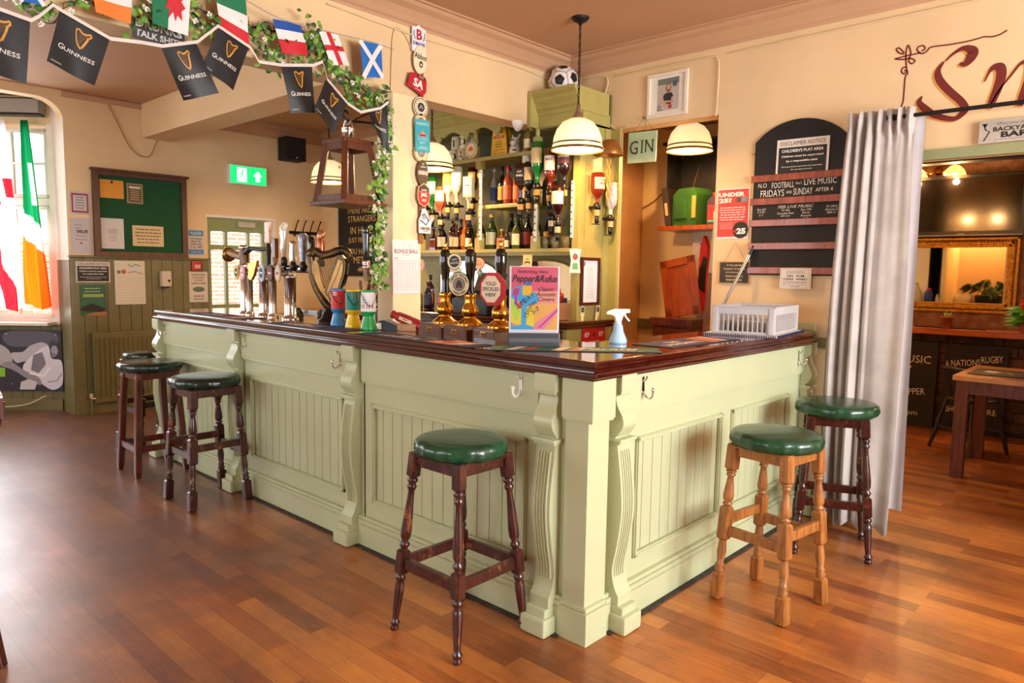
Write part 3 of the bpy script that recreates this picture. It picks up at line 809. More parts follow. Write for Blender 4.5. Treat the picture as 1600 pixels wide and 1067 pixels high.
for nm, x0, x1, z, d in (('lower_shelf', UX0, UX1, 1.618, 0), ('middle_shelf', -4.13, -3.66, 1.967, .02), ('top_shelf', UX0, UX1, 2.343, 0)):
    g = G(); g.b2((x0, UY+.01+d, z-.012), (x1, 4.44, z+.004), UNIT, .003); g.box(((x0+x1)/2, UY+.006+d, z-.006), (x1-x0, .02, .03), UNIT, .006)
    if nm == 'lower_shelf': g.box(((x0+x1)/2, UY+.02, z-.03), (x1-x0, .02, .03), UNIT, .004)
    g.done(nm, ub)
def post(x, z0, z1, y=UY+.03, w=.048):
    g = G(); L = z1-z0
    g.box((x, y, z0+.05), (w+.012, w+.012, .10), UNIT, .004); g.box((x, y, z1-.035), (w+.008, w+.008, .07), UNIT, .004)
    P = [(.5, 0), (.62, .02), (.62, .045), (.42, .07), (.38, .12), (.42, .2), (.40, .6), (.36, .85), (.55, .9), (.6, .93), (.42, .96), (.5, 1)]
    g.lathe([(r*w*1.0, z0+.1+(L-.17)*u) for r, u in P], UNIT, 16, (x, y, 0)); g.done('turned_post', ub)
post(-4.145, 1.622, 2.335); post(-3.545, 1.622, 2.335); post(-4.88, 1.622, 2.335); post(-4.20, 2.347, 2.62, w=.04); post(-3.545, 2.347, 2.60, w=.04)
# scalloped canopy
pts = []; x = UX0; n = 0
while x < -3.56:
    pts += [(x, 2.565), (x+.03, 2.55)]
    for i in range(9): pts.append((x+.03+.20*i/8*1.05, 2.548+.035*math.sin(PI*i/8)))
    pts += [(x+.27, 2.535), (x+.30, 2.50), (x+.33, 2.535)]
    x += .345
pts = [p for p in pts if p[0] <= -3.552]+[(-3.552, 2.56), (-3.552, 2.66), (UX0, 2.66)]
g = G(); g.prism(pts, UY, UY+.02, UNIT, 'y'); g.done('scalloped_valance', ub)
def corn(x0, x1):
    g = G(); prof = [(4.44, 2.60), (UY+.005, 2.60), (UY+.002, 2.63), (UY-.02, 2.645), (UY-.02, 2.66), (UY-.05, 2.69), (UY-.055, 2.70), (UY-.075, 2.72), (UY-.075, 2.745), (4.44, 2.745)]
    g.prism(prof, x0, x1, UNIT, 'x'); return g
corn(UX0, -3.72).done('cornice', ub)
g = G(); sx = .02
g.prism([(4.40, 2.585), (UY-.01, 2.585), (UY-.01, 2.615), (UY-.03, 2.63), (UY-.03, 2.65), (UY-.055, 2.68), (UY-.06, 2.70), (UY-.085, 2.72), (UY-.085, 2.745), (4.40, 2.745)], -3.545, -3.122, UNIT, 'x')
g.b2((-3.545, UY-.09, 2.50), (-3.515, UY+.0, 2.755), UNIT, .004)
g.done('cornice', ub)
g = G(); g.b2((-3.545, UY, 2.505), (-3.13, UY+.02, 2.59), UNIT, .003); g.b2((-3.545, UY+.02, 2.50), (-3.13, 4.44, 2.515), UNIT); g.done('canopy_fascia', ub)
# arched mirror panels below the lower shelf
MIRR = M('mirror_glass', '#e8ecec', .03, 1, var=0)
def arch(x0, x1, z0, z1, r_, n=10):
    c = (x0+x1)/2; h = (x1-x0)/2
    return [(x0, z0), (x1, z0)]+[(c+h*math.cos(PI*i/n), z1-r_+r_*math.sin(PI*i/n)) for i in range(n+1)]
g = G(); g.b2((UX0, 4.40, 1.10), (UX1-.03, 4.424, 1.60), UNIT)
g.done('mirror_surround', ub)
for x0, x1 in ((-5.0, -4.16), (-4.12, -3.30)):
    g = G(); a = arch(x0+.05, x1-.05, 1.13, 1.55, .14); g.prism(a, 4.388, 4.399, MIRR, 'y'); o = g.done('mirror', ub)
    g = G(); g.tube([(p[0], 4.39, p[1]) for p in a], .009, UNIT, 8, True); g.done('mirror_moulding', o)
# back counter
g = G(); slab(g, [(-5.28, 3.83), (-3.02, 3.83), (-3.02, 4.40), (-5.28, 4.40)], 1.085, 1.112, MAHOG, .008); slab(g, [(-5.27, 3.84), (-3.03, 3.84), (-3.03, 4.40), (-5.27, 4.40)], 1.06, 1.086, MAHOG, .006)
g.done('back_counter_top', ub)
g = G(); g.b2((-5.27, 3.88, 0), (-3.06, 4.42, 1.06), UNIT)
g.done('base_cupboard', ub)
g = G(); g.b2((-5.26, 3.86, .90), (-3.10, 3.885, 1.05), M('dark_drawer_front', '#3a1612', .3, var=.2), .004); g.done('drawer_front', ub)

# ------------------------------------------------------------------ bottles
GLM = {}
def gl(col, tr=.0, r=.04):
    tr = tr or .3
    k = (col, tr)
    if k not in GLM: GLM[k] = M('bottle_glass_%s_%s' % (col.strip('#'), tr), col, r, var=.0, tr=tr, coat=.5)
    return GLM[k]
PROF = {
 'spirit': [(.85, 0), (1, .02), (1, .58), (.93, .66), (.6, .73), (.36, .78), (.32, .84), (.32, .95), (.36, .955), (.36, 1)],
 'wine':   [(.85, 0), (1, .02), (1, .55), (.9, .63), (.6, .72), (.4, .80), (.34, .86), (.33, .96), (.38, .965), (.38, 1)],
 'round':  [(.8, 0), (1, .03), (1, .45), (.9, .6), (.55, .72), (.3, .8), (.28, .96), (.34, .965), (.34, 1)],
 'slim':   [(.9, 0), (1, .02), (1, .7), (.7, .78), (.45, .82), (.42, .97), (.46, 1)],
 'flared': [(.62, 0), (.66, .03), (.9, .3), (1, .52), (.92, .64), (.5, .76), (.32, .82), (.3, .96), (.36, .97), (.36, 1)],
 'square': [(.9, 0), (1, .02), (1, .6), (.9, .66), (.4, .72), (.34, .78), (.34, .96), (.4, .965), (.4, 1)],
}
def bottle(kind, loc, h, r, col, lab, cap, desc, inv=False, tr=0, group=None, cat='bottle', text=None, lz=(.15, .5), txtcol='#1a1a1a', lev=None, lev_col=None, name='bottle', rot=.35, optic=True, cap_h=.09):
    t = thing(name, desc, cat, loc, rot, group)
    T = Matrix.Translation((0, 0, h)) @ Matrix.Rotation(PI, 4, 'X') if inv else Matrix()
    g = G(T); seg = 4 if kind == 'square' else 18
    P = [(a*r, b*h*.97) for a, b in PROF[kind]]
    if kind == 'square':
        g.box((0, 0, .30*h), (2*r, 1.5*r, .60*h), gl(col, tr), r*.2)
        g.lathe([(r*.8, .595*h), (.4*r, .68*h), (.3*r, .74*h), (.3*r, .96*h)], gl(col, tr), 14)
    else: g.lathe(P, gl(col, tr), 18)
    g.done('glass_body', t)
    if lev:      # liquid of another colour shows through the lower (or upper) glass
        g = G(T); zz = [(a*r*1.006, b*h*.97) for a, b in PROF[kind]]
        a0, a1 = lev
        seq = [(rr, z) for rr, z in zz if a0*h <= z <= a1*h]
        def ra(z):
            for (r0, z0), (r1, z1) in zip(zz, zz[1:]):
                if z0 <= z <= z1: return r0+(r1-r0)*(z-z0)/max(1e-6, z1-z0)
            return zz[-1][0]
        seq = [(ra(a0*h), a0*h)]+seq+[(ra(a1*h), a1*h)]
        g.lathe(seq, gl(lev_col), 18, cap=False); g.done('liquid', t)
    if cap:
        g = G(T); cr = r*.42
        g.lathe([(cr, h*(1-cap_h)), (cr*1.05, h*(1-cap_h)+.002), (cr, h*1.0), (cr*.9, h*1.003)], flat(cap, .35), 14); g.done('cap', t)
    if lab:
        g = G(); z0, z1 = lz[0]*h, lz[1]*h
        if inv: z0, z1 = h-z1, h-z0
        if kind == 'square': g.fn = lambda p: (p[0], -1.5*r/2-.0008+p[1]*.5, p[2])
        else: g.fn = lambda p: ((r+.0008-p[1]*.5)*math.sin(p[0]/r), -(r+.0008-p[1]*.5)*math.cos(p[0]/r), p[2])
        w = r*1.15 if kind != 'square' else r*.86
        n = 8
        for i in range(n): g.add([(-w+2*w*i/n, 0, z0), (-w+2*w*(i+1)/n, 0, z0), (-w+2*w*(i+1)/n, 0, z1), (-w+2*w*i/n, 0, z1)], [(0, 1, 2, 3)], flat(lab))
        tc = flat(txtcol); zc = (z0+z1)/2; hh = z1-z0
        if text:
            for j, s_ in enumerate(text): g.text(s_, 0, z1-hh*(.25+.28*j), hh*.16, tc, -.001, maxw=w*1.5, bold=.03)
        else:
            g.rect(-w*.6, zc+hh*.12, w*.6, zc+hh*.26, tc, -.001); g.rect(-w*.45, zc-hh*.08, w*.45, zc-hh*.02, tc, -.001); g.rect(-w*.5, zc-hh*.26, w*.5, zc-hh*.20, tc, -.001)
        g.done('label', t)
    if inv and optic:
        g = G(); 
        g.lathe([(.008, -.125), (.016, -.12), (.016, -.085), (.012, -.08), (.022, -.072), (.022, -.03), (.026, -.028), (.026, .012), (.012, .02)], BLACKP, 12)
        g.done('optic_measure', t)
        g = G(); g.lathe([(.0235, -.072), (.0235, -.030)], gl('#d8a860', .3), 12, cap=False); g.done('measure_chamber', t)
        g = G(); g.box((0, .04, -.01), (.05, .09, .018), BLACKP, .003); g.box((0, .01, -.13), (.05, .035, .006), BLACKP, .002); g.done('bracket', t)
    return t

LB = 1.6225
B = bottle
grp = None
# lower shelf, left to right
S = [
 ('square', -4.79, 4.17, .19, .036, '#7a2c10', '#a34a22', '#301208', 'reddish amber square bottle, leftmost on the lower shelf right of the beer badges'),
 ('round', -4.665, 4.16, .235, .043, '#1c1212', '#e6d6b0', '#1a1010', 'dark bottle with large cream label on the lower shelf, second from left'),
 ('spirit', -4.555, 4.19, .235, .036, '#3a1d12', '#e2c9a4', '#2c2420', 'brown bottle with arched cream label on the lower shelf, left section'),
 ('spirit', -4.478, 4.15, .22, .03, '#2c120e', '#caa58c', '#38200f', 'slim dark brown bottle with pinkish label on the lower shelf'),
 ('round', -4.40, 4.18, .27, .033, '#c4671a', '#d98a32', '#b3201c', 'orange liqueur bottle with a red stopper on the lower shelf'),
 ('slim', -4.315, 4.14, .20, .03, '#15110f', '#e8e2d6', '#c9ccd0', 'bottle with black and white label beside the turned post'),
 ('wine', -4.07, 4.16, .285, .046, '#1f4a24', '#b7c2a2', '#c9a24a', 'green bottle with pale label, first right of the turned post'),
 ('square', -3.962, 4.17, .165, .04, '#b0682e', '#c77f3c', '#c8b48a', 'square cognac decanter with glass stopper on the lower shelf'),
 ('slim', -3.868, 4.13, .15, .022, '#2a1a14', '#e6ddc8', '#3a2014', 'small dark bottle with cream wrapper next to the cognac decanter'),
 ('wine', -3.82, 4.20, .275, .036, '#14100f', '#e4dccb', '#191212', 'dark wine bottle with square white label on the lower shelf'),
 ('spirit', -3.765, 4.12, .24, .034, '#5d6420', '#e9dfb0', '#2c5a28', 'olive green bottle with cream and red label on the lower shelf'),
 ('wine', -3.69, 4.17, .27, .037, '#120e12', '#8d1d20', '#6a1216', 'black bottle with deep red label left of the right turned post'),
]
for k, x, y, h, r, c, l, cp, d in S: bottle(k, (x, y, LB), h, r, c, l, cp, d)
for i, (k, x, h, r, c, l, cp, d) in enumerate((
 ('wine', -4.72, .29, .036, '#141a12', '#c8b890', '#b08a3a', 'tall dark gold-capped bottle in the back row of the lower shelf'),
 ('spirit', -4.61, .28, .036, '#5a2a10', '#e0cda0', '#1a1210', 'amber whisky bottle in the back row of the lower shelf between two dark ones'),
 ('spirit', -4.50, .30, .034, '#1a1412', '#a8803c', '#15110f', 'black bottle with dull gold label in the back row of the lower shelf'),
 ('wine', -4.36, .29, .035, '#3a1210', '#d8c0a0', '#6a1418', 'dark red bottle in the back row of the lower shelf left of the post'),
 ('wine', -4.01, .30, .036, '#20301a', '#ccc4a0', '#3a2a18', 'dark green wine bottle in the back row behind the cognac decanter'),
 ('spirit', -3.91, .30, .034, '#8a7a3c', '#e8dcb4', '#a08040', 'golden bottle in the back row of the lower shelf'),
 ('spirit', -3.74, .31, .034, '#241016', '#c8a888', '#1a1014', 'plum dark bottle in the back row of the lower shelf'),
 ('wine', -3.62, .29, .036, '#151313', '#caa04a', '#8a1418', 'black bottle with gold label and red cap in the back row beside the right post'))):
    bottle(k, (x, 4.33, LB), h, r, c, l, cp, d)
for k, x, h, r, c, l, cp, d in (
 ('spirit', -4.04, .32, .034, '#d8c8a0', '#e6e0d0', '#1a1816', 'pale gold bottle in the back row of the middle shelf'),
 ('spirit', -3.95, .33, .034, '#4a1c12', '#d8a868', '#1a1816', 'brown bottle in the back row of the middle shelf'),
 ('spirit', -3.80, .32, .034, '#7a3a1a', '#e8d8b0', '#b02020', 'copper brown bottle in the back row of the middle shelf')):
    bottle(k, (x, 4.33, 1.9725), h, r, c, l, cp, d)
bottle('spirit', (-4.93, 4.15, LB), .24, .038, '#3d4a1c', '#d6c478', '#22180c', 'olive bottle with straw label at the far left of the lower shelf')
bottle('spirit', (-5.04, 4.13, LB), .26, .036, '#2b160c', '#c6bda2', '#18100c', 'dark rum bottle half hidden behind the pillar on the lower shelf')
# middle shelf
MB_ = 1.9725
for k, x, y, h, r, c, l, cp, d, tr in (
 ('spirit', -4.085, 4.20, .30, .034, '#a8b6c4', '#26488a', '#d0d4d8', 'clear bottle with blue label on the middle shelf beside the post', .3),
 ('spirit', -4.00, 4.20, .31, .035, '#16120e', '#c79a4c', '#15110e', 'black bottle with gold label on the middle shelf', 0),
 ('spirit', -3.915, 4.18, .31, .037, '#c85a4a', '#e07858', '#c4181c', 'coral red bottle with bright red cap on the middle shelf', 0),
 ('spirit', -3.83, 4.20, .29, .038, '#d4552c', '#e37a50', '#e0c8a0', 'orange red liqueur bottle on the middle shelf', 0),
 ('slim', -3.745, 4.19, .27, .030, '#b9a878', '#e6dcc0', '#8a7048', 'straw coloured slim bottle at the right end of the middle shelf', 0)):
    bottle(k, (x, y, MB_), h, r, c, l, cp, d, tr=tr)
# inverted bottles hanging on optics, left to right (x, y, z of the neck)
OP = [
 ('wine', -4.855, 4.03, 2.00, .27, .040, '#1f2a16', '#c7b27a', 'dark inverted bottle nearest the pillar on the optics', None, 0),
 ('wine', -4.64, 4.02, 1.945, .29, .042, '#1e6a2e', '#cfe0b0', 'inverted green gin bottle on the optics beside the beer badges', None, 0),
 ('flared', -4.535, 4.02, 1.905, .24, .046, '#c25a3e', '#eac7b0', 'inverted rose pink bottle on the optics, left bank', None, 0),
 ('spirit', -4.44, 4.02, 2.00, .29, .045, '#eadfc4', '#d7a43a', 'inverted milky white bottle with gold label on the optics', None, 0),
 ('spirit', -4.335, 4.02, 1.99, .30, .045, '#c8c8b0', '#efe9dc', 'inverted clear vodka bottle with white label on the optics', None, .35),
 ('square', -4.195, 4.02, 1.93, .27, .040, '#cfc8a8', '#efe4bf', 'inverted clear square bottle with cream label left of the post', None, .3),
 ('spirit', -4.74, 4.03, 1.99, .28, .040, '#8a4a1c', '#e2c890', 'inverted amber rum bottle on the optics between two green ones', None, 0),
 ('spirit', -4.255, 4.12, 2.03, .26, .038, '#4a1a10', '#d8b888', 'inverted dark brown bottle set behind the clear square one', None, 0),
 ('spirit', -3.56, 4.03, 1.99, .27, .038, '#16161a', '#b8a070', 'inverted black bottle between the whiskey and the bright green one', None, 0),
 ('spirit', -3.40, 4.10, 1.86, .25, .038, '#5a1818', '#e0c8a0', 'inverted wine red bottle low on the optics behind the brown whisky', None, 0),
 ('square', -3.635, 4.02, 1.985, .27, .042, '#3a1a0c', '#16120f', 'inverted square whiskey bottle with black label on the optics', ["JACK", "DANIEL'S"], 0),
 ('slim', -3.665, 4.12, 2.13, .24, .036, '#c9b78c', '#efe6d2', 'inverted pale bottle with cream label high on the optics', None, .2),
 ('wine', -3.46, 4.0, 2.08, .31, .045, '#147a34', '#dcc88e', 'inverted bright green whiskey bottle with cream label', None, 0),
 ('spirit', -3.335, 4.0, 2.03, .29, .043, '#6e2410', '#e6ddd0', 'inverted reddish brown whisky bottle with white label', ["BELL'S"], 0),
 ('spirit', -3.205, 4.0, 2.06, .30, .050, '#1d0f10', '#4b1c1e', 'large dark inverted rum bottle with red lettering at upper right', ["CAPTAIN", "MORGAN"], 0),
 ('round', -3.20, 3.93, 1.80, .25, .046, '#2a0c0c', '#ead6b2', 'inverted dark cherry bottle with cream label below the rum bottle', None, 0)]
for k, x, y, z, h, r, c, l, d, tx, tr in OP:
    bottle(k, (x, y, z), h, r, c, l, None, d, inv=True, tr=tr, text=tx, txtcol='#e8e0d0' if l in ('#16120f', '#4b1c1e') else '#2a1a14')
bottle('round', (-3.065, 4.205, 1.93), .23, .05, '#7a2210', '#ead2a4', None, 'inverted red-brown liqueur bottle on the side panel optic', inv=True, text=['SOUTHERN', 'COMFORT'], rot=PI/2-.2, txtcol='#2a1a10')
bottle('spirit', (-3.065, 4.375, 1.86), .25, .042, '#e6ded6', '#d8c8c4', None, 'inverted white coconut rum bottle on the side panel optic', inv=True, rot=PI/2-.2, txtcol='#8a3a3a')
# optic rails
for x, z0, z1, lab in ((-4.10, 1.70, 2.25, 'white slotted optic rail left of the turned post'), (-3.52, 1.68, 2.2, 'white slotted optic rail right of the middle shelf'), (-3.175, 1.7, 2.1, 'white slotted optic rail by the corner stile')):
    g = G(); g.b2((x-.01, 4.055, z0), (x+.01, 4.067, z1), WHITEP)
    for k in range(int((z1-z0)/.05)): g.box((x, 4.053, z0+.03+.05*k), (.006, .006, .012), BLACKP)
    g.done('optic_rail', label=lab, cat='optic rail')
# glasses on the lower shelf, right bay
gt = None
for i, (x, y) in enumerate(((-3.475, 4.13), (-3.42, 4.16), (-3.37, 4.12), (-3.315, 4.16), (-3.26, 4.12), (-3.21, 4.17), (-3.45, 4.22), (-3.345, 4.24), (-3.24, 4.25))):
    if gt is None:
        g = G(); g.lathe([(.018, 0), (.020, .002), (.026, .05), (.030, .092), (.0285, .092), (.0245, .05), (.018, .008), (.0001, .008)], M('tumbler_glass', '#e8e2c8', .03, var=0, tr=.85), 16)
        gt = g.done('glass_tumbler', loc=(x, y, LB), label='short clear glass tumbler standing with others on the right of the lower shelf', cat='glass', group='tumblers on the lower shelf')
    else:
        c = gt.copy(); COL.objects.link(c); c.location = (x, y, LB)
# bottles and jars on the back counter
bottle('slim', (-4.97, 4.15, 1.114), .17, .04, '#8c8a2c', '#b3ad5a', '#d8d4c8', 'jar of green olives on the back counter beside the pillar')
bottle('round', (-4.85, 4.16, 1.114), .24, .038, '#141c38', '#2a3358', '#14161c', 'dark blue bottle on the back counter beside the olive jar')
bottle('spirit', (-4.92, 4.25, 1.114), .30, .036, '#5b1c22', '#a04a50', '#1a1012', 'tall wine red bottle behind the olive jar')
bottle('wine', (-3.34, 4.0, 1.114), .30, .042, '#101012', '#cdd0d4', '#141214', 'black wine bottle with white label behind the event poster')
bottle('flared', (-3.22, 3.98, 1.236), .10, .04, '#a81c1c', None, '#a81c1c', 'small red bottle on a box at the right of the back counter', cap_h=.3)
g = G(); g.box((0, 0, .06), (.17, .16, .12), M('cardboard_brown', '#8a5f3a', .8, var=.1), .003); g.box((0, -.081, .08), (.12, .002, .02), flat('#6b4526')); g.done('cardboard_box', loc=(-3.25, 3.98, 1.114), label='plain brown box at the right end of the back counter', cat='box')
g = G(); g.lathe([(.028, 0), (.035, .03), (.06, .06), (.05, .10), (.02, .13), (.0001, .135)], M('pink_blown_glass', '#d84a86', .1, var=.2, vs=15, coat=.5), 20); g.done('pink_ornament', loc=(-4.60, 4.12, 1.114), label='shiny bright pink rounded pouch between the first two beer handles', cat='packet')
# till and box behind the hand pumps
t = thing('cash_till', 'black cash till with raised screen seen behind the hand pumps', 'till', (-4.05, 4.05, 1.114))
g = G(); g.box((0, 0, .06), (.40, .32, .12), BLACKP, .01); g.done('drawer', t)
g = G(); g.prism([(-.15, .12), (.12, .12), (.12, .20), (-.12, .15)], -.17, .17, BLACKP, 'x'); g.done('keyboard', t)
g = G(); g.box((.02, .06, .25), (.30, .03, .16), BLACKP, .008, Matrix.Rotation(-.4, 3, 'X')); g.done('screen', t)

# ------------------------------------------------------------------ on top of the shelves
def tankard(loc, letter, lab, rot=.3):
    t = thing('letter_mug', lab, 'mug', loc, rot)
    g = G(); m = M('cream_glaze', '#ece0c4', .3, var=.04)
    g.lathe([(.036, 0), (.040, .004), (.040, .106), (.037, .11), (.036, .106), (.036, .01), (.0001, .01)], m, 20)
    g.fn = lambda p: ((.041-p[1]*.5)*math.sin(p[0]/.041), -(.041-p[1]*.5)*math.cos(p[0]/.041), p[2])
    g.text(letter, 0, .056, .07, flat('#15120f'), -.0006, bold=.02); g.fn = None; g.done('body', t)
    g = G(); g.tube([(.038+.026*math.sin(a), 0, .055+.034*math.cos(a)) for a in [PI*i/10 for i in range(11)]], .005, m, 8); g.done('handle', t)
TS_ = 2.348
tankard((-4.60, 4.16, TS_), 'C', 'cream mug with a black curl, lowest left on the top shelf')
tankard((-4.52, 4.18, TS_+.112), 'T', 'cream mug marked with a black T, upper row left')
tankard((-4.53, 4.17, TS_), 'O', 'cream mug below the mug marked T')
tankard((-4.42, 4.18, TS_+.112), 'D', 'cream mug marked with a black D in the upper row')
tankard((-4.43, 4.17, TS_), 'A', 'cream mug directly below the mug marked D')
tankard((-4.335, 4.18, TS_+.112), 'R', 'cream mug marked with a black R in the upper row')
tankard((-4.34, 4.17, TS_), 'S', 'cream mug below the mug marked R')
g = G(); CB = flat('#e6d8b4')
g.lathe([(.062, 0), (.066, .004), (.066, .012), (.0001, .012)], CB, 28, R=Matrix.Rotation(PI/2, 3, 'X'))
g.disc(0, 0, .056, flat('#2a2016'), -.013); g.disc(0, 0, .052, CB, -.0135); g.poly([(-.03, -.015), (-.02, .012), (0, .028), (.022, .014), (.03, -.012), (.012, -.006), (0, -.016), (-.012, -.006)], flat('#d2672a'), -.014)
g.done('pump_badge', loc=(-4.20, 4.055, TS_+.068), label='round cream badge with an orange emblem in front of the upper shelf post', cat='beer badge')
def wetfloor():
    t = thing('wet_floor_sign', 'folded yellow warning sign standing on the top shelf', 'sign', (-3.985, 4.15, TS_), .1)
    YEL = M('yellow_plastic', '#e8b828', .4, var=.04)
    g = G(); pts = [(-.085, 0), (.085, 0), (.062, .215), (.04, .235), (-.04, .235), (-.062, .215)]
    g.prism(pts, -.008, .008, YEL, 'y'); g.rect(-.03, .185, .03, .205, flat('#4a3a1a'), -.009)
    g.rect(-.052, .145, .052, .168, flat('#c8401c'), -.009); g.text('CAUTION', 0, .1565, .011, flat('#f2e4c0'), -.0095, maxw=.09)
    for i, s_ in enumerate(('ALWAYS', 'BEHAVE IN', 'THIS BAR')): g.text(s_, 0, .122-.02*i, .011, flat('#3a2a14'), -.009, maxw=.1, bold=.02)
    g.rect(-.05, .055, .05, .06, flat('#c8501c'), -.009); g.rect(-.055, .03, .055, .034, flat('#8a6a1c'), -.009)
    g.done('front_panel', t)
    g = G(T=Matrix.Translation((0, .05, 0))); g.prism(pts, -.006, .006, YEL, 'y'); g.done('rear_panel', t)
wetfloor()
g = G(); CW = M('cow_porcelain', '#ded6c8', .3, var=.03)
g.lathe([(.045, 0), (.05, .01), (.042, .05), (.03, .085), (.036, .10), (.03, .125), (.0001, .135)], CW, 16); g.lathe([(.02, 0), (.025, .015), (.015, .035), (.0001, .04)], CW, 12, (.02, -.03, .08), Matrix.Rotation(PI/2, 3, 'X'))
for a, b in ((.03, .03), (-.03, .07), (.0, .11)): g.lathe([(.016, -.006), (.018, 0), (.0001, .006)], flat('#201a18'), 10, (a*.8, -.038+abs(b-.05)*.2, b))
g.cyl((.03, 0, .12), (.05, 0, .15), .006, CW, 8); g.cyl((-.02, 0, .12), (-.03, 0, .15), .006, CW, 8)
g.done('cow_figurine', loc=(-3.80, 4.13, TS_), label='black and white cow figurine on the top shelf right of the yellow sign', cat='figurine')
bottle('slim', (-3.645, 4.10, TS_), .19, .03, '#8a6a34', '#e6d6a8', '#b0883c', 'tall gold bottle with arch shaped label at the right end of the top shelf')
bottle('wine', (-3.58, 4.16, TS_), .17, .022, '#142414', None, '#101a10', 'small dark green bottle at the right end of the top shelf')

# football on the cornice box
def football(loc, r):
    bm = bmesh.new(); bmesh.ops.create_icosphere(bm, subdivisions=1, radius=1); base = [v.co.normalized() for v in bm.verts]; tri = [[v.index for v in f.verts] for f in bm.faces]; bm.free()
    bm = bmesh.new(); bmesh.ops.create_icosphere(bm, subdivisions=6, radius=1)
    bm.verts.index_update(); V = [v.co.copy() for v in bm.verts]; F = [[v.index for v in f.verts] for f in bm.faces]; C_ = [f.calc_center_median() for f in bm.faces]; bm.free()
    inv = [Matrix((base[a], base[b], base[c])).transposed().inverted() for a, b, c in tri]
    W, K, S_ = [], [], []
    for f, c in zip(F, C_):
        best = None
        for im in inv:
            q = im @ c
            if min(q) > -1e-4: best = q; break
        s_ = sorted([x/sum(best) for x in best])
        (K if s_[2] > .655 else S_ if (s_[2] > .60 and False) or (s_[1]-s_[0] < 1 and abs(s_[2]-s_[1]) < .035 and s_[2] < .6) else W).append(f)
    R = Matrix.Rotation(.5, 3, 'X') @ Matrix.Rotation(.35, 3, 'Y')
    g = G(); V = [R @ (v*r) for v in V]
    g.add(V, W, M('white_football_leather', '#e2d6cc', .4, var=.05), True); g.add(V, K, M('black_football_leather', '#1c1a1e', .35), True); g.add(V, S_, M('football_seam', '#8a7f78', .6), True)
    g.done('football', loc=loc, label='white and black football on top of the green cornice in the corner', cat='ball')
football((-3.43, 4.24, 2.745+.112), .112)

# bell shaped copper lampshade thing hanging by the side optic
g = G(); g.lathe([(.095, 0), (.098, .004), (.078, .05), (.055, .10), (.05, .105), (.053, .10), (.075, .05), (.09, .004)], M('copper_hat', '#a86c34', .35, .5, var=.15), 24, cap=False)
g.done('copper_funnel', loc=(-3.02, 4.28, 2.285), label='copper coloured cone hanging at the top of the green side panel', cat='ornament')
g = G(); 
for k in range(14): g.tube([(.012*math.cos(k*.9+i*PI), .012*math.sin(k*.9+i*PI), -.022*k) for i in (0, 1)], .004, M('straw_braid', '#d8a048', .7, var=.2), 6)
g.tube([(.012*math.cos(k*.45), .012*math.sin(k*.45), -.011*k) for k in range(28)], .007, M('straw_braid'), 6); g.tube([(-.012*math.cos(k*.45), -.012*math.sin(k*.45), -.011*k) for k in range(28)], .007, M('straw_braid'), 6)
g.done('straw_braid', loc=(-3.02, 4.27, 2.26), label='braided straw plait hanging beside the red-brown liqueur bottle', cat='ornament')
g = G(); g.lathe([(.04, 0), (.044, -.008), (.040, -.02), (.034, -.04), (.018, -.066), (.0001, -.075)], WHITEP, 20); g.done('motion_sensor', loc=(XB+.03, 3.85, 2.522), label='white dome sensor under the edge of the header beam', cat='sensor')

# ------------------------------------------------------------------ pendant lamps
SH = M('lamp_shade_cream', '#ffe9b4', .3, var=0, em=.72)
SHI = M('lamp_shade_inner', '#ffd488', .35, var=0, em=1.0)
def pendant(loc, rose_z, label, p=40, full=True):
    t = thing('pendant_lamp', label, 'lamp', loc)
    R_ = .167
    prof = [(.030, .205), (.055, .200), (.10, .178), (.135, .135), (.155, .08), (.160, .035), (.167, .012)]
    g = G(); g.lathe([(r, z) for r, z in prof], SH, 40, cap=False); g.lathe([(r-.004, z-.003) for r, z in prof], SHI, 40, cap=False); g.done('lamp_shade', t)
    g = G(); g.lathe([(.168, .0), (.175, .004), (.175, .011), (.168, .016), (.163, .008), (.168, 0)], M('antique_brass_rim', '#6e5426', .3, .8), 40, cap=False)
    g.lathe([(.1605, .036), (.1635, .040), (.1605, .046)], M('antique_brass_rim'), 40, cap=False); g.done('rim', t)
    g = G(); g.lathe([(.034, .200), (.036, .21), (.030, .225), (.018, .245), (.012, .27), (.010, .29), (.0001, .295)], M('lamp_neck', '#8a6a50', .4, .4), 18); g.done('gallery', t)
    g = G(); g.T = Matrix.Translation((0, 0, .05)); g.lathe([(.0001, .0), (.025, .008), (.032, .04), (.022, .075), (.014, .09), (.014, .15)], M('bulb_glow', '#ffe9b8', .3, var=0, em=14), 16); g.done('bulb', t)
    zt = rose_z-loc[2]
    g = G(); z = .285; k = 0; n = int((zt-.06-z)/.026)
    for k in range(n+1):
        T_ = Matrix.Translation((0, 0, z+.013+k*.026)) @ Matrix.Rotation(PI/2*(k % 2), 4, 'Z')
        gg = [(.0075*math.cos(a), 0, .018*math.sin(a)) for a in [2*PI*i/10 for i in range(10)]]
        g.T = T_; g.tube(gg, .0022, IRON, 5, True)
    g.T = Matrix(); g.tube([(.003*math.sin(i), .003*math.cos(i), .28+(zt-.3)*i/30) for i in range(31)], .0022, IRON, 5)
    g.done('chain', t)
    g = G(); g.lathe([(.055, zt), (.056, zt-.006), (.045, zt-.02), (.015, zt-.035), (.008, zt-.05), (.0001, zt-.052)], IRON, 24); g.done('ceiling_rose', t)
    bulb((loc[0], loc[1], loc[2]+.012), p, .03)
    return t
pendant((-2.888, 3.731, 2.232), CZ, 'cream dome pendant lamp with dark rim on a chain, nearest the corner')
pendant((-4.31, 3.731, 2.232), CZ, 'cream dome pendant lamp partly hidden behind the pillar and beer badges')
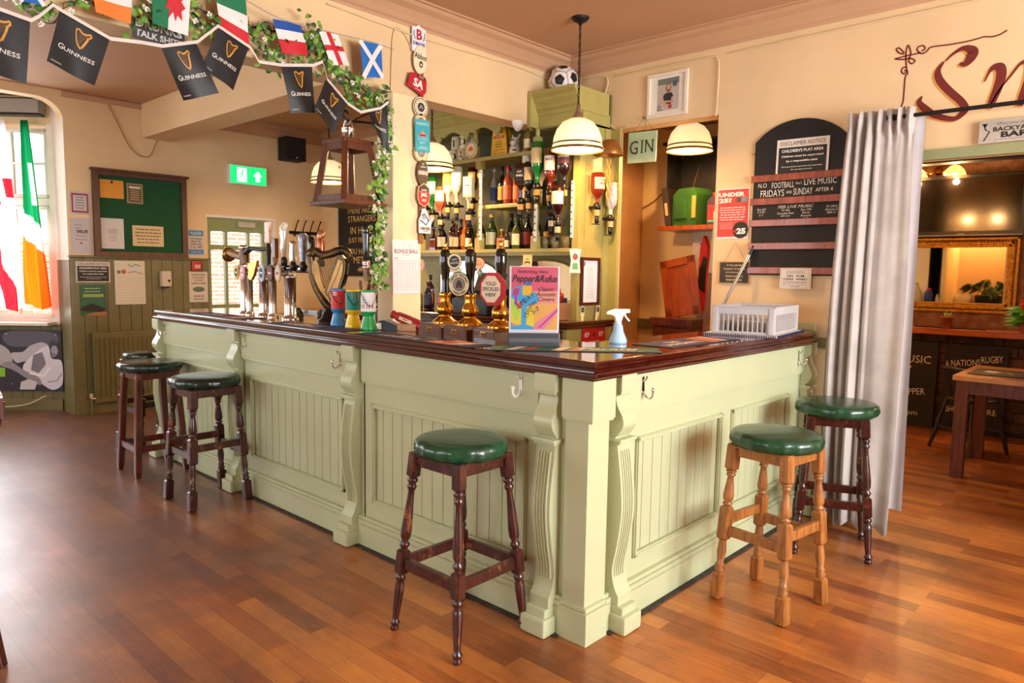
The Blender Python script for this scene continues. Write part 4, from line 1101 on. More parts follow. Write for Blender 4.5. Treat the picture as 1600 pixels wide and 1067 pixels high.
pendant((-5.73, 3.731, 2.232), CZ, 'cream dome pendant lamp seen beyond the wooden lantern')
pendant((-2.675, 4.79, 2.345), 2.69, 'cream dome pendant lamp hanging inside the passage beside the gin sign', 30)
# ------------------------------------------------------------------ things on the bar top
CT = 1.1235
# hand pumps
def handpump(x, y, rot, label):
    t = thing('hand_pump', label, 'beer pump', (x, y, CT), rot)
    CL = M('pump_clamp_wood', '#6a3418', .3, var=.25, vs=8, coat=.4, stretch=(1, 6, 6), col2='#44200f')
    g = G(); g.prism([(-.091, 0), (.091, 0), (.088, .045), (.07, .062), (-.07, .062), (-.088, .045)], -.10, .10, CL, 'y'); g.box((0, -.099, .03), (.16, .006, .04), CL, .002); o = g.done('clamp_box', t)
    g = G(); g.box((-.0, -.1035, .032), (.040, .003, .022), BRASS, .001); g.box((0, -.1055, .032), (.028, .002, .012), flat('#3a2414')); g.done('name_plate', o)
    g = G(); g.lathe([(.066, .062), (.067, .068), (.055, .078), (.036, .092), (.030, .10), (.040, .112), (.044, .13), (.040, .148), (.030, .160), (.026, .175), (.029, .20), (.0315, .212), (.028, .216)], BRASS, 24); g.done('brass_base', t)
    g = G(); g.lathe([(.022, .214), (.023, .22), (.020, .24), (.019, .27), (.022, .31), (.028, .36), (.0305, .39), (.028, .415), (.021, .432), (.014, .438)], BLACKG, 22); g.done('handle', t)
    g = G(); g.lathe([(.014, .436), (.015, .440), (.009, .446), (.007, .452), (.010, .460), (.007, .468), (.0001, .475)], BRASS, 14); g.done('finial', t)
    return t
hp1 = handpump(-2.745, 2.47, -.03, 'hand pump without a badge, leftmost of the three black handles')
hp2 = handpump(-2.560, 2.47, -.05, 'middle hand pump carrying two round ale badges')
hp3 = handpump(-2.352, 2.47, -.14, 'hand pump with red octagonal badge, nearest the event poster')
CR = flat('#e8d9ae')
g = G(); g.T = Matrix.Translation((-.035, -.040, .262)) @ Matrix.Rotation(.35, 4, 'Z')
g.lathe([(.058, 0), (.062, .003), (.062, .006), (.0001, .006)], flat('#1c1a18'), 32, R=Matrix.Rotation(PI/2, 3, 'X'))
g.disc(0, 0, .057, CR, -.0068, seg=32); g.disc(0, 0, .034, flat('#2a2622'), -.0072, seg=28); g.disc(0, 0, .031, flat('#8d8478'), -.0075, seg=28)
g.poly([(-.018, -.018), (-.012, .012), (0, .022), (.014, .010), (.02, -.014), (.004, -.022)], flat('#2a2320'), -.0078); g.poly([(-.012, -.022), (.004, -.004), (.008, -.022)], flat('#b03028'), -.008)
for txt, a0, a1 in (("TIMOTHY TAYLOR'S", 2.9, .25), ('LANDLORD', 3.95, 5.5)):
    n = len(txt)
    for i, ch in enumerate(txt):
        a = a0+(a1-a0)*i/(n-1); r_ = .0455
        g.text(ch, r_*math.cos(a), r_*math.sin(a), .0115, flat('#1d1a18'), -.0082, bold=.03, rot=(a-PI/2 if a1 < a0 else a+PI/2))
g.done('pump_badge', hp2, label='round cream badge with black ring and dark centre')
g = G(); g.T = Matrix.Translation((-.068, -.042, .352)) @ Matrix.Rotation(.35, 4, 'Z') @ Matrix.Rotation(-.12, 4, 'Y')
g.prism([(-.012, -.05), (.02, -.05), (.026, -.02), (-.018, -.02)], 0, .005, CR, 'y')
g.prism([(-.032, -.03), (.03, -.036), (.036, -.012), (-.03, -.008)], -.002, .003, CR, 'y')
g.lathe([(.040, 0), (.042, .003), (.0001, .0035)], flat('#b0a070'), 28, R=Matrix.Rotation(PI/2, 3, 'X'), c=(0, 0, .022)); g.disc(0, .022, .038, CR, -.0045); g.disc(0, .022, .029, flat('#23283c'), -.005)
g.text('CAN', 0, .032, .010, CR, -.0055, maxw=.04); g.text('MARCEL', 0, .015, .011, CR, -.0055, maxw=.05)
g.done('award_badge', hp2, label='small ring shaped award badge with dark blue centre')
g = G(); g.T = Matrix.Translation((.018, -.062, .245)) @ Matrix.Rotation(.62, 4, 'Z')
def octo(rx, rz): return [(rx*math.cos(PI/8+PI/4*i)/math.cos(PI/8), rz*math.sin(PI/8+PI/4*i)/math.cos(PI/8)) for i in range(8)]
RED = flat('#b41c1c')
g.prism(octo(.062, .078), 0, .012, RED, 'y'); g.poly(octo(.060, .076), RED, -.0004); g.poly([(p[0]-.009, p[1]) for p in octo(.046, .062)], flat('#ecdcc0'), -.001)
for i, s_ in enumerate(("'OLD", 'SPECKLED', "HEN'")): g.text(s_, -.009, .026-.026*i, .018, flat('#2a1414'), -.0015, maxw=.082, bold=.02)
g.done('pump_badge', hp3, label='red octagonal badge with cream face')
for x, lab in ((-2.50, 'chrome swan neck spout right of the middle hand pump'), (-2.285, 'chrome swan neck spout right of the third hand pump')):
    g = G(); g.tube(smooth_pts([(0, 0, -.05), (0, 0, .10), (-.008, 0, .15), (-.035, 0, .165), (-.06, 0, .15), (-.065, 0, .12)], 6), .006, CHROME, 8)
    g.done('beer_spout', loc=(x, 2.62, CT+.05), label=lab, cat='beer spout')

# beer fonts on the left
CHR2 = M('font_chrome', '#d4d2cf', .12, 1, var=.03)
font = thing('beer_font', 'chrome three column beer font with coloured badges and tall tap handles', 'beer font', (0, 2.42, CT))
def column(x, h, w=.068, z=0):
    g = G(); g.lathe([(w*.72, z), (w*.72, z+.012), (w*.55, z+.018), (w/2, z+.03), (w/2, h), (w*.56, h+.004), (w*.56, h+.02), (w*.4, h+.03)], CHR2, 24, (x, 0, 0)); g.done('column', font)
column(-4.785, .455, .062); column(-4.715, .27, .045); column(-4.515, .24); column(-4.18, .26, .075); column(-4.40, .27, .05)
g = G(); g.cyl((-4.84, 0, .325), (-3.92, 0, .325), .026, CHR2, 18); g.cyl((-4.80, -.05, .325), (-4.15, -.05, .325), .012, CHR2, 12); g.done('cross_bar', font)
g = G(); g.cyl((-4.785, .0, .40), (-4.93, -.03, .43), .024, CHR2, 16, .030); g.lathe([(.03, 0), (.05, .01), (.052, .02), (.03, .03), (.0001, .03)], M('bronze_horn', '#9a7a48', .25, .9), 18, (-4.93, -.03, .415), Matrix.Rotation(-1.4, 3, 'Y')); g.tube(smooth_pts([(-4.93, -.03, .46), (-4.97, -.04, .47), (-4.99, -.04, .45)], 4), .005, BRASS, 6); g.done('side_arm', font)
g = G(); g.tube(smooth_pts([(-4.74, -.01, .43), (-4.65, -.02, .455), (-4.52, -.02, .45), (-4.43, -.02, .455)], 6), [.02]*6+[.012]*13, IRON, 8); g.done('lever', font)
def badge(x, z, rx, rz, c1, c2, c3=None):
    g = G(); g.T = Matrix.Translation((x, -.075, z))
    g.cyl((0, .075, 0), (0, .004, 0), .016, CHR2, 12); g.prism([(rx*math.cos(2*PI*i/24), rz*math.sin(2*PI*i/24)) for i in range(24)], 0, .008, flat(c1), 'y')
    g.disc(0, 0, rx*.92, flat(c1), -.0004, rz*.92); g.disc(0, 0, rx*.68, flat(c2), -.001, rz*.6)
    if c3: g.rect(-rx*.5, -rz*.12, rx*.5, rz*.12, flat(c3), -.0015)
    g.done('badge', font)
badge(-4.755, .295, .035, .05, '#d8b81c', '#23201c', '#e8d048'); badge(-4.672, .295, .033, .05, '#d9a0a8', '#e8d8d8', '#c0404a')
badge(-4.41, .295, .038, .058, '#c8ccd8', '#1e2a5a', '#d8d8e4'); badge(-4.30, .295, .038, .055, '#4a1218', '#7a1c24', '#e0c8c0'); badge(-4.20, .295, .035, .055, '#c9b08a', '#d8c4a8', '#a0352c')
g = G(); g.T = Matrix.Translation((-4.54, -.07, .31)); g.prism([(-.06, -.055), (-.02, -.065), (.02, -.03), (.05, .03), (.065, .065), (.03, .055), (.0, .06), (-.03, .045), (-.06, .05), (-.05, .0)], 0, .02, M('gold_emblem', '#d29a2c', .3, .7, var=.2), 'y'); g.done('badge', font)
def taph(x, z0, z1, prof, m, m2=None, y=-.03):
    g = G(); L = z1-z0
    g.lathe([(.014, z0-.06), (.020, z0-.055), (.022, z0-.02), (.014, z0)], BLACKP, 12, (x, y, 0)); g.lathe([(r, z0+L*u) for r, u in prof], m, 14, (x, y, 0))
    if m2: g.lathe([(.028, -.012), (.031, -.006), (.031, .006), (.028, .012), (.0001, .0125)], m2, 18, (x, y, z1), Matrix.Rotation(PI/2-.3, 3, 'X'))
    g.done('tap_handle', font)
WB_ = M('white_orange_handle', '#e8e0d2', .35, var=.5, vs=30, col2='#d88a5a')
g = G(); g.b2((-4.425, -.04, .49), (-4.36, -.015, .63), WB_, .008); g.lathe([(.012, .27), (.014, .40), (.018, .44), (.012, .49)], IRON, 12, (-4.392, -.028, 0)); g.done('tap_handle', font)
g = G(); g.b2((-4.335, -.04, .39), (-4.285, -.015, .52), M('brown_handle', '#7a3a1a', .3, var=.3), .008); g.lathe([(.010, .33), (.016, .37), (.020, .39)], CHR2, 12, (-4.31, -.028, 0)); g.done('tap_handle', font)
taph(-4.195, .40, .59, [(.010, 0), (.014, .1), (.024, .3), (.018, .55), (.026, .8), (.02, 1)], M('clear_acrylic_handle', '#cfcac2', .12, .3, coat=.5), M('ivory_disc', '#e2dacb', .35))
taph(-4.085, .37, .50, [(.02, 0), (.024, .3), (.018, .8), (.022, .95), (.012, 1)], CHR2)
taph(-3.968, .37, .545, [(.018, 0), (.022, .3), (.026, .7), (.028, .9), (.018, 1)], M('silver_lettered_handle', '#8e96a4', .3, .6, var=.3, vs=30))
taph(-3.872, .40, .52, [(.014, 0), (.02, .5), (.022, .9), (.014, 1)], BLACKG)
taph(-3.765, .40, .53, [(.02, 0), (.022, .5), (.018, .9), (.012, 1)], M('copper_handle', '#9a5238', .25, .6, var=.2), M('copper_disc', '#c07c58', .3, .6))
g = G(); g.box((-4.25, .26, -.015), (1.1, .10, .03), M('drip_tray_black', '#241a18', .4), .008); 
g.done('drip_tray', font)
for x, lb in ((-4.36, 'black curved drip tray end between the middle and right chrome columns'), (-3.98, 'black curved drip tray end left of the bronze harp')):
    g = G(); g.prism([(-.09, 0), (.09, 0), (.09, .03), (.04, .065), (-.05, .07), (-.09, .05)], -.01, .01, BLACKG, 'y'); g.disc(-.03, .045, .006, flat('#8a8a8a'), -.0105); g.done('drip_tray_bracket', loc=(x, 2.56, CT), label=lb, cat='drip tray')

# bronze harp font
hf = thing('harp_beer_font', 'large bronze harp shaped beer font on a black stem', 'beer font', (-3.70, 2.40, CT), .62)
HB = M('harp_bronze', '#6e5638', .3, .75, var=.35, vs=10, col2='#2c241c'); HG = M('harp_gold', '#b88f58', .35, .65, var=.25, vs=8, col2='#8a6438')
def hp(cx, cy): return ((cx-230)/1690*1.03, (905-cy)/1690*1.03)
def htube(ctrl, r, m, n=6, flat_=.8, nm='x', sy=1.0):
    g = G(); P = [hp(*c) for c in ctrl]; pts = smooth_pts([(p[0], 0, p[1]) for p in P], n)
    rr = r if not isinstance(r, list) else [r[min(int(i/n), len(r)-1)]+(r[min(int(i/n)+1, len(r)-1)]-r[min(int(i/n), len(r)-1)])*((i % n)/n) for i in range(len(pts))]
    g.tube(pts, rr, m, 12); return g.done(nm, hf)
htube([(40, 235), (50, 320), (58, 420), (92, 540), (150, 640), (215, 725), (250, 745)], [.024, .022, .020, .021, .024, .028, .024], HB, nm='fore_pillar')
htube([(22, 235), (60, 215), (95, 200), (160, 232), (245, 222), (320, 192), (385, 188), (430, 220), (438, 262), (420, 288), (395, 275)], [.026, .032, .026, .024, .025, .026, .026, .024, .018, .013, .010], HB, nm='neck')
htube([(100, 200), (165, 222), (245, 210), (320, 182), (385, 178), (428, 205)], [.006, .010, .012, .012, .012, .006], HG, nm='gilded_neck_edge')
g = G(); P = [hp(*c) for c in ((330, 232), (362, 228), (398, 262), (412, 300), (405, 400), (352, 560), (300, 715), (268, 720), (232, 640), (196, 590))]
g.prism(P, -.022, .022, HB, 'y'); g.done('sound_box', hf)
g = G(); P = [hp(*c) for c in ((345, 275), (385, 290), (392, 330), (380, 420), (335, 560), (296, 690), (245, 630), (222, 590))]
g.prism(P, -.030, -.020, HG, 'y'); g.stroke([hp(*c) for c in ((372, 300), (330, 430), (275, 540), (240, 630))], .006, HB, -.0305); g.done('gilded_sound_board', hf)
g = G(); P = [hp(*c) for c in ((72, 292), (110, 285), (135, 330), (150, 460), (185, 560), (225, 610), (262, 715), (222, 700), (150, 600), (98, 480), (75, 380))]
g.prism(P, -.012, .012, HG, 'y'); g.done('inner_board', hf)
g = G()
for k in range(13):
    a = hp(128+17.5*k, 275-5.2*k+(3 if k % 2 else 0)); u = k/12; b = hp(200+145*u+2, 590-330*u)
    if k == 0: b = hp(205, 590)
    g.tube([(a[0], -.004, a[1]), (b[0], -.004, b[1])], .0024, HB, 5)
for k in range(13):
    a = hp(128+17.5*k, 265-5.2*k); g.lathe([(.004, 0), (.004, .004), (.0001, .005)], HG, 6, (a[0], -.022, a[1]), Matrix.Rotation(PI/2, 3, 'X'))
g.done('strings', hf, kind=None)
g = G(); g.lathe([(.072, 0), (.074, .006), (.070, .016), (.060, .028), (.05, .036), (.042, .06), (.026, .085), (.022, .11), (.018, .12)], M('stem_black_bronze', '#2a2624', .3, .6, var=.2), 32)
g.done('pedestal', hf)
g = G(); P = [hp(*c) for c in ((425, 300), (410, 420), (380, 520), (360, 540), (395, 400))]; g.prism(P, .0, .03, BLACKG, 'y'); g.done('rear_stay', hf)

# second tap with the black handle
bt = thing('beer_tap', 'single beer tap with tall black handle behind the collection tins', 'beer tap', (-3.425, 2.50, CT))
g = G(); g.lathe([(.05, 0), (.05, .008), (.03, .02), (.024, .05), (.024, .22), (.03, .24)], CHR2, 20); g.done('column', bt)
g = G(); g.lathe([(.010, .24), (.012, .27), (.018, .29), (.02, .33), (.024, .335), (.024, .35), (.020, .352), (.024, .36), (.024, .375), (.02, .38)], CHR2, 16, (0, -.03, .0)); g.cyl((-.06, -.03, .325), (.0, -.03, .325), .016, M('gold_spout', '#b08a50', .3, .8), 12, .012); g.done('collar', bt)
g = G(); g.lathe([(.014, .38), (.019, .40), (.018, .47), (.022, .52), (.020, .535), (.022, .54), (.019, .575), (.012, .585)], BLACKG, 16, (0, -.03, 0)); g.done('handle', bt)
g = G(); g.T = Matrix.Translation((.01, -.05, .215)); g.tube(smooth_pts([(-.04, 0, .05), (-.035, 0, .0), (-.015, 0, -.05), (0, 0, -.07), (.02, 0, -.04), (.045, 0, .04), (.05, 0, .055)], 5), .009, HB, 8); g.tube(smooth_pts([(.015, -.004, -.04), (.045, -.004, .04)], 4), .008, HG, 8); g.done('harp_emblem', bt)

# collection tins
def tin(loc, base, lid, lab, desc, draw, rot=.62):
    t = thing('collection_tin', desc, 'collection tin', loc, rot)
    m = M('tin_plastic_'+base, base, .3, var=.03, coat=.3)
    g = G(); g.lathe([(.044, 0), (.046, .004), (.043, .018), (.030, .070), (.029, .082), (.040, .090), (.041, .102)], m, 30); g.done('base', t)
    g = G(); g.lathe([(.0405, .10), (.0405, .208)], flat(lab), 30); 
    g.fn = lambda p: ((.0412-p[1]*.4)*math.sin(p[0]/.0412), -(.0412-p[1]*.4)*math.cos(p[0]/.0412), p[2])
    draw(g); g.done('label_band', t)
    g = G(); g.lathe([(.042, .205), (.042, .213), (.038, .216), (.0001, .216)], M('tin_plastic_'+lid, lid, .3, var=.03), 30); g.box((0, 0, .2165), (.03, .004, .001), BLACKP); g.done('lid', t)
    g = G(); g.tube(smooth_pts([(.042, -.005, .21), (.05, -.03, .17), (.03, -.046, .13), (.0, -.044, .15), (-.03, -.034, .2), (-.036, -.01, .214)], 8), .0016, BLACKP, 5); g.done('cord', t)
W_ = flat('#efe9e4')
def d1(g):
    g.text('SS', -.005, .188, .022, W_, bold=.03)
    for i in range(4): g.rect(-.03, .160-.009*i, .025-.008*(i % 2), .164-.009*i, W_)
def d2(g):
    g.rect(-.04, .165, .01, .205, flat('#e6dce0')); g.rect(-.05, .105, .05, .118, flat('#c02878')); g.rect(-.035, .178, .0, .182, flat('#8a5a9a')); g.rect(-.04, .145, .015, .155, flat('#a8d8d0')); g.rect(.02, .15, .05, .2, flat('#c8a850'))
def d3(g):
    for i, s_ in enumerate(('Help', 'support', 'our local care')): g.text(s_, -.012, .178-.013*i, .008, flat('#3a3034'), maxw=.05)
    for k, c in enumerate(('#b05a4a', '#c08a7a', '#9a3a34')): g.rect(-.045+.03*k, .118, -.022+.03*k, .140, flat(c))
    g.rect(-.05, .112, .055, .115, flat('#c0b0b0'))
tin((-3.523, 2.345, CT), '#2a86c8', '#2a86c8', '#d23a40', 'charity tin with red label and blue hourglass base', d1)
tin((-3.362, 2.335, CT), '#f0c818', '#e8c020', '#1c8a80', 'charity tin with teal label and yellow hourglass base', d2)
tin((-3.205, 2.325, CT), '#1f9e4c', '#1f9e4c', '#e9e4e2', 'charity tin with white label and green hourglass base', d3)

# snack packet on a wooden block, card reader
t = thing('card_reader', 'small black and white card reader right of the green tin', 'card reader', (-3.14, 2.42, CT), .5)
g = G(); g.prism([(-.06, 0), (.06, 0), (.05, .03), (-.02, .055), (-.05, .05)], -.035, .035, BLACKP, 'y'); g.done('body', t)
g = G(); g.box((-.045, -.037, .022), (.02, .004, .035), WHITEP, .002); g.box((-.05, 0, .03), (.006, .06, .05), M('reader_screen', '#c8d4e0', .2), .002); g.done('screen', t)
g = G(); g.box((0, 0, .02), (.12, .09, .04), M('pale_block', '#c89460', .5, var=.15, stretch=(1, 6, 6)), .003); g.done('wooden_block', loc=(-3.02, 2.47, CT), rot=.3, label='pale wooden block under the red snack packet', cat='block')
t = thing('snack_packet', 'crumpled red and cream snack packet leaning beside the first hand pump', 'packet', (-3.03, 2.46, CT+.055), (0, .26, .15))
g = G(); PK = M('red_packet_foil', '#b8202a', .3, var=.25, vs=30, bump=.3, bs=60)
g.lathe([(.006, -.125), (.024, -.115), (.018, -.10), (.028, -.07), (.030, 0), (.028, .07), (.018, .10), (.024, .115), (.006, .125)], PK, 14, R=Matrix.Rotation(PI/2, 3, 'Y')); g.done('wrapper', t)
g = G(); g.fn = lambda p: (p[0], -.0305*math.cos(p[2]/.03), .0305*math.sin(p[2]/.03)); g.rect(-.06, -.02, .07, .03, flat('#7a5a48')); g.text('FREDDY', .0, .005, .022, flat('#e6d8b8'), -.0012, bold=.02) if False else g.rect(-.045, -.004, .05, .014, flat('#e6d8b8'), -.001)
g.done('label', t)

# event poster in an acrylic stand
def poster(g, w, h):
    W2, H2 = w/2, h/2
    y = -.0010
    g.rect(-W2, -H2, W2, H2, flat('#e88a9a'), y)
    def blob(pts, c, yy=-.0014): g.poly([(-W2+p[0]*w, -H2+p[1]*h) for p in pts], flat(c), yy)
    blob([(0, .62), (1, .62), (1, 1), (0, 1)], '#e0607a'); blob([(.45, 0), (1, 0), (1, .42), (.4, .42)], '#f0b060'); blob([(.55, .42), (1, .42), (1, .62), (.5, .62)], '#f09a88', -.0015)
    blob([(.35, .0), (.7, .0), (1, .28), (1, .36)], '#e888a0', -.0017); blob([(.62, .02), (1, .30), (1, .34), (.6, .04)], '#c8408a', -.0018)
    blob([(0, .12), (.18, .05), (.5, .05), (.48, .35), (.2, .4), (0, .36)], '#f0d040', -.0019); blob([(0, .30), (.12, .12), (.2, .3), (.1, .5), (0, .5)], '#b8d850', -.002)
    blob([(0, 0), (.5, 0), (.45, .05), (.33, .08), (.33, .35), (.4, .4), (.55, .42), (.6, .5), (.52, .6), (.36, .56), (.34, .62), (.3, .72), (.1, .68), (0, .62), (0, .5), (.22, .45), (.22, .08), (.05, .05), (0, .12)], '#4aa8d8', -.0022)
    blob([(.24, .55), (.44, .55), (.44, .70), (.24, .70)], '#f0b838', -.0024); blob([(.28, .72), (.44, .71), (.43, .77), (.3, .78)], '#4878b8', -.0025)
    blob([(.02, .54), (.16, .56), (.18, .66), (.06, .66)], '#c83878', -.0026); blob([(.07, .40), (.13, .40), (.13, .56), (.07, .56)], '#a050c0', -.0027); blob([(.12, .32), (.22, .34), (.22, .42), (.14, .42)], '#d85a38', -.0028)
    K = flat('#2a2630')
    g.text('Performing Here', -.01, H2*.84, .018, K, -.003, shear=.3, maxw=w*.86); g.text('Pepper&Rufus', 0, H2*.60, .040, K, -.003, w=w*.97, shear=.3, bold=.02)
    for i, s_ in enumerate(('Classic', 'Acoustic', 'Covers')): g.text(s_, W2*.50, H2*(.30-.16*i), .018, K, -.003, shear=.35, maxw=w*.45)
    for s_, x, z, r_ in (('S', -.8, -.18, .2), ('U', -.62, -.22, .6), ('N', -.5, -.1, .8), ('DAY', -.25, .02, .7), ('15th', -.3, -.45, 1.2), ('5-7', .05, -.38, .6), ('pm', -.05, -.2, .5)): g.text(s_, x*W2, z*H2, .020, flat('#1c3060') if s_ in 'SUN' else K, -.003, rot=r_)
pt = thing('poster_stand', 'colourful live music poster in a clear stand on the bar corner', 'poster', (-2.065, 2.385, CT), math.radians(47))
g = G(); g.box((0, 0, .030), (.225, .075, .06), M('dark_grey_stand', '#3c3e44', .35, var=.05), .006); g.box((0, -.038, .03), (.225, .004, .018), M('dark_grey_stand_lip', '#55575c', .3), .002); g.done('stand_base', pt)
g = G(); g.box((0, .0, .205), (.222, .004, .295), flat('#ece6ea'), .001); g.T = Matrix.Translation((0, -.0022, .212)); poster(g, .206, .275); g.done('poster_sheet', pt)
g = G(); g.b2((-.114, -.0085, .055), (.114, -.0065, .362), PANE); g.done('acrylic_cover', pt)

# spray bottle
t = thing('spray_bottle', 'white trigger spray bottle with pale blue liquid on the bar corner', 'spray bottle', (-1.90, 2.80, CT), .75)
g = G(); g.lathe([(.040, 0), (.043, .004), (.041, .02), (.026, .055), (.020, .085), (.014, .095)], M('pale_blue_liquid', '#b4d4ec', .15, var=.02, tr=.15, coat=.4), 24); g.done('body', t)
g = G(); g.cyl((0, 0, .085), (0, 0, .112), .015, WHITEP, 16)
g.prism([(-.058, .138), (-.052, .150), (-.02, .162), (.05, .162), (.052, .146), (.028, .142), (.020, .128), (.014, .108), (-.012, .108), (-.018, .126), (-.03, .134)], -.013, .013, WHITEP, 'y')
g.done('trigger_head', t)
g = G(); g.tube(smooth_pts([(.028, 0, .145), (.032, 0, .128), (.045, 0, .112), (.052, 0, .105)], 4), .005, WHITEP, 6); g.done('trigger', t)

# grey crate on a striped towel
t = thing('towel', 'blue and white striped towel folded flat under the grey crate', 'towel', (-1.745, 3.955, CT), math.radians(8))
g = G(); TWm = M('white_towelling', '#e4e2e2', .9, var=.06, vs=60, bump=.4, bs=200); TBm = M('navy_stripe', '#232a4a', .9, var=.05)
tw, td = .40, .60
g.box((0, 0, .005), (tw, td, .010), TWm, .003)
n = 34
for i in range(n):
    x = -tw/2+.006+(tw-.012)*i/(n-1); g.box((x, -td/2-.001, .0055), (.0032, .006, .0125), TBm); 
for i in range(46):
    y = -td/2+.006+(td-.012)*i/45; g.box((tw/2+.001, y, .0055), (.006, .0032, .0125), TBm)
g.done('cloth', t)
t = thing('plastic_crate', 'open slatted light grey plastic crate at the wall end of the bar', 'crate', (-1.745, 3.965, CT+.0105), math.radians(8))
g = G(); cw, cd, ch = .335, .52, .150; th = .012
def frame_ring(g, w, d, z0, z1, th, m):
    for (cx, cy, sx, sy) in ((0, -d/2+th/2, w, th), (0, d/2-th/2, w, th), (-w/2+th/2, 0, th, d), (w/2-th/2, 0, th, d)): g.box((cx, cy, (z0+z1)/2), (sx, sy, z1-z0), m, .003)
frame_ring(g, cw, cd, ch-.045, ch, th, GREYP); frame_ring(g, cw-.01, cd-.01, 0, .012, th, GREYP); frame_ring(g, cw+.008, cd+.008, ch-.008, ch, .014, GREYP)
for sx in (-1, 1):
    for sy in (-1, 1): g.box((sx*(cw/2-.014), sy*(cd/2-.014), ch/2), (.034, .034, ch), GREYP, .008)
g.done('frame', t)
g = G()
for i in range(11):
    x = -cw/2+.035+(cw-.07)*i/10
    for sy in (-1, 1): g.box((x, sy*(cd/2-.010), .055), (.006, .010, .10), GREYP)
for i in range(19):
    y = -cd/2+.035+(cd-.07)*i/18
    for sx in (-1, 1): g.box((sx*(cw/2-.010), y, .055), (.010, .006, .10), GREYP)
g.done('side_slats', t)
g = G()
for i in range(9): g.box((-cw/2+.03+(cw-.06)*i/8, 0, .004), (.010, cd-.03, .006), GREYP)
for i in range(9):
    x = -cw/2+.045+(cw-.09)*i/8; 
    for j in range(2): g.box((x, -cd/2+.10+.30*j, .035), (.004, .16, .06), GREYP)
g.done('base_grid', t)

# bar runners and beer mats
def runner(loc, rot, w, d, c, label, draw):
    g = G(); g.box((0, 0, .0015), (w, d, .003), flat('#16161a'), 0); g.fn = lambda p: (p[0], p[2], .0032-p[1]*.3)
    g.rect(-w/2+.004, -d/2+.004, w/2-.004, d/2-.004, flat(c, .7), -.0002); draw(g, w, d)
    g.done('bar_runner', loc=loc, rot=rot, label=label, cat='bar mat')
NV = '#2b2a5c'
def lond(g, w, d, s1='LONDON', s2='PRIDE', oc='#c8502c', cr=True):
    g.text(s1, -w*.16, d*.13, d*.20, W_, -.001, maxw=w*.5, bold=.02); g.text(s2, -w*.16, -d*.16, d*.22, W_, -.001, maxw=w*.5, bold=.02)
    if oc: g.poly([(w*.12, -d*.45), (w*.26, -d*.45), (w*.36, d*.45), (w*.2, d*.45)], flat(oc), -.0006); g.poly([(w*.28, -d*.45), (w*.34, -d*.45), (w*.44, d*.45), (w*.38, d*.45)], flat('#d8c8b8'), -.0006)
runner((-4.72, 2.24, CT), 0, .80, .17, '#25264e', 'navy and red bar runner at the far left end of the bar', lambda g, w, d: lond(g, w, d, 'PROPER JOB', 'CORNISH IPA'))
runner((-3.58, 2.225, CT), 0, .78, .16, '#2f2e66', 'dark blue bar runner in front of the bronze harp', lambda g, w, d: lond(g, w, d, 'THE', 'LAUNDRETTE', None))
runner((-2.62, 2.205, CT), -.02, .86, .165, '#2b2848', 'purple navy bar runner with orange flash in front of the hand pumps', lambda g, w, d: lond(g, w, d, 'THE', 'LAUNDRETTE'))
def grn(g, w, d):
    g.text('Poretti', w*.20, d*.1, d*.40, W_, -.001, shear=.4, bold=.02, maxw=w*.36); g.text('BIRRIFICIO ANGELO', w*.20, -d*.26, d*.13, W_, -.001, maxw=w*.4)
    for k, c in enumerate(('#d8c0b0', '#b03c34', '#1f5a3c', '#d8c0b0', '#b04a3c')): g.poly([(-w*.42+w*.09*k, -d*.42), (-w*.36+w*.09*k, -d*.42), (-w*.28+w*.09*k, d*.42), (-w*.34+w*.09*k, d*.42)], flat(c), -.0006)
runner((-1.855, 2.415, CT), math.radians(42.6), .72, .165, '#2c6a4e', 'green bar runner laid diagonally across the bar corner', grn)
runner((-1.715, 3.13, CT), PI/2, .66, .215, NV, 'navy bar runner with orange flash on the short side of the bar', lambda g, w, d: lond(g, w, d, 'THE', 'LAUNDRETTE'))
# ------------------------------------------------------------------ signs on the pillar
INK = flat('#1c1816'); INKR = flat('#b0241c'); WHT = flat('#e8e2d8'); CRM = flat('#e6d6b0')
def psign(label, y, z, w, h, bg, draw, shape=None, tilt=0, x=XB+.004, t=.006, edge=None, yaw=.0, name='pump_badge', cat='beer badge', dx=0):
    return sign(name, label, cat, (x+dx, y, z), RW+yaw, w, h, flat(bg), draw, t=t, shape=shape, tilt=tilt, edge=edge)
def ell(rx, rz, n=24): return [(rx*math.cos(2*PI*i/n), rz*math.sin(2*PI*i/n)) for i in range(n)]
g = G(); g.b2((XB+.001, 2.955, 1.62), (XB+.012, 2.99, 2.92), M('badge_rail_wood', '#8a5228', .45, var=.2)); g.done('badge_rail', label='thin wooden strip on the pillar behind the column of beer badges', cat='rail')
DX = .012
def b1(g, w, h):
    g.poly([(-.052, .06), (-.02, .07), (0, .082), (.02, .07), (.052, .06), (.052, -.07), (-.052, -.08)], flat('#dcdce2'), -.001)
    g.text('B', .002, .025, .062, INKR, -.002, bold=.03); g.stroke([(-.03, -.005), (-.042, .02), (-.04, .045)], .006, flat('#4a5a4a'), -.002); g.stroke([(.032, -.008), (.044, .018), (.042, .042)], .006, flat('#4a5a4a'), -.002)
    g.text('BOMBARDIER', 0, -.03, .022, flat('#2a3a7a'), -.002, w=.094, bold=.02)
psign('white shield badge with a red letter B, topmost on the pillar', 2.945, 2.868, .11, .16, '#dcdce2', b1, [(-.054, .065), (-.02, .072), (0, .084), (.02, .072), (.054, .065), (.054, -.085), (-.054, -.075)], dx=DX)
def b2_(g, w, h): g.poly(ell(.050, .082), CRM, -.001); g.text('Abbot', 0, .018, .034, INK, -.002, w=.098, bold=.02); g.disc(.006, -.028, .015, flat('#5a1a18'), -.002, .020); g.disc(.006, -.03, .007, CRM, -.0025, .008)
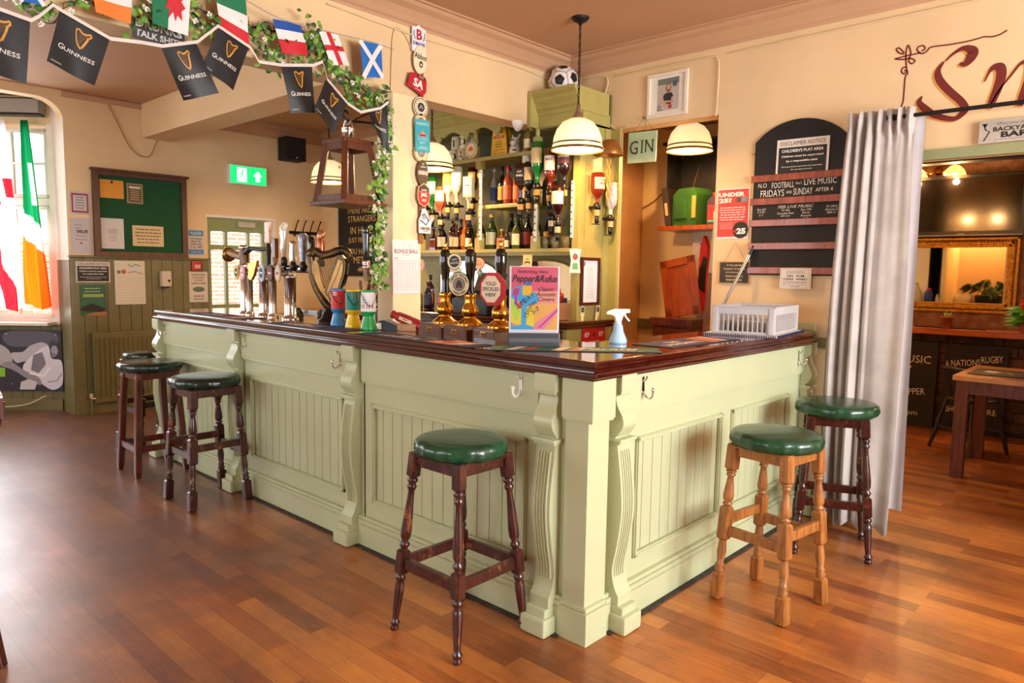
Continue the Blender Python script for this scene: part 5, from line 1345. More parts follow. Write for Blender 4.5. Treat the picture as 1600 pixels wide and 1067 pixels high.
psign('cream teardrop badge with black lettering, second from top of the pillar', 2.95, 2.745, .10, .17, '#e6d6b0', b2_, ell(.053, .086), .08, dx=DX+.008)
def b3(g, w, h):
    g.text('SA', 0, -.004, .052, WHT, -.002, bold=.04); g.poly([(-.02, .046), (.045, .05), (.055, .034), (-.02, .036)], INK, -.0015); g.text('BRAINS', .015, .042, .009, WHT, -.002); g.rect(-.02, -.042, .025, -.039, WHT, -.002)
psign('red tilted badge with two big white letters', 2.93, 2.60, .15, .12, '#b4181e', b3, [(-.072, .040), (-.03, .052), (.045, .054), (.062, .03), (.070, -.03), (.05, -.066), (0, -.055), (-.078, -.045)], .22, dx=DX+.014)
def rb(c1, c2, c3): 
    def f(g, w, h):
        g.disc(0, 0, w*.47, flat(c2), -.001, seg=28); g.disc(0, 0, w*.43, flat(c1), -.0014, seg=28); g.disc(0, 0, w*.24, flat(c3), -.002, seg=20); g.stroke([(-.012, -.01), (0, .012), (.012, -.008)], .005, flat(c1), -.0024)
        for i in range(14):
            a = 2*PI*i/14; g.disc(w*.345*math.cos(a), w*.345*math.sin(a), .0035, flat(c2), -.002, seg=6)
    return f
psign('round cream badge with dark ring and dark centre below the red one', 2.962, 2.462, .118, .118, '#e6d6b0', rb('#e6d6b0', '#1e1c1c', '#3a3440'), ell(.059, .063), dx=DX)
psign('round badge mostly hidden behind the turquoise one', 2.962, 2.375, .11, .11, '#e6d6b0', rb('#e6d6b0', '#2a2420', '#b06a4a'), ell(.052, .055), dx=DX)
def b5(g, w, h):
    g.text("HARVEY'S", 0, .072, .018, flat('#c8e0e2'), -.002, w=.095, bold=.02); g.poly([(-.03, .0), (0, .035), (.03, .0)], flat('#e08a70'), -.002); g.rect(-.038, -.004, .038, .006, flat('#e08a70'), -.002)
    for i, s_ in enumerate(('SUSSEX', 'BEST')): g.text(s_, 0, -.018-.024*i, .017, flat('#b8dce4'), -.002, maxw=.08)
    g.rect(-.03, -.07, .03, -.067, flat('#c8e0e2'), -.002); g.rect(-.04, -.08, .04, -.077, flat('#c8e0e2'), -.002)
psign('turquoise rectangular badge in the middle of the pillar', 2.968, 2.288, .118, .195, '#3aa8b4', b5, dx=DX+.010, tilt=-.03)
psign('round cream badge peeping out below the turquoise one', 2.965, 2.185, .12, .12, '#e2cf9e', rb('#e2cf9e', '#8a6a3a', '#7a7a8a'), ell(.058, .058), dx=DX)
def b7(g, w, h): g.poly(ell(.040, .072), flat('#3a2c26'), -.001); g.rect(-.036, -.022, .036, .022, flat('#4a3a30'), -.0015); g.text('LEGEND', 0, 0, .024, WHT, -.002, w=.078, bold=.03); g.rect(-.022, .034, .022, .038, WHT, -.002); g.disc(0, .054, .009, flat('#8a8aa0'), -.002)
psign('dark brown oval badge directly above the red and black shield badge', 2.975, 2.062, .09, .16, '#5a3e2a', b7, ell(.045, .080), dx=DX+.006)
def b8(g, w, h): g.poly([(-.044, .02), (.044, .02), (.046, -.02), (.03, -.055), (0, -.07), (-.03, -.055), (-.046, -.02)], flat('#c01e28'), -.0015); g.poly([(-.044, .022), (-.04, .045), (0, .068), (.04, .045), (.044, .022)], flat('#2a1a18'), -.0015); g.text('JAIL', 0, -.002, .030, WHT, -.002, bold=.04); g.text('ALE', 0, -.032, .016, WHT, -.002, bold=.03); g.rect(-.022, .028, .022, .033, WHT, -.002)
psign('red and black shield badge low on the pillar', 2.98, 1.925, .10, .15, '#e0b8a0', b8, [(-.048, .02), (-.043, .048), (0, .074), (.043, .048), (.048, .02), (.050, -.02), (.034, -.058), (0, -.074), (-.034, -.058), (-.050, -.02)], dx=DX+.010)
def b9(g, w, h):
    g.text('HOBGOBLIN', 0, -.052, .020, INK, -.002, w=.080, bold=.02); g.stroke([(-.045, .0), (-.02, -.012), (.005, -.03), (.02, -.01), (.03, .005)], .007, flat('#2a3350'), -.002); g.stroke([(-.03, .03), (-.005, .04), (.01, .02), (.025, .0)], .010, flat('#5a6a88'), -.002); g.disc(-.012, .018, .016, flat('#9aa4b8'), -.0018); g.rect(-.02, -.072, .03, -.068, INKR, -.002)
psign('white cut-out badge with a horse figure, lowest on the pillar', 2.995, 1.768, .11, .165, '#e4e0e0', b9, [(-.05, -.082), (.045, -.082), (.05, -.02), (.075, .02), (.06, .022), (.035, .0), (.02, .05), (0, .075), (-.025, .07), (-.035, .03), (-.052, .0)], dx=DX+.006)
def bonus(g, w, h):
    g.text('BONUS BALL', 0, h*.29, .026, flat('#8a5a5a'), -.001, w=w*.88, bold=.02); g.text('for our charity', 0, h*.225, .009, flat('#3a3438'), -.001); g.rect(-.02, h*.38, -.0, h*.385, flat('#c07a7a'), -.001); g.rect(.02, h*.38, .045, h*.385, INK, -.001); g.rect(-w*.45, h*.15, -w*.3, h*.165, flat('#c07a8a'), -.001)
    for i in range(13): g.rect(-w*.46, h*(.11-.045*i), w*.46, h*(.11-.045*i)+.0012, flat('#9a9298'), -.001)
    for i in range(9): g.rect(-w*.46+w*.115*i, -h*.43, -w*.46+w*.115*i+.0012, h*.11, flat('#9a9298'), -.001)
sign('paper_sheet', 'white bonus ball chart pinned to the pillar', 'notice', (XB+.004, 2.862, 1.472), RW, .215, .335, flat('#e4dcdc'), bonus, t=.001, tilt=-.02)
# on the back bar
def ovb(g, w, h): g.poly(ell(w*.45, h*.42), flat('#e2c8a8'), -.001); g.poly(ell(w*.38, h*.32), flat('#d8a888'), -.0012); g.text('TRIBUTE', 0, -.008, .014, INKR, -.002, maxw=w*.6); g.text('T', 0, .018, .016, INKR, -.002)
sign('pump_badge', 'oval cream and red badge hung below the lower shelf', 'beer badge', (-4.11, 4.055, 1.515), .15, .13, .10, flat('#a8483a'), ovb, shape=ell(.065, .048), t=.006)
sign('pump_badge', 'small dark round badge below the oval one', 'beer badge', (-4.09, 4.052, 1.44), .15, .05, .05, flat('#5a6a5a'), lambda g, w, h: g.disc(0, 0, .014, flat('#a8b8a8'), -.001), shape=ell(.025, .028), t=.005)
sign('card', 'square cream card with a black moustache drawing below the lower shelf', 'card', (-3.585, 4.055, 1.525), .05, .085, .11, flat('#ead28a'), lambda g, w, h: (g.stroke([(-.025, -.01), (-.01, .004), (0, -.002), (.01, .004), (.025, -.01)], .010, INK, -.001), g.stroke([(-.012, .016), (.0, .024), (.014, .02)], .005, INK, -.001)), t=.003)
sign('pump_badge', 'round pink and cream badge at the left under the lower shelf', 'beer badge', (-4.83, 4.055, 1.50), .2, .09, .09, flat('#c8a8a0'), rb('#d8c4bc', '#8a5a5a', '#b07070'), shape=ell(.045, .05), t=.006)
def tall(g, w, h):
    g.poly([(-.036, .07), (.036, .07), (.024, .0), (.034, -.07), (-.034, -.07), (-.024, .0)], WHT, -.001); g.disc(0, .03, .018, flat('#c83a1c'), -.002, .024); g.disc(.004, .038, .008, flat('#3a8a3a'), -.0024); g.poly([(-.022, -.06), (.022, -.06), (.016, -.015), (-.016, -.015)], flat('#6aa05a'), -.002)
sign('pump_badge', 'tall hourglass shaped badge with a red flower on the corner stile', 'beer badge', (-3.135, 4.055, 1.535), .75, .09, .17, flat('#e8dcc0'), tall, shape=[(-.042, .08), (0, .088), (.042, .08), (.03, 0), (.04, -.085), (-.04, -.085), (-.03, 0)], t=.006)
t = thing('menu_frame', 'dark red framed price list on the green side panel', 'picture frame', (UX1+.012, 4.205, 1.39), RW)
def fr(g, w, h, b, d, m):
    for (cx, cz, sx, sz) in ((0, h/2-b/2, w, b), (0, -h/2+b/2, w, b), (-w/2+b/2, 0, b, h-2*b), (w/2-b/2, 0, b, h-2*b)): g.box((cx, -d/2, cz), (sx, d, sz), m, .003)
g = G(); fr(g, .225, .345, .022, .018, M('dark_red_frame', '#4a1814', .3, var=.1)); g.done('frame', t)
g = G(); g.box((0, -.003, 0), (.19, .004, .31), flat('#dcdce0')); lines(g, 20, -.05, .06, -.12, .10, flat('#9a989c'), .003, -.006); g.rect(-.075, .11, -.06, .14, flat('#7a7a7a'), -.006); g.done('price_list', t)
def aw(g, w, h): g.disc(0, .03, .026, flat('#e6dca8'), -.001); g.disc(0, .03, .020, flat('#2a3040'), -.0014); g.rect(-.014, .028, .014, .032, flat('#b8b8c0'), -.0018)
for y, ti, lab in ((4.13, 0, 'small ring badge with ribbon, left one under the framed price list'), (4.31, .25, 'small ring badge with ribbon, right one under the framed price list')):
    sign('award_badge', lab, 'badge', (UX1+.012, y, 1.155), RW, .05, .11, flat('#e6dca8'), aw, shape=[(-.027, .045), (-.015, .058), (.015, .058), (.027, .045), (.02, .005), (.024, -.01), (.014, -.02), (.014, -.055), (-.014, -.055), (-.014, -.02), (-.024, -.01), (-.02, .005)], t=.004, tilt=ti)
def kp(g, w, h):
    for sx in (-1, 1): g.text('KP', sx*.085, .055, .034, WHT, -.002, bold=.04)
    g.text('DRY ROASTED', 0, .0, .018, WHT, -.002, maxw=.13); g.text('PEANUTS', 0, -.024, .022, WHT, -.002, maxw=.12, bold=.02); g.disc(0, .055, .012, flat('#3a1c14'), -.002); g.rect(-.04, .108, .04, .114, WHT, -.002); g.rect(.08, -.012, .12, -.006, WHT, -.002)
sign('peanut_card', 'red arched peanut packet display card under the back counter end', 'display card', (-3.058, 4.19, .955), RW, .28, .26, flat('#c8181c'), kp, shape=[(-.14, -.13), (.14, -.13), (.14, .09)]+[(.14*math.cos(a), .09+.045*math.sin(a)) for a in [PI*i/12 for i in range(1, 12)]]+[(-.14, .09)], t=.006)

# ------------------------------------------------------------------ right wall
def wall_sign(label, x, z, w, h, bg, draw, name='notice', cat='notice', t=.003, **k): return sign(name, label, cat, (x, YW-.001, z), 0, w, h, flat(bg), draw, t=t, **k)
cb = thing('chalkboard', 'tall arched blackboard with wooden rails beside the curtain', 'blackboard', (-1.737, YW-.001, 0))
g = G(); hw = .275; pts = [(-hw, 1.455), (hw, 1.455), (hw, 2.285)]
R_ = (hw*hw+.118*.118)/(2*.118)
for i in range(13):
    x = hw-2*hw*i/12; pts.append((x, 2.403-R_+math.sqrt(R_*R_-x*x)))
g.prism(pts, -.014, 0, CHALK, 'y')
g.done('board', cb)
CHW = flat('#ddd8d0', .8)
g = G(); y = -.0155
g.text('N.O', -.215, 2.016, .028, CHW, y, maxw=.055); g.text('FOOTBALL', -.085, 2.012, .036, CHW, y, w=.140); g.text('Due 2', .012, 2.018, .015, CHW, y, maxw=.035); g.text('LIVE MUSIC', .140, 2.020, .036, CHW, y, w=.19)
g.text('FRIDAYS', -.15, 1.964, .042, CHW, y, w=.150); g.text('AND', -.045, 1.966, .016, CHW, y, maxw=.035); g.text('SUNDAY', .040, 1.966, .040, CHW, y, w=.115); g.text('AFTER 4', .165, 1.970, .022, CHW, y, w=.10)
g.text('FEB LIVE MUSIC', 0, 1.877, .018, CHW, y, w=.22, shear=.3)
for x, ls in ((-.215, ('Sun 6th', 'Jo & Ben', '5 7')), (-.06, ('Fri 9th', 'Karaoke Duo', '830-11pm')), (.065, ('Sun 13th', 'Emma', 'Kareena', '5 7')), (.215, ('Fri 23rd', 'Darren C', '830-11'))):
    for i, s_ in enumerate(ls): g.text(s_, x, 1.868-(.0 if abs(x) > .1 else .012)-.018*i, .013, CHW, y, maxw=.11, shear=.25)
g.done('chalk_writing', cb)
for z in (2.058, 1.915, 1.781, 1.636, 1.484):
    g = G(); g.box((.006, -.022, z), (.585, .02, .042), CABWOOD, .003); o = g.done('rail', cb)
    g = G()
    for x in (-.195, .195): g.lathe([(.006, 0), (.005, .003), (.0001, .004)], BRASS, 10, (x, -.032, z), Matrix.Rotation(PI/2, 3, 'X'))
    g.done('studs', o)
g = G(); g.cyl((-.288, 0, 2.22), (-.288, -.012, 2.22), .008, BRASS, 10); g.done('bracket', cb)
def disc_notice(g, w, h):
    g.text('DISCLAIMER NOTICE', 0, h*.385, h*.11, INK, -.001, w=w*.86); g.rect(-w*.46, -h*.45, w*.46, h*.28, INK, -.001)
    for s_, z, hh, ww in (("CHILDREN'S PLAY AREA", .185, .085, .80), ('Children must be supervised', .03, .07, .80), ('by a responsible adult', -.10, .07, .6), ('The management cannot be held responsible', -.25, .035, .78), ('for any injury incurred', -.33, .035, .4)):
        g.text(s_, 0, h*z, h*hh, WHT, -.0016, w=w*ww, bold=.03)
sign('notice', 'white and black disclaimer notice fixed to the arched blackboard', 'notice', (-1.712, YW-.018, 2.172), 0, .315, .222, flat('#e4dcd0'), disc_notice, t=.003, tilt=.01)
def u25(g, w, h):
    g.rect(-w*.47, -h*.46, w*.47, h*.48, flat('#cc3a34'), -.0008); g.text('UNDER', -w*.05, h*.38, h*.085, WHT, -.0015, w=w*.80, bold=.05); g.text('25?', -w*.24, h*.265, h*.09, WHT, -.0015, w=w*.40, bold=.05)
    g.rect(w*.10, h*.22, w*.24, h*.32, flat('#5a3a3a'), -.0012); g.rect(w*.25, h*.22, w*.42, h*.32, flat('#7a8a94'), -.0012)
    lines(g, 6, -w*.42, w*.40, -h*.12, h*.12, flat('#ecc8c0'), .006, -.0015, .15); lines(g, 6, -w*.42, w*.05, -h*.30, -h*.18, flat('#e8b0a8'), .002, -.0015, .2)
    g.disc(w*.26, -h*.33, w*.24, INK, -.0012, w*.24); g.text('25', w*.28, -h*.35, h*.12, WHT, -.002, w=w*.28, bold=.06); g.poly([(w*.03, -h*.35), (w*.12, -h*.30), (w*.12, -h*.40)], INKR, -.002)
wall_sign('red age check poster headed UNDER 25', -2.150, 1.851, .225, .325, '#e2dad4', u25, name='poster', cat='poster')
def talk(g, w, h):
    for i, s_ in enumerate(('IF YOU SEE ME', 'TALKING TO MYSELF', 'JUST MOVE ALONG...', "WE'RE HAVING A", 'TEAM MEETING')): g.text(s_, 0, h*(.34-.17*i), h*.085, flat('#d8c8a0'), -.002, maxw=w*.88, bold=.02)
t = thing('hanging_sign', 'small dark brown sign with gold lettering hung on a string', 'sign', (-2.118, YW-.004, 1.468))
g = G(); g.box((0, -.004, 0), (.208, .008, .14), flat('#3a2a20')); g.T = Matrix.Translation((0, -.008, 0)); talk(g, .208, .14); g.done('board', t)
g = G(); fr(g, .212, .144, .006, .010, M('gilt_edge', '#a8804a', .4, .4)); g.done('frame', t)
g = G(); g.tube([(-.075, -.004, .07), (.0, -.004, .195), (.075, -.004, .07)], .0015, flat('#9a6a4a')); g.done('string', t)
def ginrum(g, w, h):
    for (a, b) in ((.46, .43),): g.rect(-w*a, -h*b, w*a, h*b, flat('#8a8680'), -.0006); g.rect(-w*a+.002, -h*b+.002, w*a-.002, h*b-.002, flat('#dcd2c4'), -.0009)
    g.text('GIN   RUM', 0, h*.12, h*.11, INK, -.0015, w=w*.56, bold=.02); g.text('VODKA   WHISKY', 0, -h*.04, h*.11, INK, -.0015, w=w*.80, bold=.02)
    for z, k in ((.34, .6), (.26, .62), (-.17, .8), (-.23, .78), (-.32, .8), (-.40, .3)): lines(g, 1, -w*k/2, w*k/2, h*z, h*z, flat('#5a5652'), .003, -.0015, 0)
sign('notice', 'white spirits measures notice reading GIN RUM VODKA WHISKY', 'notice', (-1.707, YW-.034, 1.437), 0, .19, .125, flat('#dcd2c4'), ginrum, t=.004)

t = thing('photo_frame', 'white framed photograph of a person holding a red cup, above the passage', 'picture frame', (-2.665, YW-.001, 2.685), 0)
g = G(); fr(g, .315, .298, .022, .02, M('white_frame', '#e4d6c4', .4, var=.03)); g.box((0, -.004, 0), (.29, .006, .27), flat('#e6ddd0')); g.done('frame', t)
g = G(); g.rect(-.078, -.105, .088, .110, flat('#b4aaa0'), -.008); g.rect(-.078, .07, .088, .110, flat('#6a7468'), -.0085); g.poly([(.04, .05), (.07, .05), (.075, .085), (.04, .085)], flat('#4a5660'), -.009)
g.disc(.008, .045, .020, flat('#7a5040'), -.0095, .030); g.poly([(-.035, -.02), (-.03, .0), (-.01, .012), (.03, .012), (.045, -.01), (.04, -.05), (.02, -.07), (-.01, -.06)], flat('#2c2626'), -.009); g.disc(.008, .050, .014, flat('#c49a80'), -.010, .018)
g.stroke([(-.035, -.02), (-.045, -.05), (-.01, -.068), (.03, -.08)], .018, flat('#c89a80'), -.0095); g.stroke([(.042, -.02), (.03, -.05), (-.02, -.045)], .014, flat('#c09078'), -.0098); g.rect(.012, -.095, .036, -.07, flat('#c0201c'), -.0105); g.text('Miss you', -.04, -.09, .012, WHT, -.011); g.poly([(-.078, -.105), (-.03, -.105), (-.06, -.06), (-.078, -.07)], flat('#8a857c'), -.0088)
g.done('photograph', t)
t = thing('hanging_sign', 'pale green square sign reading GIN hung under the passage lintel', 'sign', (-2.85, YW-.012, 2.347), (0, .03, 0))
g = G(); g.box((0, -.006, 0), (.235, .012, .215), M('pale_green_sign', '#b4c8a0', .5, var=.06), .002); g.text('G', -.065, .0, .095, flat('#2a3a2c'), -.0135, w=.068); g.text('I', .003, .003, .085, flat('#2a3a2c'), -.0135, w=.010); g.text('N', .062, .005, .088, flat('#2a3a2c'), -.0135, w=.066)
for x, w_ in ((.003, .03), (.035, .02), (.09, .02)):
    g.rect(x-w_/2, .044, x+w_/2, .048, flat('#2a3a2c'), -.0135)
g.rect(-.012, -.042, .018, -.038, flat('#2a3a2c'), -.0135); g.done('board', t)
g = G(); g.tube([(-.08, -.003, .105), (.0, -.003, .21), (.09, -.003, .105)], .0016, flat('#6a5a40')); g.tube([(.02, -.003, .105), (.005, -.003, .205)], .0014, flat('#6a5a40')); g.lathe([(.005, 0), (.005, .008)], IRON, 8, (0, -.006, .205), Matrix.Rotation(PI/2, 3, 'X')); g.done('string', t)
# painted lettering above the doorway
LET = flat('#6a1c14', .6); LETG = flat('#c88a3c', .6)
def cv(P, n=5): return [(p[0], p[1]) for p in smooth_pts([(a, b, 0) for a, b in P], n)]
def interp(ws, n):
    out = []
    for i in range(n):
        u = i/(n-1)*(len(ws)-1); k = min(int(u), len(ws)-2); out.append(ws[k]+(ws[k+1]-ws[k])*(u-k))
    return out
S1 = [(-0.984, 2.603), (-0.955, 2.632), (-0.923, 2.651), (-0.896, 2.655), (-0.868, 2.64), (-0.859, 2.623), (-0.871, 2.595), (-0.891, 2.574), (-0.918, 2.579)]
S2 = [(-0.992, 2.602), (-1.012, 2.571), (-1.016, 2.541), (-0.999, 2.5), (-0.954, 2.443), (-0.9, 2.386), (-0.876, 2.345), (-0.885, 2.322), (-0.916, 2.298), (-0.961, 2.304), (-1.02, 2.331), (-1.069, 2.372), (-1.097, 2.408), (-1.084, 2.438)]
N1 = [(-0.798, 2.468), (-0.78, 2.513), (-0.761, 2.533), (-0.735, 2.529), (-0.727, 2.492), (-0.736, 2.434), (-0.755, 2.371), (-0.768, 2.33)]
N2 = [(-0.764, 2.348), (-0.728, 2.42), (-0.69, 2.474), (-0.654, 2.526), (-0.635, 2.537), (-0.605, 2.529), (-0.605, 2.459), (-0.624, 2.381), (-0.64, 2.324)]
O1 = [(-0.717, 2.708), (-0.746, 2.693), (-0.782, 2.689), (-0.816, 2.696), (-0.84, 2.692), (-0.893, 2.687), (-0.97, 2.687), (-1.054, 2.691), (-1.076, 2.674), (-1.099, 2.665), (-1.123, 2.686), (-1.119, 2.704), (-1.095, 2.706), (-1.086, 2.688), (-1.102, 2.679)]
O2 = [(-1.105, 2.67), (-1.164, 2.668), (-1.223, 2.663), (-1.229, 2.66), (-1.186, 2.65), (-1.157, 2.651), (-1.132, 2.634), (-1.146, 2.62), (-1.162, 2.639), (-1.155, 2.679), (-1.17, 2.723), (-1.179, 2.684), (-1.172, 2.606), (-1.164, 2.572), (-1.174, 2.555), (-1.176, 2.484), (-1.177, 2.426), (-1.185, 2.392), (-1.17, 2.383), (-1.168, 2.396)]
O3 = [(-1.188, 2.685), (-1.214, 2.716), (-1.229, 2.712), (-1.213, 2.69), (-1.188, 2.679)]
O4 = [(-1.172, 2.606), (-1.19, 2.606), (-1.196, 2.587), (-1.181, 2.572), (-1.17, 2.586), (-1.183, 2.591)]
g = G()
for P, ws in ((S1, [.006, .012, .018, .028, .045, .05, .045, .03, .012]), (S2, [.01, .022, .034, .038, .038, .036, .036, .03, .024, .028, .034, .036, .028, .006]), (N1, [.006, .012, .03, .045, .045, .042, .036, .026]), (N2, [.006, .008, .010, .012, .02, .045, .045, .04, .03])):
    c = cv(P); w = interp(ws, len(c)); g.stroke([(p[0]-.010, p[1]-.006) for p in c], w, LETG, YW-.0012); g.stroke(c, w, LET, YW-.0018)
for P in (O1, O2, O3, O4): g.stroke(cv(P), .0075, LET, YW-.0018)
g.done('painted_lettering', label='dark red script letters with gold shading painted above the doorway', cat='lettering')
def by(g, w, h):
    g.text('Welcome to the', .02, h*.32, h*.14, flat('#5a5450'), -.001, shear=.3, maxw=w*.7); g.text('BACKYARD', .02, h*.08, h*.20, INK, -.001, w=w*.70, bold=.03); g.text('BAR', .02, -h*.17, h*.25, INK, -.001, w=w*.44, bold=.04)
    g.rect(-w*.25, -h*.38, w*.45, -h*.36, flat('#5a5450'), -.001); g.stroke([(-w*.42, h*.35), (-w*.40, h*.1), (-w*.33, 0), (-w*.42, -h*.4)], .006, INK, -.001); g.poly([(-w*.46, h*.36), (-w*.36, h*.36), (-w*.41, h*.18)], INK, -.001)
sign('metal_sign', 'grey tin welcome sign standing on the head of the doorway', 'sign', (-.665, YW-.025, 2.205), 0, .27, .115, M('grey_tin', '#b4a898', .45, .2, var=.1), by, t=.003, tilt=.0)
# broom handle leaning
t = thing('pole', 'grey metal pole with black tip leaning against the wall behind the crate', 'pole', (0, 0, 0))
g = G(); g.cyl((-2.185, 4.30, CT+.002), (-2.005, 4.415, 1.585), .0105, STEEL, 12); g.done('tube', t)
g = G(); g.cyl((-2.007, 4.414, 1.58), (-1.99, 4.425, 1.635), .0125, BLACKP, 12); g.lathe([(.012, -.004), (.014, 0), (.012, .004)], BLACKP, 10, (-1.99, 4.425, 1.636)); g.done('tip', t)

# curtain and rod
t = thing('curtain_rod', 'black iron curtain rod with ball finial across the doorway', 'curtain rod', (0, 0, 0))
g = G(); g.cyl((-1.17, 4.33, 2.318), (.75, 4.33, 2.318), .011, IRON, 12); g.done('rod', t)
g = G(); g.lathe([(.011, 0), (.016, .004), (.012, .012), (.024, .022), (.030, .038), (.024, .054), (.0001, .06)], IRON, 16, (-1.165, 4.33, 2.318), Matrix.Rotation(-PI/2, 3, 'Y')); g.done('finial', t)
g = G(); g.cyl((-1.19, YW, 2.30), (-1.19, 4.33, 2.30), .008, IRON, 10); g.lathe([(.028, 0), (.028, .006), (.01, .012)], IRON, 16, (-1.19, YW-.001, 2.30), Matrix.Rotation(PI/2, 3, 'X')); g.cyl((.6, YW, 2.318), (.6, 4.33, 2.318), .008, IRON, 10); g.done('bracket', t)
CURT = M('grey_velvet', '#b6ada6', .75, var=.10, vs=5, bump=.12, bs=14, sheen=.6)
def curtain():
    g = G(); nu, nv = 150, 46; V = []; F = []
    for j in range(nv+1):
        v = j/nv; z = 2.362-(2.362-.025)*v
        xl = -1.425-.035*math.sin(v*PI*.9)-.005*v+(.0); xr = -1.082+.02*math.sin(v*PI)+.012*v
        for i in range(nu+1):
            u = i/nu; x = xl+(xr-xl)*u
            # tight pleats at the top, fewer broad folds below; the right part is a flat panel
            fold = 1-max(0, min(1, (u-.44)/.12))
            a1 = math.sin(u*2*PI*7.2+.4+.35*math.sin(v*3)); a2 = math.sin(u*2*PI*3.1+.9+v*.6)
            amp = (.024*(1-v)**2+.038*fold*(.35+.65*v))
            y = 4.335-.022+amp*a1*(1 if v < .06 else (fold*.9+.12))-.03*a2*v*(.3+.7*fold) - .035*v
            y += .006*math.sin(v*14+u*9)*(1-fold)*v
            if v < .10: y += .012*math.sin(u*2*PI*11+v*50)*(1-v/.1)
            x += .006*math.cos(u*2*PI*7.2+v*2)*fold
            V.append((x, min(y, 4.405), z+(.012*math.sin(u*18) if j == nv else 0)))
    for j in range(nv):
        for i in range(nu):
            a = j*(nu+1)+i; F.append((a, a+nu+1, a+nu+2, a+1))
    g.add(V, F, CURT, True)
    return g
t = thing('curtain', 'long pale grey velvet curtain gathered at the left of the doorway', 'curtain', (0, 0, 0))
o = curtain().done('curtain_panel', t)
md = o.modifiers.new('solid', 'SOLIDIFY'); md.thickness = .003
g = G(); V = []; F = []
for j in range(21):
    for i in range(7):
        u, v = i/6, j/20; V.append((-1.13+.075*u+.02*v, 4.415-.006*math.sin(u*5+v*3), 2.33-(2.33-.13)*v))
for j in range(20):
    for i in range(6): a = j*7+i; F.append((a, a+7, a+8, a+1))
g.add(V, F, M('curtain_lining', '#c4bfc0', .8, var=.04), True); g.done('lining', t)

# cables clipped along the walls
def cable(pts, r, label, m=None, n=8):
    g = G(); g.tube(smooth_pts(pts, n), r, m or M('painted_cable', '#dcc49a', .6), 6); g.done('cable', label=label, cat='cable')
cable([(-3.35, YW-.012, 2.90), (-3.20, YW-.012, 2.893), (-3.167, YW-.012, 2.842), (-3.20, YW-.012, 2.72), (-3.15, YW-.014, 2.564), (-3.08, YW-.014, 2.50), (-2.98, YW-.014, 2.51)], .006, 'white cable looping down beside the green cornice to the passage')
cable([(-3.1, YW-.012, 2.88), (-2.4, YW-.012, 2.875), (-2.30, YW-.012, 2.86), (-2.285, YW-.012, 2.75), (-2.29, YW-.012, 2.56), (-2.295, YW-.012, 2.49)], .005, 'white cable running under the cornice and down to the right of the photograph')
cable([(-2.2, YW-.012, 2.875), (-1.6, YW-.012, 2.88), (-.8, YW-.012, 2.885), (.5, YW-.012, 2.89)], .005, 'white cable clipped under the cornice of the right wall')
cable([(XB+.010, 2.3, 2.905), (XB+.010, 3.0, 2.885), (XB+.010, 3.8, 2.90), (XB+.010, 4.3, 2.88)], .005, 'white cable clipped along the header beam under the cornice')
cable([(XB+.008, 2.74, 2.52), (XB+.008, 2.745, 2.70), (XB+.008, 2.76, 2.86), (XB+.008, 2.80, 2.90), (XB+.008, 2.86, 2.86), (XB+.008, 2.90, 2.80)], .004, 'thin looped cable at the top left of the pillar')

# ------------------------------------------------------------------ alcove contents
sh = thing('wall_cabinet', 'open black wall cabinet with brown bottom board in the alcove', 'cabinet', (0, 0, 0))
g = G(); g.b2((-3.10, 5.08, 1.80), (-2.45, 5.42, 1.835), CABWOOD, .003); g.done('bottom_board', sh)
g = G(); BK = M('cabinet_black', '#1a1614', .6, var=.2); g.b2((-3.10, 5.40, 1.835), (-2.45, 5.418, 2.50), BK); g.b2((-3.10, 5.20, 1.835), (-3.08, 5.40, 2.50), BK); g.b2((-2.47, 5.10, 1.835), (-2.45, 5.40, 2.50), BK); g.b2((-3.10, 5.12, 2.48), (-2.45, 5.42, 2.50), BK); g.done('carcass', sh)
t = thing('box_file', 'dark narrow box leaning at the left end of the wall cabinet', 'box', (-3.02, 5.20, 1.838), (0, -.14, .1))
g = G(); g.box((0, 0, .15), (.05, .22, .30), flat('#241814'), .004); g.done('case', t)
g = G(); g.box((0, -.112, .13), (.022, .004, .10), flat('#c8a070')); g.done('label', t)
t = thing('green_dispenser', 'moulded dark green plastic case on the wall cabinet', 'plastic case', (-2.86, 5.21, 1.837), -.2)
g = G(); GD = M('dark_green_plastic', '#2c5a2a', .4, var=.06); g.prism([(-.12, 0), (.12, 0), (.12, .24), (.09, .29), (-.06, .29), (-.12, .24)], -.10, .10, GD, 'y'); g.box((-.03, -.105, .13), (.12, .02, .16), GD, .008); g.done('body', t)
g = G(); g.box((.10, -.108, .14), (.035, .008, .17), flat('#c89a50'), .002); g.done('wood_strip', t)
t = thing('plastic_jug', 'purple plastic jug with red cap and red label on the wall cabinet', 'jug', (-2.62, 5.20, 1.837), 0)
g = G(); g.prism([(-.08, 0), (.08, 0), (.085, .17), (.05, .22), (-.04, .22), (-.08, .18)], -.06, .06, M('purple_plastic', '#3a2040', .35, var=.05), 'y'); g.done('body', t)
g = G(); g.cyl((-.035, 0, .215), (-.035, 0, .25), .028, flat('#c8281c'), 16); g.done('cap', t)
g = G(); g.rect(-.07, .02, .08, .15, flat('#c8222a'), -.062); g.rect(-.02, .03, .03, .1, flat('#e6d8c8'), -.063); g.rect(-.07, .02, .08, .035, flat('#3a9a8a'), -.0635); g.done('label', t)
t = thing('cabinet_door', 'loose orange wood panelled door leaning against the alcove wall', 'door panel', (-2.80, 5.02, 1.125), (-.06, -.20, .0))
g = G(); w_, h_ = .30, .46
g.box((0, .005, h_/2), (w_, .016, h_), CABWOOD, .002)
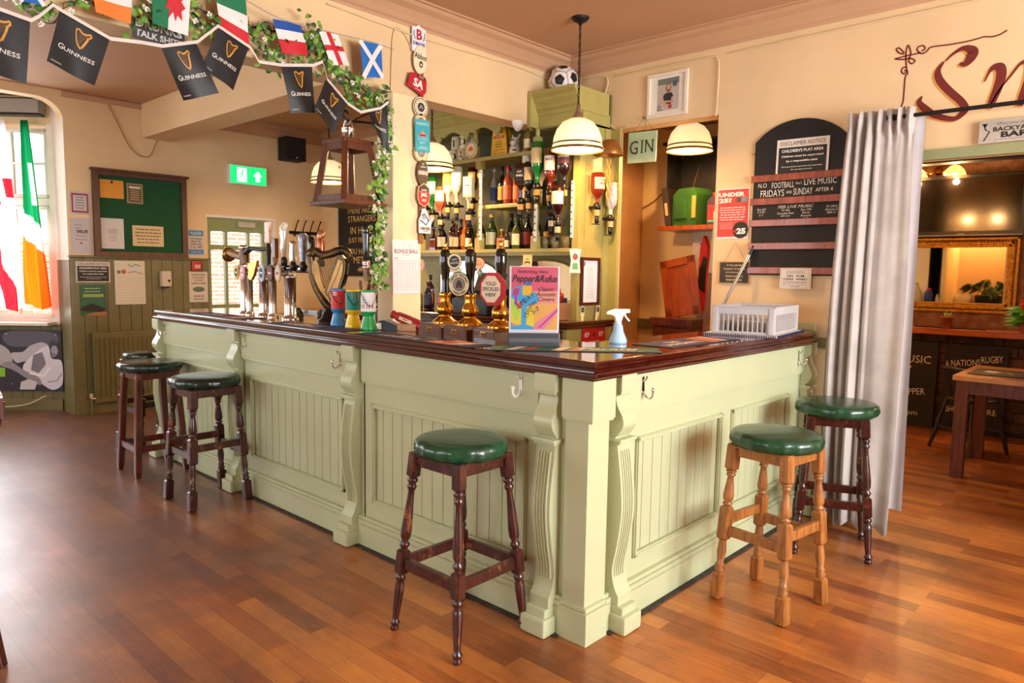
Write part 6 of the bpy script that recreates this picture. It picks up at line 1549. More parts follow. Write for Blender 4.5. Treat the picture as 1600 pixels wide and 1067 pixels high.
for (cx, cz, sx, sz) in ((0, h_-.03, w_, .06), (0, .035, w_, .07), (-w_/2+.03, h_/2, .06, h_), (w_/2-.03, h_/2, .06, h_)): g.box((cx, -.008, cz), (sx, .014, sz), CABWOOD, .003)
g.done('panel', t)
t = thing('wooden_box', 'dark red-brown wooden box behind the bar below the leaning door', 'box', (-2.80, 4.95, 0))
g = G(); g.b2((-.17, -.10, 0), (.16, .12, 1.06), REDWOOD, .004); g.b2((-.19, -.12, 1.055), (.17, .14, 1.115), REDWOOD, .006); g.done('carcass', t)
g = G(); g.b2((-.13, -.115, .85), (.14, -.10, 1.03), REDWOOD, .003); g.done('drawer', t)
g = G(); g.box((-3.05, 5.35, 1.06), (.3, .14, .03), FRAMEWOOD, .004); g.done('sill_board', label='short dark brown shelf board on the alcove wall left of the leaning door', cat='shelf')
t = thing('white_locker', 'white painted cupboard door with small holes in the alcove', 'locker', (-2.73, 5.36, 0))
g = G(); g.b2((-.20, 0, 1.08), (.40, .05, 1.80), flat('#e4dcc8')); g.b2((-.14, -.012, 1.12), (.34, 0, 1.76), flat('#dcd2bc')); 
for z in (1.22, 1.70): g.lathe([(.007, 0), (.0001, .001)], INK, 8, (-.12, -.013, z), Matrix.Rotation(PI/2, 3, 'X'))
g.done('door', t)
g = G(); RB = M('red_cloth', '#b81c24', .7, var=.1, bump=.2, bs=20); g.prism([(-.03, .0), (.07, -.0), (.06, .28), (.05, .52), (.02, .60), (-.005, .50), (-.02, .2)], -.03, .03, RB, 'y'); g.prism([(-.01, .20), (.05, .15), (.06, .42), (.03, .44), (.0, .34)], -.035, -.028, INK, 'y'); g.done('red_apron', loc=(-2.775, 5.24, 1.16), label='red and black garment hanging in the alcove', cat='garment')
t = thing('flap_board', 'wooden plank with grey upper half standing at the right jamb of the passage', 'plank', (-2.335, 4.66, 1.0), (0, .06, .3))
g = G(); g.b2((-.10, -.012, .0), (-.03, .012, .46), M('plank_wood', '#7a4a22', .45, var=.25, stretch=(8, 8, 1)), .004); g.done('lower_half', t)
g = G(); g.b2((-.10, -.012, .46), (-.045, .012, .92), M('grey_painted_wood', '#a89c90', .5, var=.08), .004); g.done('upper_half', t)
cable([(-2.86, 5.41, 2.5), (-2.96, 5.40, 2.2), (-2.98, 5.40, 2.0)], .005, 'dark cable hanging down the alcove wall left of the cabinet', flat('#5a3a24'))
cable([(-3.02, 5.41, 2.62), (-3.12, 5.40, 2.3), (-3.30, 5.40, 2.1), (-3.45, 5.40, 2.02)], .005, 'brown cable sagging across the alcove wall below the gin sign', flat('#8a5a30'))
# ------------------------------------------------------------------ far left wall
XW = XL+.001
def lsign(label, y, z, w, h, bg, draw, name='notice', cat='notice', t=.003, dx=0, **k): return sign(name, label, cat, (XW+dx, y, z), RW, w, h, flat(bg), draw, t=t, **k)
nb = thing('notice_board', 'green baize notice board in a dark wooden frame', 'notice board', (XW, 2.815, 1.955), RW)
g = G(); g.box((0, -.012, 0), (.84, .02, .79), M('green_baize', '#164a2a', .85, var=.06, vs=30)); g.done('baize', nb)
g = G(); fr(g, .885, .835, .052, .055, FRAMEWOOD); g.box((0, -.045, .418), (.92, .07, .025), FRAMEWOOD, .006); g.done('frame', nb)
def onb(label, y, z, w, h, bg, draw, **k): return lsign(label, y, z, w, h, bg, draw, dx=.025, t=.0015, **k)
onb('orange envelope pinned at the top left of the notice board', 2.545, 2.195, .215, .175, '#d8922c', lambda g, w, h: (g.rect(-.01, h*.32, .012, h*.46, INK, -.001), g.rect(-w*.5, h*.30, w*.5, h*.31, flat('#a86a20'), -.001)), name='envelope', cat='envelope')
onb('brown laminated card pinned beside the orange envelope', 2.755, 2.170, .15, .195, '#a08860', lambda g, w, h: (g.rect(-w*.42, -h*.44, w*.42, h*.44, flat('#6a5030'), -.0006), lines(g, 6, -w*.32, w*.32, -h*.3, h*.25, flat('#c8b48a'), .006, -.001), g.rect(-w*.35, h*.25, w*.35, h*.36, flat('#d8d0c0'), -.001)), name='laminated_card', cat='notice')
onb('white typed sheet pinned at the lower left of the notice board', 2.538, 1.765, .205, .295, '#c9c4c4', lambda g, w, h: (lines(g, 4, -w*.25, w*.25, 0, h*.14, flat('#5a5458'), .004, -.001), lines(g, 3, -w*.2, w*.2, -h*.22, -h*.08, flat('#5a5458'), .004, -.001)), name='paper_sheet')
def lam(g, w, h):
    for i, s_ in enumerate(('NO DOGS PLEASE KEEP', 'YOUR GLASSES INSIDE', 'IF YOU ARE A SMOKER', 'AND OVERCROWDED IT IS', 'ALL ACCEPTED')): lines(g, 1, -w*.42, w*.42, h*(.32-.16*i), h*(.32-.16*i), flat('#4a3a28'), .009, -.001, .2)
onb('cream laminated notice pinned at the lower right of the notice board', 2.87, 1.755, .30, .205, '#cdb88a', lam, name='laminated_card')
lsign('white wireless internet poster left of the notice board', 2.265, 1.73, .175, .34, '#b9aeb0', lambda g, w, h: (g.text('WI-FI', .01, h*.12, h*.10, INK, -.001, w=w*.55, bold=.04), lines(g, 2, -w*.35, w*.1, h*.22, h*.30, flat('#6a6468'), .006, -.001), lines(g, 2, -w*.3, w*.3, -h*.1, 0, flat('#4a4448'), .005, -.001), g.disc(0, -h*.2, .008, INK, -.001)), name='poster', cat='poster')
lsign('red bordered notice above the wireless internet poster', 2.268, 2.04, .17, .215, '#b8aeb2', lambda g, w, h: (g.rect(-w*.42, -h*.42, w*.42, h*.42, flat('#9a2c2c'), -.0006), g.rect(-w*.34, -h*.34, w*.34, h*.34, flat('#bcb2b4'), -.0009), lines(g, 5, -w*.25, w*.25, -h*.22, h*.25, flat('#3a3034'), .006, -.0014)))
def pls(g, w, h):
    g.rect(-w*.42, h*.24, w*.42, h*.44, flat('#3a76a8'), -.0006); g.text('PLEASE', 0, h*.34, h*.11, flat('#b8ccd8'), -.001, w=w*.64, bold=.03); g.rect(-w*.42, -h*.44, w*.42, -h*.26, flat('#3a76a8'), -.0006); g.text('Thank You', 0, -h*.35, h*.10, flat('#b8ccd8'), -.001, w=w*.6, shear=.3)
    for i, s_ in enumerate(('CHILDREN', 'MUST BE', 'SUPERVISED', 'AT ALL TIMES')): g.text(s_, 0, h*(.14-.105*i), h*.07, flat('#3a3438'), -.001, maxw=w*.7, bold=.02)
lsign('blue and white please notice right of the notice board', 3.362, 1.712, .185, .285, '#c4b8b0', pls)
def clo(g, w, h):
    for s_, z, hh, c in (('PATIO DOOR', .40, .055, INK), ('IS NOW ONLY', .31, .045, INK), ('CLOSED', .22, .065, INKR), ('DURING STORMS', .12, .045, INK), ('PLEASE USE', -.30, .05, INK), ('SIDE DOOR', -.40, .05, INK)): g.text(s_, 0, h*z, h*hh, c, -.001, maxw=w*.82, bold=.03)
    g.disc(0, -h*.08, w*.33, flat('#5a6a50'), -.001, h*.09, 9)
lsign('white notice with the word CLOSED in red, under the alarm', 3.37, 1.238, .20, .325, '#c9beac', clo, dx=.016)
lsign('white and black disclaimer notice on the olive boarding', 2.353, 1.388, .30, .20, '#c4bab0', disc_notice, dx=.016)
def grp(g, w, h): lines(g, 2, -w*.4, w*.35, h*.28, h*.38, flat('#b8c8a0'), .006, -.001); g.poly([(-w*.5, -h*.25), (-w*.1, -h*.1), (w*.3, -h*.22), (w*.5, -h*.3), (w*.3, -h*.38), (-w*.3, -h*.36), (-w*.5, -h*.34)], INK, -.001); g.poly([(-w*.4, -h*.5), (w*.5, -h*.5), (w*.5, -h*.38), (0, -h*.4)], flat('#a86a3a'), -.001); g.rect(-w*.4, h*.1, w*.4, h*.2, flat('#8a9a48'), -.001)
lsign('dark green poster with a black bird shape below the disclaimer', 2.345, 1.115, .225, .30, '#2c5a3a', grp, dx=.016, name='poster', cat='poster')
def lst(g, w, h):
    g.disc(w*.12, h*.33, .045, flat('#c8c8c8'), -.001, .04); g.stroke([(w*-.05, h*.42), (w*.05, h*.36), (w*.2, h*.42), (w*.35, h*.38)], .010, flat('#5a9a5a'), -.0014); g.disc(-w*.2, h*.25, .022, flat('#b85048'), -.0014); g.disc(-w*.36, h*.24, .018, flat('#5a6470'), -.0014); g.stroke([(-w*.05, h*.22), (w*.15, h*.26), (w*.42, h*.2)], .008, flat('#a8604a'), -.0014)
    for i in range(9): g.rect(-w*.42, h*(.10-.065*i), w*.42, h*(.10-.065*i)+.002, flat('#a8a098'), -.001)
lsign('tall white sign-up sheet on the olive boarding', 2.685, 1.285, .285, .435, '#d2c8b4', lst, dx=.016, name='paper_sheet')
t = thing('soap_dispenser', 'small white wall dispenser on the olive boarding', 'dispenser', (XW+.014, 3.015, 1.325), RW)
g = G(); g.box((0, -.04, 0), (.095, .08, .16), flat('#c8b8a0'), .015); g.done('cover', t)
g = G(); g.disc(.02, -.02, .014, INK, -.081); g.box((0, -.045, -.085), (.05, .05, .02), BLACKP, .004); g.done('nozzle', t)
t = thing('fire_alarm', 'red fire alarm call point above the CLOSED notice', 'alarm', (XW+.012, 3.345, 1.462), RW)
g = G(); g.box((0, -.02, 0), (.10, .04, .10), M('alarm_red', '#b01c1c', .35), .006); g.done('housing', t)
g = G(); g.box((.004, -.041, -.005), (.06, .003, .04), flat('#c8a088')); g.done('glass_plate', t)
rad = thing('radiator', 'olive painted panel radiator on the far wall behind the stools', 'radiator', (XW+.02, 2.88, 0), RW)
g = G(); g.box((0, -.05, .455), (1.14, .03, .68), OLIVE, .006)
for i in range(26): g.box((-.54+1.08*i/25, -.068, .455), (.022, .014, .58), OLIVE, .005)
g.box((0, -.03, .80), (1.14, .06, .012), OLIVE, .003); g.done('panel', rad)
g = G(); g.tube([(-.60, -.05, .16), (-.60, -.05, .0)], .009, OLIVE, 8); g.tube([(-.57, -.05, .16), (-.61, -.05, .16)], .012, CHROME, 8); g.lathe([(.018, 0), (.02, .02), (.014, .04)], flat('#b8a888'), 12, (-.60, -.05, .17)); g.done('valve', rad)
# speaker, exit sign, hooks
t = thing('wall_speaker', 'small black loudspeaker high on the far wall', 'speaker', (XW, 4.45, 2.815), RW)
g = G(); g.box((0, -.12, 0), (.25, .18, .26), M('speaker_black', '#15110f', .6, var=.1), .006); g.done('cabinet', t)
g = G(); g.box((-.01, -.213, 0), (.21, .006, .24), flat('#1c1816', .8), .002); g.disc(.0, -.10, .010, CHROME, -.217); g.done('grille', t)
g = G(); g.box((0, -.02, 0), (.06, .04, .08), IRON); g.done('bracket', t)
t = thing('exit_sign', 'lit green emergency exit sign with running man and arrow', 'exit sign', (XW, 3.94, 2.472), RW)
g = G(); g.box((0, -.03, 0), (.44, .06, .21), WHITEP, .004); g.done('housing', t)
EG = M('exit_green_light', '#14c05a', .4, var=0, em=2.2); EW = M('exit_white_light', '#e8fff0', .4, var=0, em=3)
g = G(); g.rect(-.21, -.095, .21, .095, EG, -.0605)
g.rect(-.13, -.075, -.02, .075, EW, -.061); g.disc(-.065, .048, .013, EG, -.0615); g.stroke([(-.068, .03), (-.08, 0), (-.075, -.012)], .016, EG, -.0615); g.stroke([(-.078, -.01), (-.055, -.03), (-.06, -.06)], .010, EG, -.0615); g.stroke([(-.078, -.01), (-.10, -.03), (-.12, -.035)], .010, EG, -.0615); g.stroke([(-.07, .025), (-.045, .01), (-.038, .022)], .008, EG, -.0615); g.stroke([(-.07, .025), (-.10, .015), (-.105, -.005)], .008, EG, -.0615)
g.poly([(.11, .055), (.16, .0), (.135, .0), (.135, -.06), (.085, -.06), (.085, .0), (.06, .0)], EW, -.061); g.done('face', t)
t = thing('coat_rack', 'dark bronze coat rack with four double hooks on the far wall', 'coat rack', (XW, 4.66, 1.875), RW)
g = G(); g.box((0, -.012, 0), (.40, .024, .035), IRON, .004); g.done('rail', t)
for x in (-.15, -.05, .05, .15):
    g = G(); g.tube(smooth_pts([(x, -.02, 0), (x, -.05, .01), (x, -.075, .05), (x+.01, -.085, .10), (x+.02, -.10, .135)], 5), .007, IRON, 8); g.lathe([(.0001, 0), (.012, .004), (.012, .012), (.0001, .016)], IRON, 10, (x+.02, -.10, .13)); g.tube(smooth_pts([(x, -.02, -.01), (x, -.05, -.04), (x, -.07, -.02)], 5), .006, IRON, 8); g.done('double_hook', t)
cable([(XW+.01, 2.55, 3.0), (XW+.01, 2.62, 2.85), (XW+.01, 2.75, 2.60), (XW+.02, 2.90, 2.55), (XW+.02, 2.98, 2.70), (XW+.02, 3.0, 2.74)], .006, 'cable hanging in a loop between the wall and the ceiling beam', M('brown_cable', '#a8845a', .6))
# friends blackboard on the back wall
t = thing('chalkboard', 'dark blackboard with chalk saying about strangers behind the bronze harp', 'blackboard', (-6.93, 4.919, 1.81))
g = G(); g.box((0, -.012, 0), (.86, .024, .87), CHALK); g.b2((-.43, -.03, -.435), (-.405, -.0, .435), flat('#c8b89a')); g.done('board', t)
g = G()
CG = flat('#d8b070', .8)
for s_, x, z, h_ in (('THERE ARE NO', .08, .32, .075), ('STRANGERS', .06, .22, .07), ('IN HERE', .05, .09, .08), ('JUST FRIENDS', .05, -.03, .075), ("YOU HAVEN'T", .08, -.15, .07), ('MET', .0, -.25, .075)): g.text(s_, x, z, h_, CG, -.0255, maxw=.62)
g.done('chalk_writing', t)
g = G(); g.box((-6.75, 4.90, 2.20), (.42, .03, .02), IRON); g.done('lamp_bar', label='thin black bar fixed over the strangers blackboard', cat='rail')
# flower in a dark vase behind the bar, back ledge
t = thing('dried_flowers', 'purple and green dried flowers in a dark bottle on the back ledge', 'vase', (-6.10, 4.55, 1.0))
g = G(); g.lathe([(.04, 0), (.045, .01), (.045, .12), (.015, .2), (.015, .27)], gl('#3a2c20'), 16); g.done('vase', t)
g = G(); rnd = random.Random(5)
for i in range(46):
    a = rnd.uniform(0, 6.28); r = rnd.uniform(.02, .13); z = .30+rnd.uniform(0, .26); m = flat(rnd.choice(['#6a2a4a', '#8a3a5a', '#4a6a3a', '#5a7a48', '#7a4a6a']))
    g.lathe([(.0001, 0), (.012, .01), (.0001, .03)], m, 5, (r*math.cos(a), r*math.sin(a), z), Matrix.Rotation(rnd.uniform(-1, 1), 3, 'X'))
    if i % 5 == 0: g.tube([(0, 0, .2), (r*math.cos(a)*.6, r*math.sin(a)*.6, z-.05), (r*math.cos(a), r*math.sin(a), z)], .0025, flat('#4a5a34'), 4)
g.done('flowers', t)
g = G(); g.b2((-7.6, 4.35, .93), (-5.7, 4.90, .985), MAHOG, .006); g.b2((-7.55, 4.40, 0), (-5.75, 4.90, .93), UNIT); g.done('rear_ledge', label='dark topped ledge along the back wall behind the beer fonts', cat='counter')
t = thing('small_radio', 'small black and silver stacked device on the back ledge left of the harp', 'device', (-6.9, 4.55, .986))
g = G()
for k in range(3): g.box((0, 0, .035+.07*k), (.18, .14, .06), BLACKP, .006); g.box((0, -.072, .035+.07*k), (.16, .002, .014), CHROME)
g.done('case', t)

# ------------------------------------------------------------------ bay window dressing
t = thing('roller_blind', 'grey roller blind cassette across the top of the bay window', 'blind', BAYO, BR)
g = G(); g.box((-1.15, -.07, 2.945), (2.2, .12, .13), M('blind_grey', '#8f8880', .5), .01); g.done('cassette', t)
g = G(); g.box((-1.15, -.075, 2.865), (2.2, .10, .014), BLACKP, .003); g.box((-1.15, -.075, 3.015), (2.2, .10, .012), BLACKP, .003); g.done('edge_strips', t)
def drape(name, label, xc0, xc1, ztop, zbot, wt, wb, colf, seed):
    g = G(); nu, nv = 56, 150; P = []
    for j in range(nv+1):
        v = j/nv; k = min(1, v*1.25)**.75; w = wt+(wb-wt)*k; xc = xc0+(xc1-xc0)*v
        for i in range(nu+1):
            u = i/nu; x = xc+(u-.5)*w
            y = -.10+.022*math.sin(u*9+v*2.2+seed)*(.4+.6*v)+.02*math.sin(u*17-v*3+seed)
            z = ztop+(zbot-ztop)*v*(1-.07*abs(u-.62)*(1 if v > .8 else 0)*((v-.8)/.2 if v > .8 else 0))
            P.append((x, y, z))
    byc = {}
    for j in range(nv):
        for i in range(nu):
            a = j*(nu+1)+i; byc.setdefault(colf((i+.5)/nu, (j+.5)/nv), []).append((a, a+nu+1, a+nu+2, a+1))
    for c, F in byc.items():
        m = M('flag_cloth_'+c.strip('#'), c, .8, var=.04)
        nt = m.node_tree; b = nt.nodes['Principled BSDF']
        b.inputs['Subsurface Weight'].default_value = .0
        if 'tl' not in nt.nodes:
            tl = nt.nodes.new('ShaderNodeBsdfTranslucent'); tl.name = 'tl'; tl.inputs['Color'].default_value = (*lin(c), 1)
            mx = nt.nodes.new('ShaderNodeMixShader'); mx.inputs[0].default_value = .45
            nt.links.new(b.outputs[0], mx.inputs[1]); nt.links.new(tl.outputs[0], mx.inputs[2]); nt.links.new(mx.outputs[0], nt.nodes['Material Output'].inputs['Surface'])
        g.add(P, F, m, True)
    # the strip where the flag is knotted to its hook
    o = g.done(name, loc=BAYO, rot=BR, label=label, cat='flag')
def eng(u, v):
    if .30 < v < .40 and u > .45+.2*(v-.3)*5: return '#cc1c28'
    if .42 < v < .56 and u < .42-.9*(v-.42): return '#cc1c28'
    if v > .60 and u < .75*(v-.58)/.34 and u > .75*(v-.72)/.5 - .05 and u < .8: return '#cc1c28'
    return '#e2dce0'
def irl(u, v):
    if v < .46+.10*u and not (.22 < v < .44 and .52 < u < .80): return '#0f7a46'
    if v > .60+.10*u: return '#f0600c'
    return '#e2ddd8'
drape('england_flag', 'England flag hanging in the bay window, left of the Irish one', -.43, -.415, 2.815, .99, .07, .27, eng, 0)
drape('ireland_flag', 'Irish tricolour flag hanging in the bay window nearest the wall', -.20, -.145, 2.815, 1.0, .07, .23, irl, 2)
# banner with rugby player below the sill
t = thing('banner', 'black and white banner of a diving rugby player below the bay window', 'banner', BAYO+Vector((0, 0, .50)), BR)
g = G(); W0, W1, H0, H1 = -.85, .02, -.30, .31
g.b2((W0, -.050, H0), (W1, -.044, H1), flat('#2c2a36')); g.done('sheet', t)
g = G(); y = -.0515
def q(cx, cz): return (-.645+(cx)*.00145, .31-(cz-455)*.00150)   # banner artwork grid
GR = lambda c: flat(c, .5)
def P9(pts, m, yy): g.poly([(p.x, p.y) for p in smooth_pts([(*q(*p), 0) for p in pts], 5, True)], m, yy)
P9(((95, 470), (400, 470), (430, 540), (300, 560), (110, 560)), GR('#55525f'), y)
P9(((-140, 560), (0, 545), (70, 560), (115, 600), (130, 650), (110, 690), (20, 690), (-140, 670)), GR('#a8a3a6'), y-.0004)
P9(((125, 610), (200, 600), (250, 560), (330, 535), (375, 560), (370, 600), (300, 640), (200, 665), (150, 670)), GR('#b0acb4'), y-.0008)
P9(((200, 690), (290, 600), (370, 560), (390, 640), (455, 660), (460, 780), (440, 830), (380, 850), (300, 800), (220, 750)), GR('#d4d0d8'), y-.0012)
P9(((60, 680), (120, 665), (200, 720), (300, 770), (310, 820), (240, 790), (130, 720), (60, 700)), GR('#8a8690'), y-.0016)
g.disc(*q(405, 560), .042, GR('#3a3640'), y-.0020, .058); g.disc(*q(412, 590), .035, GR('#9a949c'), y-.0024, .05); g.disc(*q(404, 622), .022, GR('#77717a'), y-.0028, .022)
g.poly([q(*p) for p in ((270, 620), (330, 600), (350, 680), (300, 740), (250, 720))], GR('#77737e'), y-.0032); g.stroke([q(380, 700), q(330, 760), q(240, 740)], .018, GR('#f0ecf2'), y-.0036); g.stroke([q(360, 800), q(420, 790), q(455, 740)], .010, GR('#8a8690'), y-.0036)
g.poly([q(*p) for p in ((180, 800), (230, 780), (290, 800), (270, 850), (170, 850))], GR('#c4c0c8'), y-.0034)
g.poly([q(*p) for p in ((-140, 700), (30, 700), (80, 710), (78, 765), (-140, 775))], flat('#7ab82a'), y-.0036)
for p in ((100, 482), (425, 485), (120, 812)): g.disc(*q(*p), .006, CHROME, y-.004)
g.done('print', t)
cable([(-8.69, 1.36, .12), (-8.39, 1.66, .06), (-8.19, 1.86, .08), (-8.06, 2.00, .17)], .008, 'cream cable drooping below the rugby banner', M('cream_cable', '#b8b088', .6), 8)

# ------------------------------------------------------------------ buntings
GF = {'G0': [(0.665, 2.447), (0.857, 2.413), (0.834, 2.166), (0.629, 2.189)], 'G1': [(0.963, 2.48), (1.147, 2.414), (1.077, 2.206), (0.902, 2.265)], 'G2': [(1.359, 2.434), (1.518, 2.485), (1.61, 2.274), (1.445, 2.209)], 'G3': [(1.627, 2.579), (1.779, 2.526), (1.683, 2.3), (1.539, 2.383)], 'G4': [(1.947, 2.476), (2.128, 2.515), (2.14, 2.274), (2.001, 2.25)], 'G5': [(2.209, 2.46), (2.341, 2.356), (2.254, 2.181), (2.125, 2.288)], 'G6': [(2.482, 2.339), (2.617, 2.416), (2.616, 2.132), (2.53, 2.229)]}
NF = {'scot0': [(0.818, 2.60), (0.952, 2.62), (0.927, 2.507), (0.842, 2.501)], 'irl': [(1.102, 2.72), (1.278, 2.74), (1.26, 2.521), (1.118, 2.532)], 'wales': [(1.365, 2.78), (1.54, 2.80), (1.51, 2.529), (1.35, 2.546)], 'italy': [(1.651, 2.79), (1.807, 2.80), (1.815, 2.523), (1.669, 2.601)], 'france': [(1.951, 2.725), (2.113, 2.738), (2.149, 2.582), (1.999, 2.564)], 'england': [(2.221, 2.732), (2.342, 2.745), (2.412, 2.589), (2.291, 2.566)], 'scot': [(2.486, 2.746), (2.639, 2.757), (2.643, 2.569), (2.503, 2.544)]}
def pennant(parent, X, Q, draw, ph=0, amp=.010, label=None):
    g = G()
    def fn(p):
        u, v = p[0], p[2]                  # v: 0 bottom, 1 top
        tl, tr, br, bl = Q
        y = (tl[0]*(1-u)+tr[0]*u)*v+(bl[0]*(1-u)+br[0]*u)*(1-v); z = (tl[1]*(1-u)+tr[1]*u)*v+(bl[1]*(1-u)+br[1]*u)*(1-v)
        return (X+amp*math.sin(u*5+ph+v*1.5)*(1.1-v)+.012*(1-v)-p[1], y, z)
    g.fn = fn; draw(g); return g.done('pennant', parent, label=label)
def grid(g, x0, z0, x1, z1, m, y=0, n=8):
    nx = max(1, round((x1-x0)*n)); nz = max(1, round((z1-z0)*n)); V = []; F = []
    for j in range(nz+1):
        for i in range(nx+1): V.append((x0+(x1-x0)*i/nx, y, z0+(z1-z0)*j/nz))
    for j in range(nz):
        for i in range(nx): a = j*(nx+1)+i; F.append((a, a+1, a+nx+2, a+nx+1))
    g.add(V, F, m, True)
BUN = M('bunting_black', '#141112', .45, var=.03); GLD = M('harp_print_gold', '#c88a2c', .45, var=.15, vs=30); WTX = flat('#dcd6cc')
def stout(g):
    grid(g, 0, 0, 1, 1, BUN)
    H = lambda pts, w: g.stroke([(p[0], p[2]) if len(p) > 2 else p for p in [(a.x, a.y) for a in smooth_pts([(x, z, 0) for x, z in pts], 5)]], w, GLD, -.0022)
    H([(.36, .84), (.42, .87), (.50, .83), (.58, .84), (.65, .87), (.67, .83), (.64, .80)], .035)
    H([(.37, .83), (.40, .72), (.46, .60), (.54, .53)], .030); H([(.63, .80), (.60, .68), (.55, .55)], .045)
    for k in range(6): g.stroke([(.43+.033*k, .82), (.50+.018*k, .60+.035*k)], .004, GLD, -.0022)
    g.text('UINNESS', .555, .395, .075, WTX, -.0022, w=.63, bold=.008); g.text('G', .175, .405, .105, WTX, -.0022, w=.105, bold=.008)
    g.rect(.06, .06, .28, .085, flat('#8a8480'), -.0022)
bt1 = thing('stout_bunting', 'string of black stout brand pennants with gold harps', 'bunting', (0, 0, 0))
XG = -3.42
for i, (k, Q) in enumerate(GF.items()): pennant(bt1, XG, Q, stout, ph=i*1.3)
TP = [(0.665, 2.447), (0.762, 2.429), (0.86, 2.416), (0.887, 2.438), (0.939, 2.496), (0.965, 2.483), (1.15, 2.416), (1.281, 2.431), (1.363, 2.434), (1.522, 2.491), (1.625, 2.589), (1.784, 2.526), (1.824, 2.467), (1.952, 2.479), (2.134, 2.518), (2.189, 2.547), (2.215, 2.462), (2.348, 2.359), (2.433, 2.328), (2.565, 2.372), (2.625, 2.419)]
def tape(g, P, w, m, X):
    V = []; n = len(P)
    for i, p in enumerate(P):
        X_ = X+.004*math.sin(i*1.7); V += [(X_, p[0], p[1]+w/2), (X_+.003, p[0], p[1]-w/2)]
    g.add(V, [(2*i, 2*i+1, 2*i+3, 2*i+2) for i in range(n-1)], m, True)
g = G(); tape(g, TP, .016, M('white_tape', '#ddd2c8', .6), XG+.004); g.done('tape', bt1)
bt2 = thing('nations_bunting', 'string of small national flags along the header beam', 'bunting', (0, 0, 0))
BLU = flat('#1c4a9a'); RDF = flat('#c41c28'); GRF = flat('#147048'); WHF = flat('#e2dcd8'); ORF = flat('#e07828'); SBL = flat('#1866b4')
def f_scot(g): grid(g, 0, 0, 1, 1, SBL); g.stroke([(i/10, i/10) for i in range(11)], .17, WHF, -.003); g.stroke([(i/10, 1-i/10) for i in range(11)], .17, WHF, -.0034)
def f_irl(g): grid(g, 0, .62, 1, 1, GRF); grid(g, 0, .32, 1, .62, WHF); grid(g, 0, 0, 1, .32, ORF)
def f_wales(g):
    grid(g, 0, 0, .45, 1, GRF); grid(g, .45, 0, 1, 1, WHF)
    g.poly([(.30, .55), (.38, .72), (.50, .70), (.55, .85), (.66, .78), (.74, .88), (.72, .70), (.86, .66), (.76, .55), (.88, .45), (.78, .38), (.82, .22), (.68, .30), (.64, .18), (.56, .34), (.44, .20), (.46, .40), (.34, .36), (.40, .50)], RDF, -.003)
def f_it(g): grid(g, 0, .64, 1, 1, GRF); grid(g, 0, .34, 1, .64, WHF); grid(g, 0, 0, 1, .34, RDF)
def f_fr(g): grid(g, 0, .72, 1, 1, BLU); grid(g, 0, .42, 1, .72, WHF); grid(g, 0, 0, 1, .42, RDF)
def f_en(g): grid(g, 0, 0, 1, 1, WHF); grid(g, .38, 0, .60, 1, RDF, -.003); grid(g, 0, .44, 1, .60, RDF, -.0034)
for i, (k, f) in enumerate((('scot0', f_scot), ('irl', f_irl), ('wales', f_wales), ('italy', f_it), ('france', f_fr), ('england', f_en), ('scot', f_scot))): pennant(bt2, -3.438, [(a*.982, 1.45+(b-1.45)*.982) for a, b in NF[k]], f, ph=i, amp=.004)
g = G(); g.tube([(-3.436, p.x*.982, 1.45+(p.y-1.45)*.982) for p in smooth_pts([(.6, 2.62, 0), (.9, 2.61, 0), (1.2, 2.73, 0), (1.5, 2.79, 0), (1.75, 2.785, 0), (2.0, 2.735, 0), (2.3, 2.742, 0), (2.56, 2.755, 0), (2.73, 2.75, 0)], 6)], .003, M('grey_string', '#a89c8c', .7), 5); g.done('string', bt2)
def drunk(g, w, h): g.text('DRUNKS', 0, h*.22, h*.36, flat('#c8c0b8'), -.001, w=w*.9, bold=.03); g.text('TALK SHITE', 0, -h*.22, h*.30, flat('#c8c0b8'), -.001, w=w*.9, bold=.03)
sign('metal_sign', 'grey sign with pale joke lettering behind the Welsh flag', 'sign', (-3.53, 1.395, 2.52), RW, .23, .10, flat('#3a3634'), drunk, t=.004, tilt=.05)

# ------------------------------------------------------------------ ivy garland
GP = [(0.80, 2.50), (0.942, 2.451), (1.039, 2.554), (1.24, 2.596), (1.404, 2.613), (1.579, 2.588), (1.706, 2.68), (1.837, 2.591), (1.939, 2.521), (2.088, 2.652), (2.203, 2.646), (2.281, 2.547), (2.405, 2.469), (2.558, 2.427), (2.64, 2.37), (2.644, 2.205), (2.607, 2.09), (2.578, 1.903), (2.606, 1.757), (2.568, 1.606), (2.586, 1.475), (2.567, 1.381)]
gar = thing('leaf_garland', 'artificial leafy garland with white blossom trailing along the beam and down beside the pillar', 'garland', (0, 0, 0))
cp = smooth_pts([(-3.475, y, z) for y, z in GP], 10)
g = G(); g.tube([(p.x+.006*math.sin(i), p.y+.006*math.sin(i*.7), p.z+.006*math.cos(i*.9)) for i, p in enumerate(cp)], .0028, flat('#5a6a34'), 5)
g.tube([(p.x+.012*math.cos(i*.5), p.y+.014*math.cos(i*.5), p.z+.014*math.sin(i*.5)) for i, p in enumerate(cp)], .002, flat('#4a5a2c'), 5); g.done('stem', gar)
rnd = random.Random(11)
LM = [M('leaf_green_%d' % i, c, .5, var=.15, vs=40) for i, c in enumerate(('#4c7a2a', '#6a9a38', '#2f5a26', '#8ab048', '#3a4f28'))]
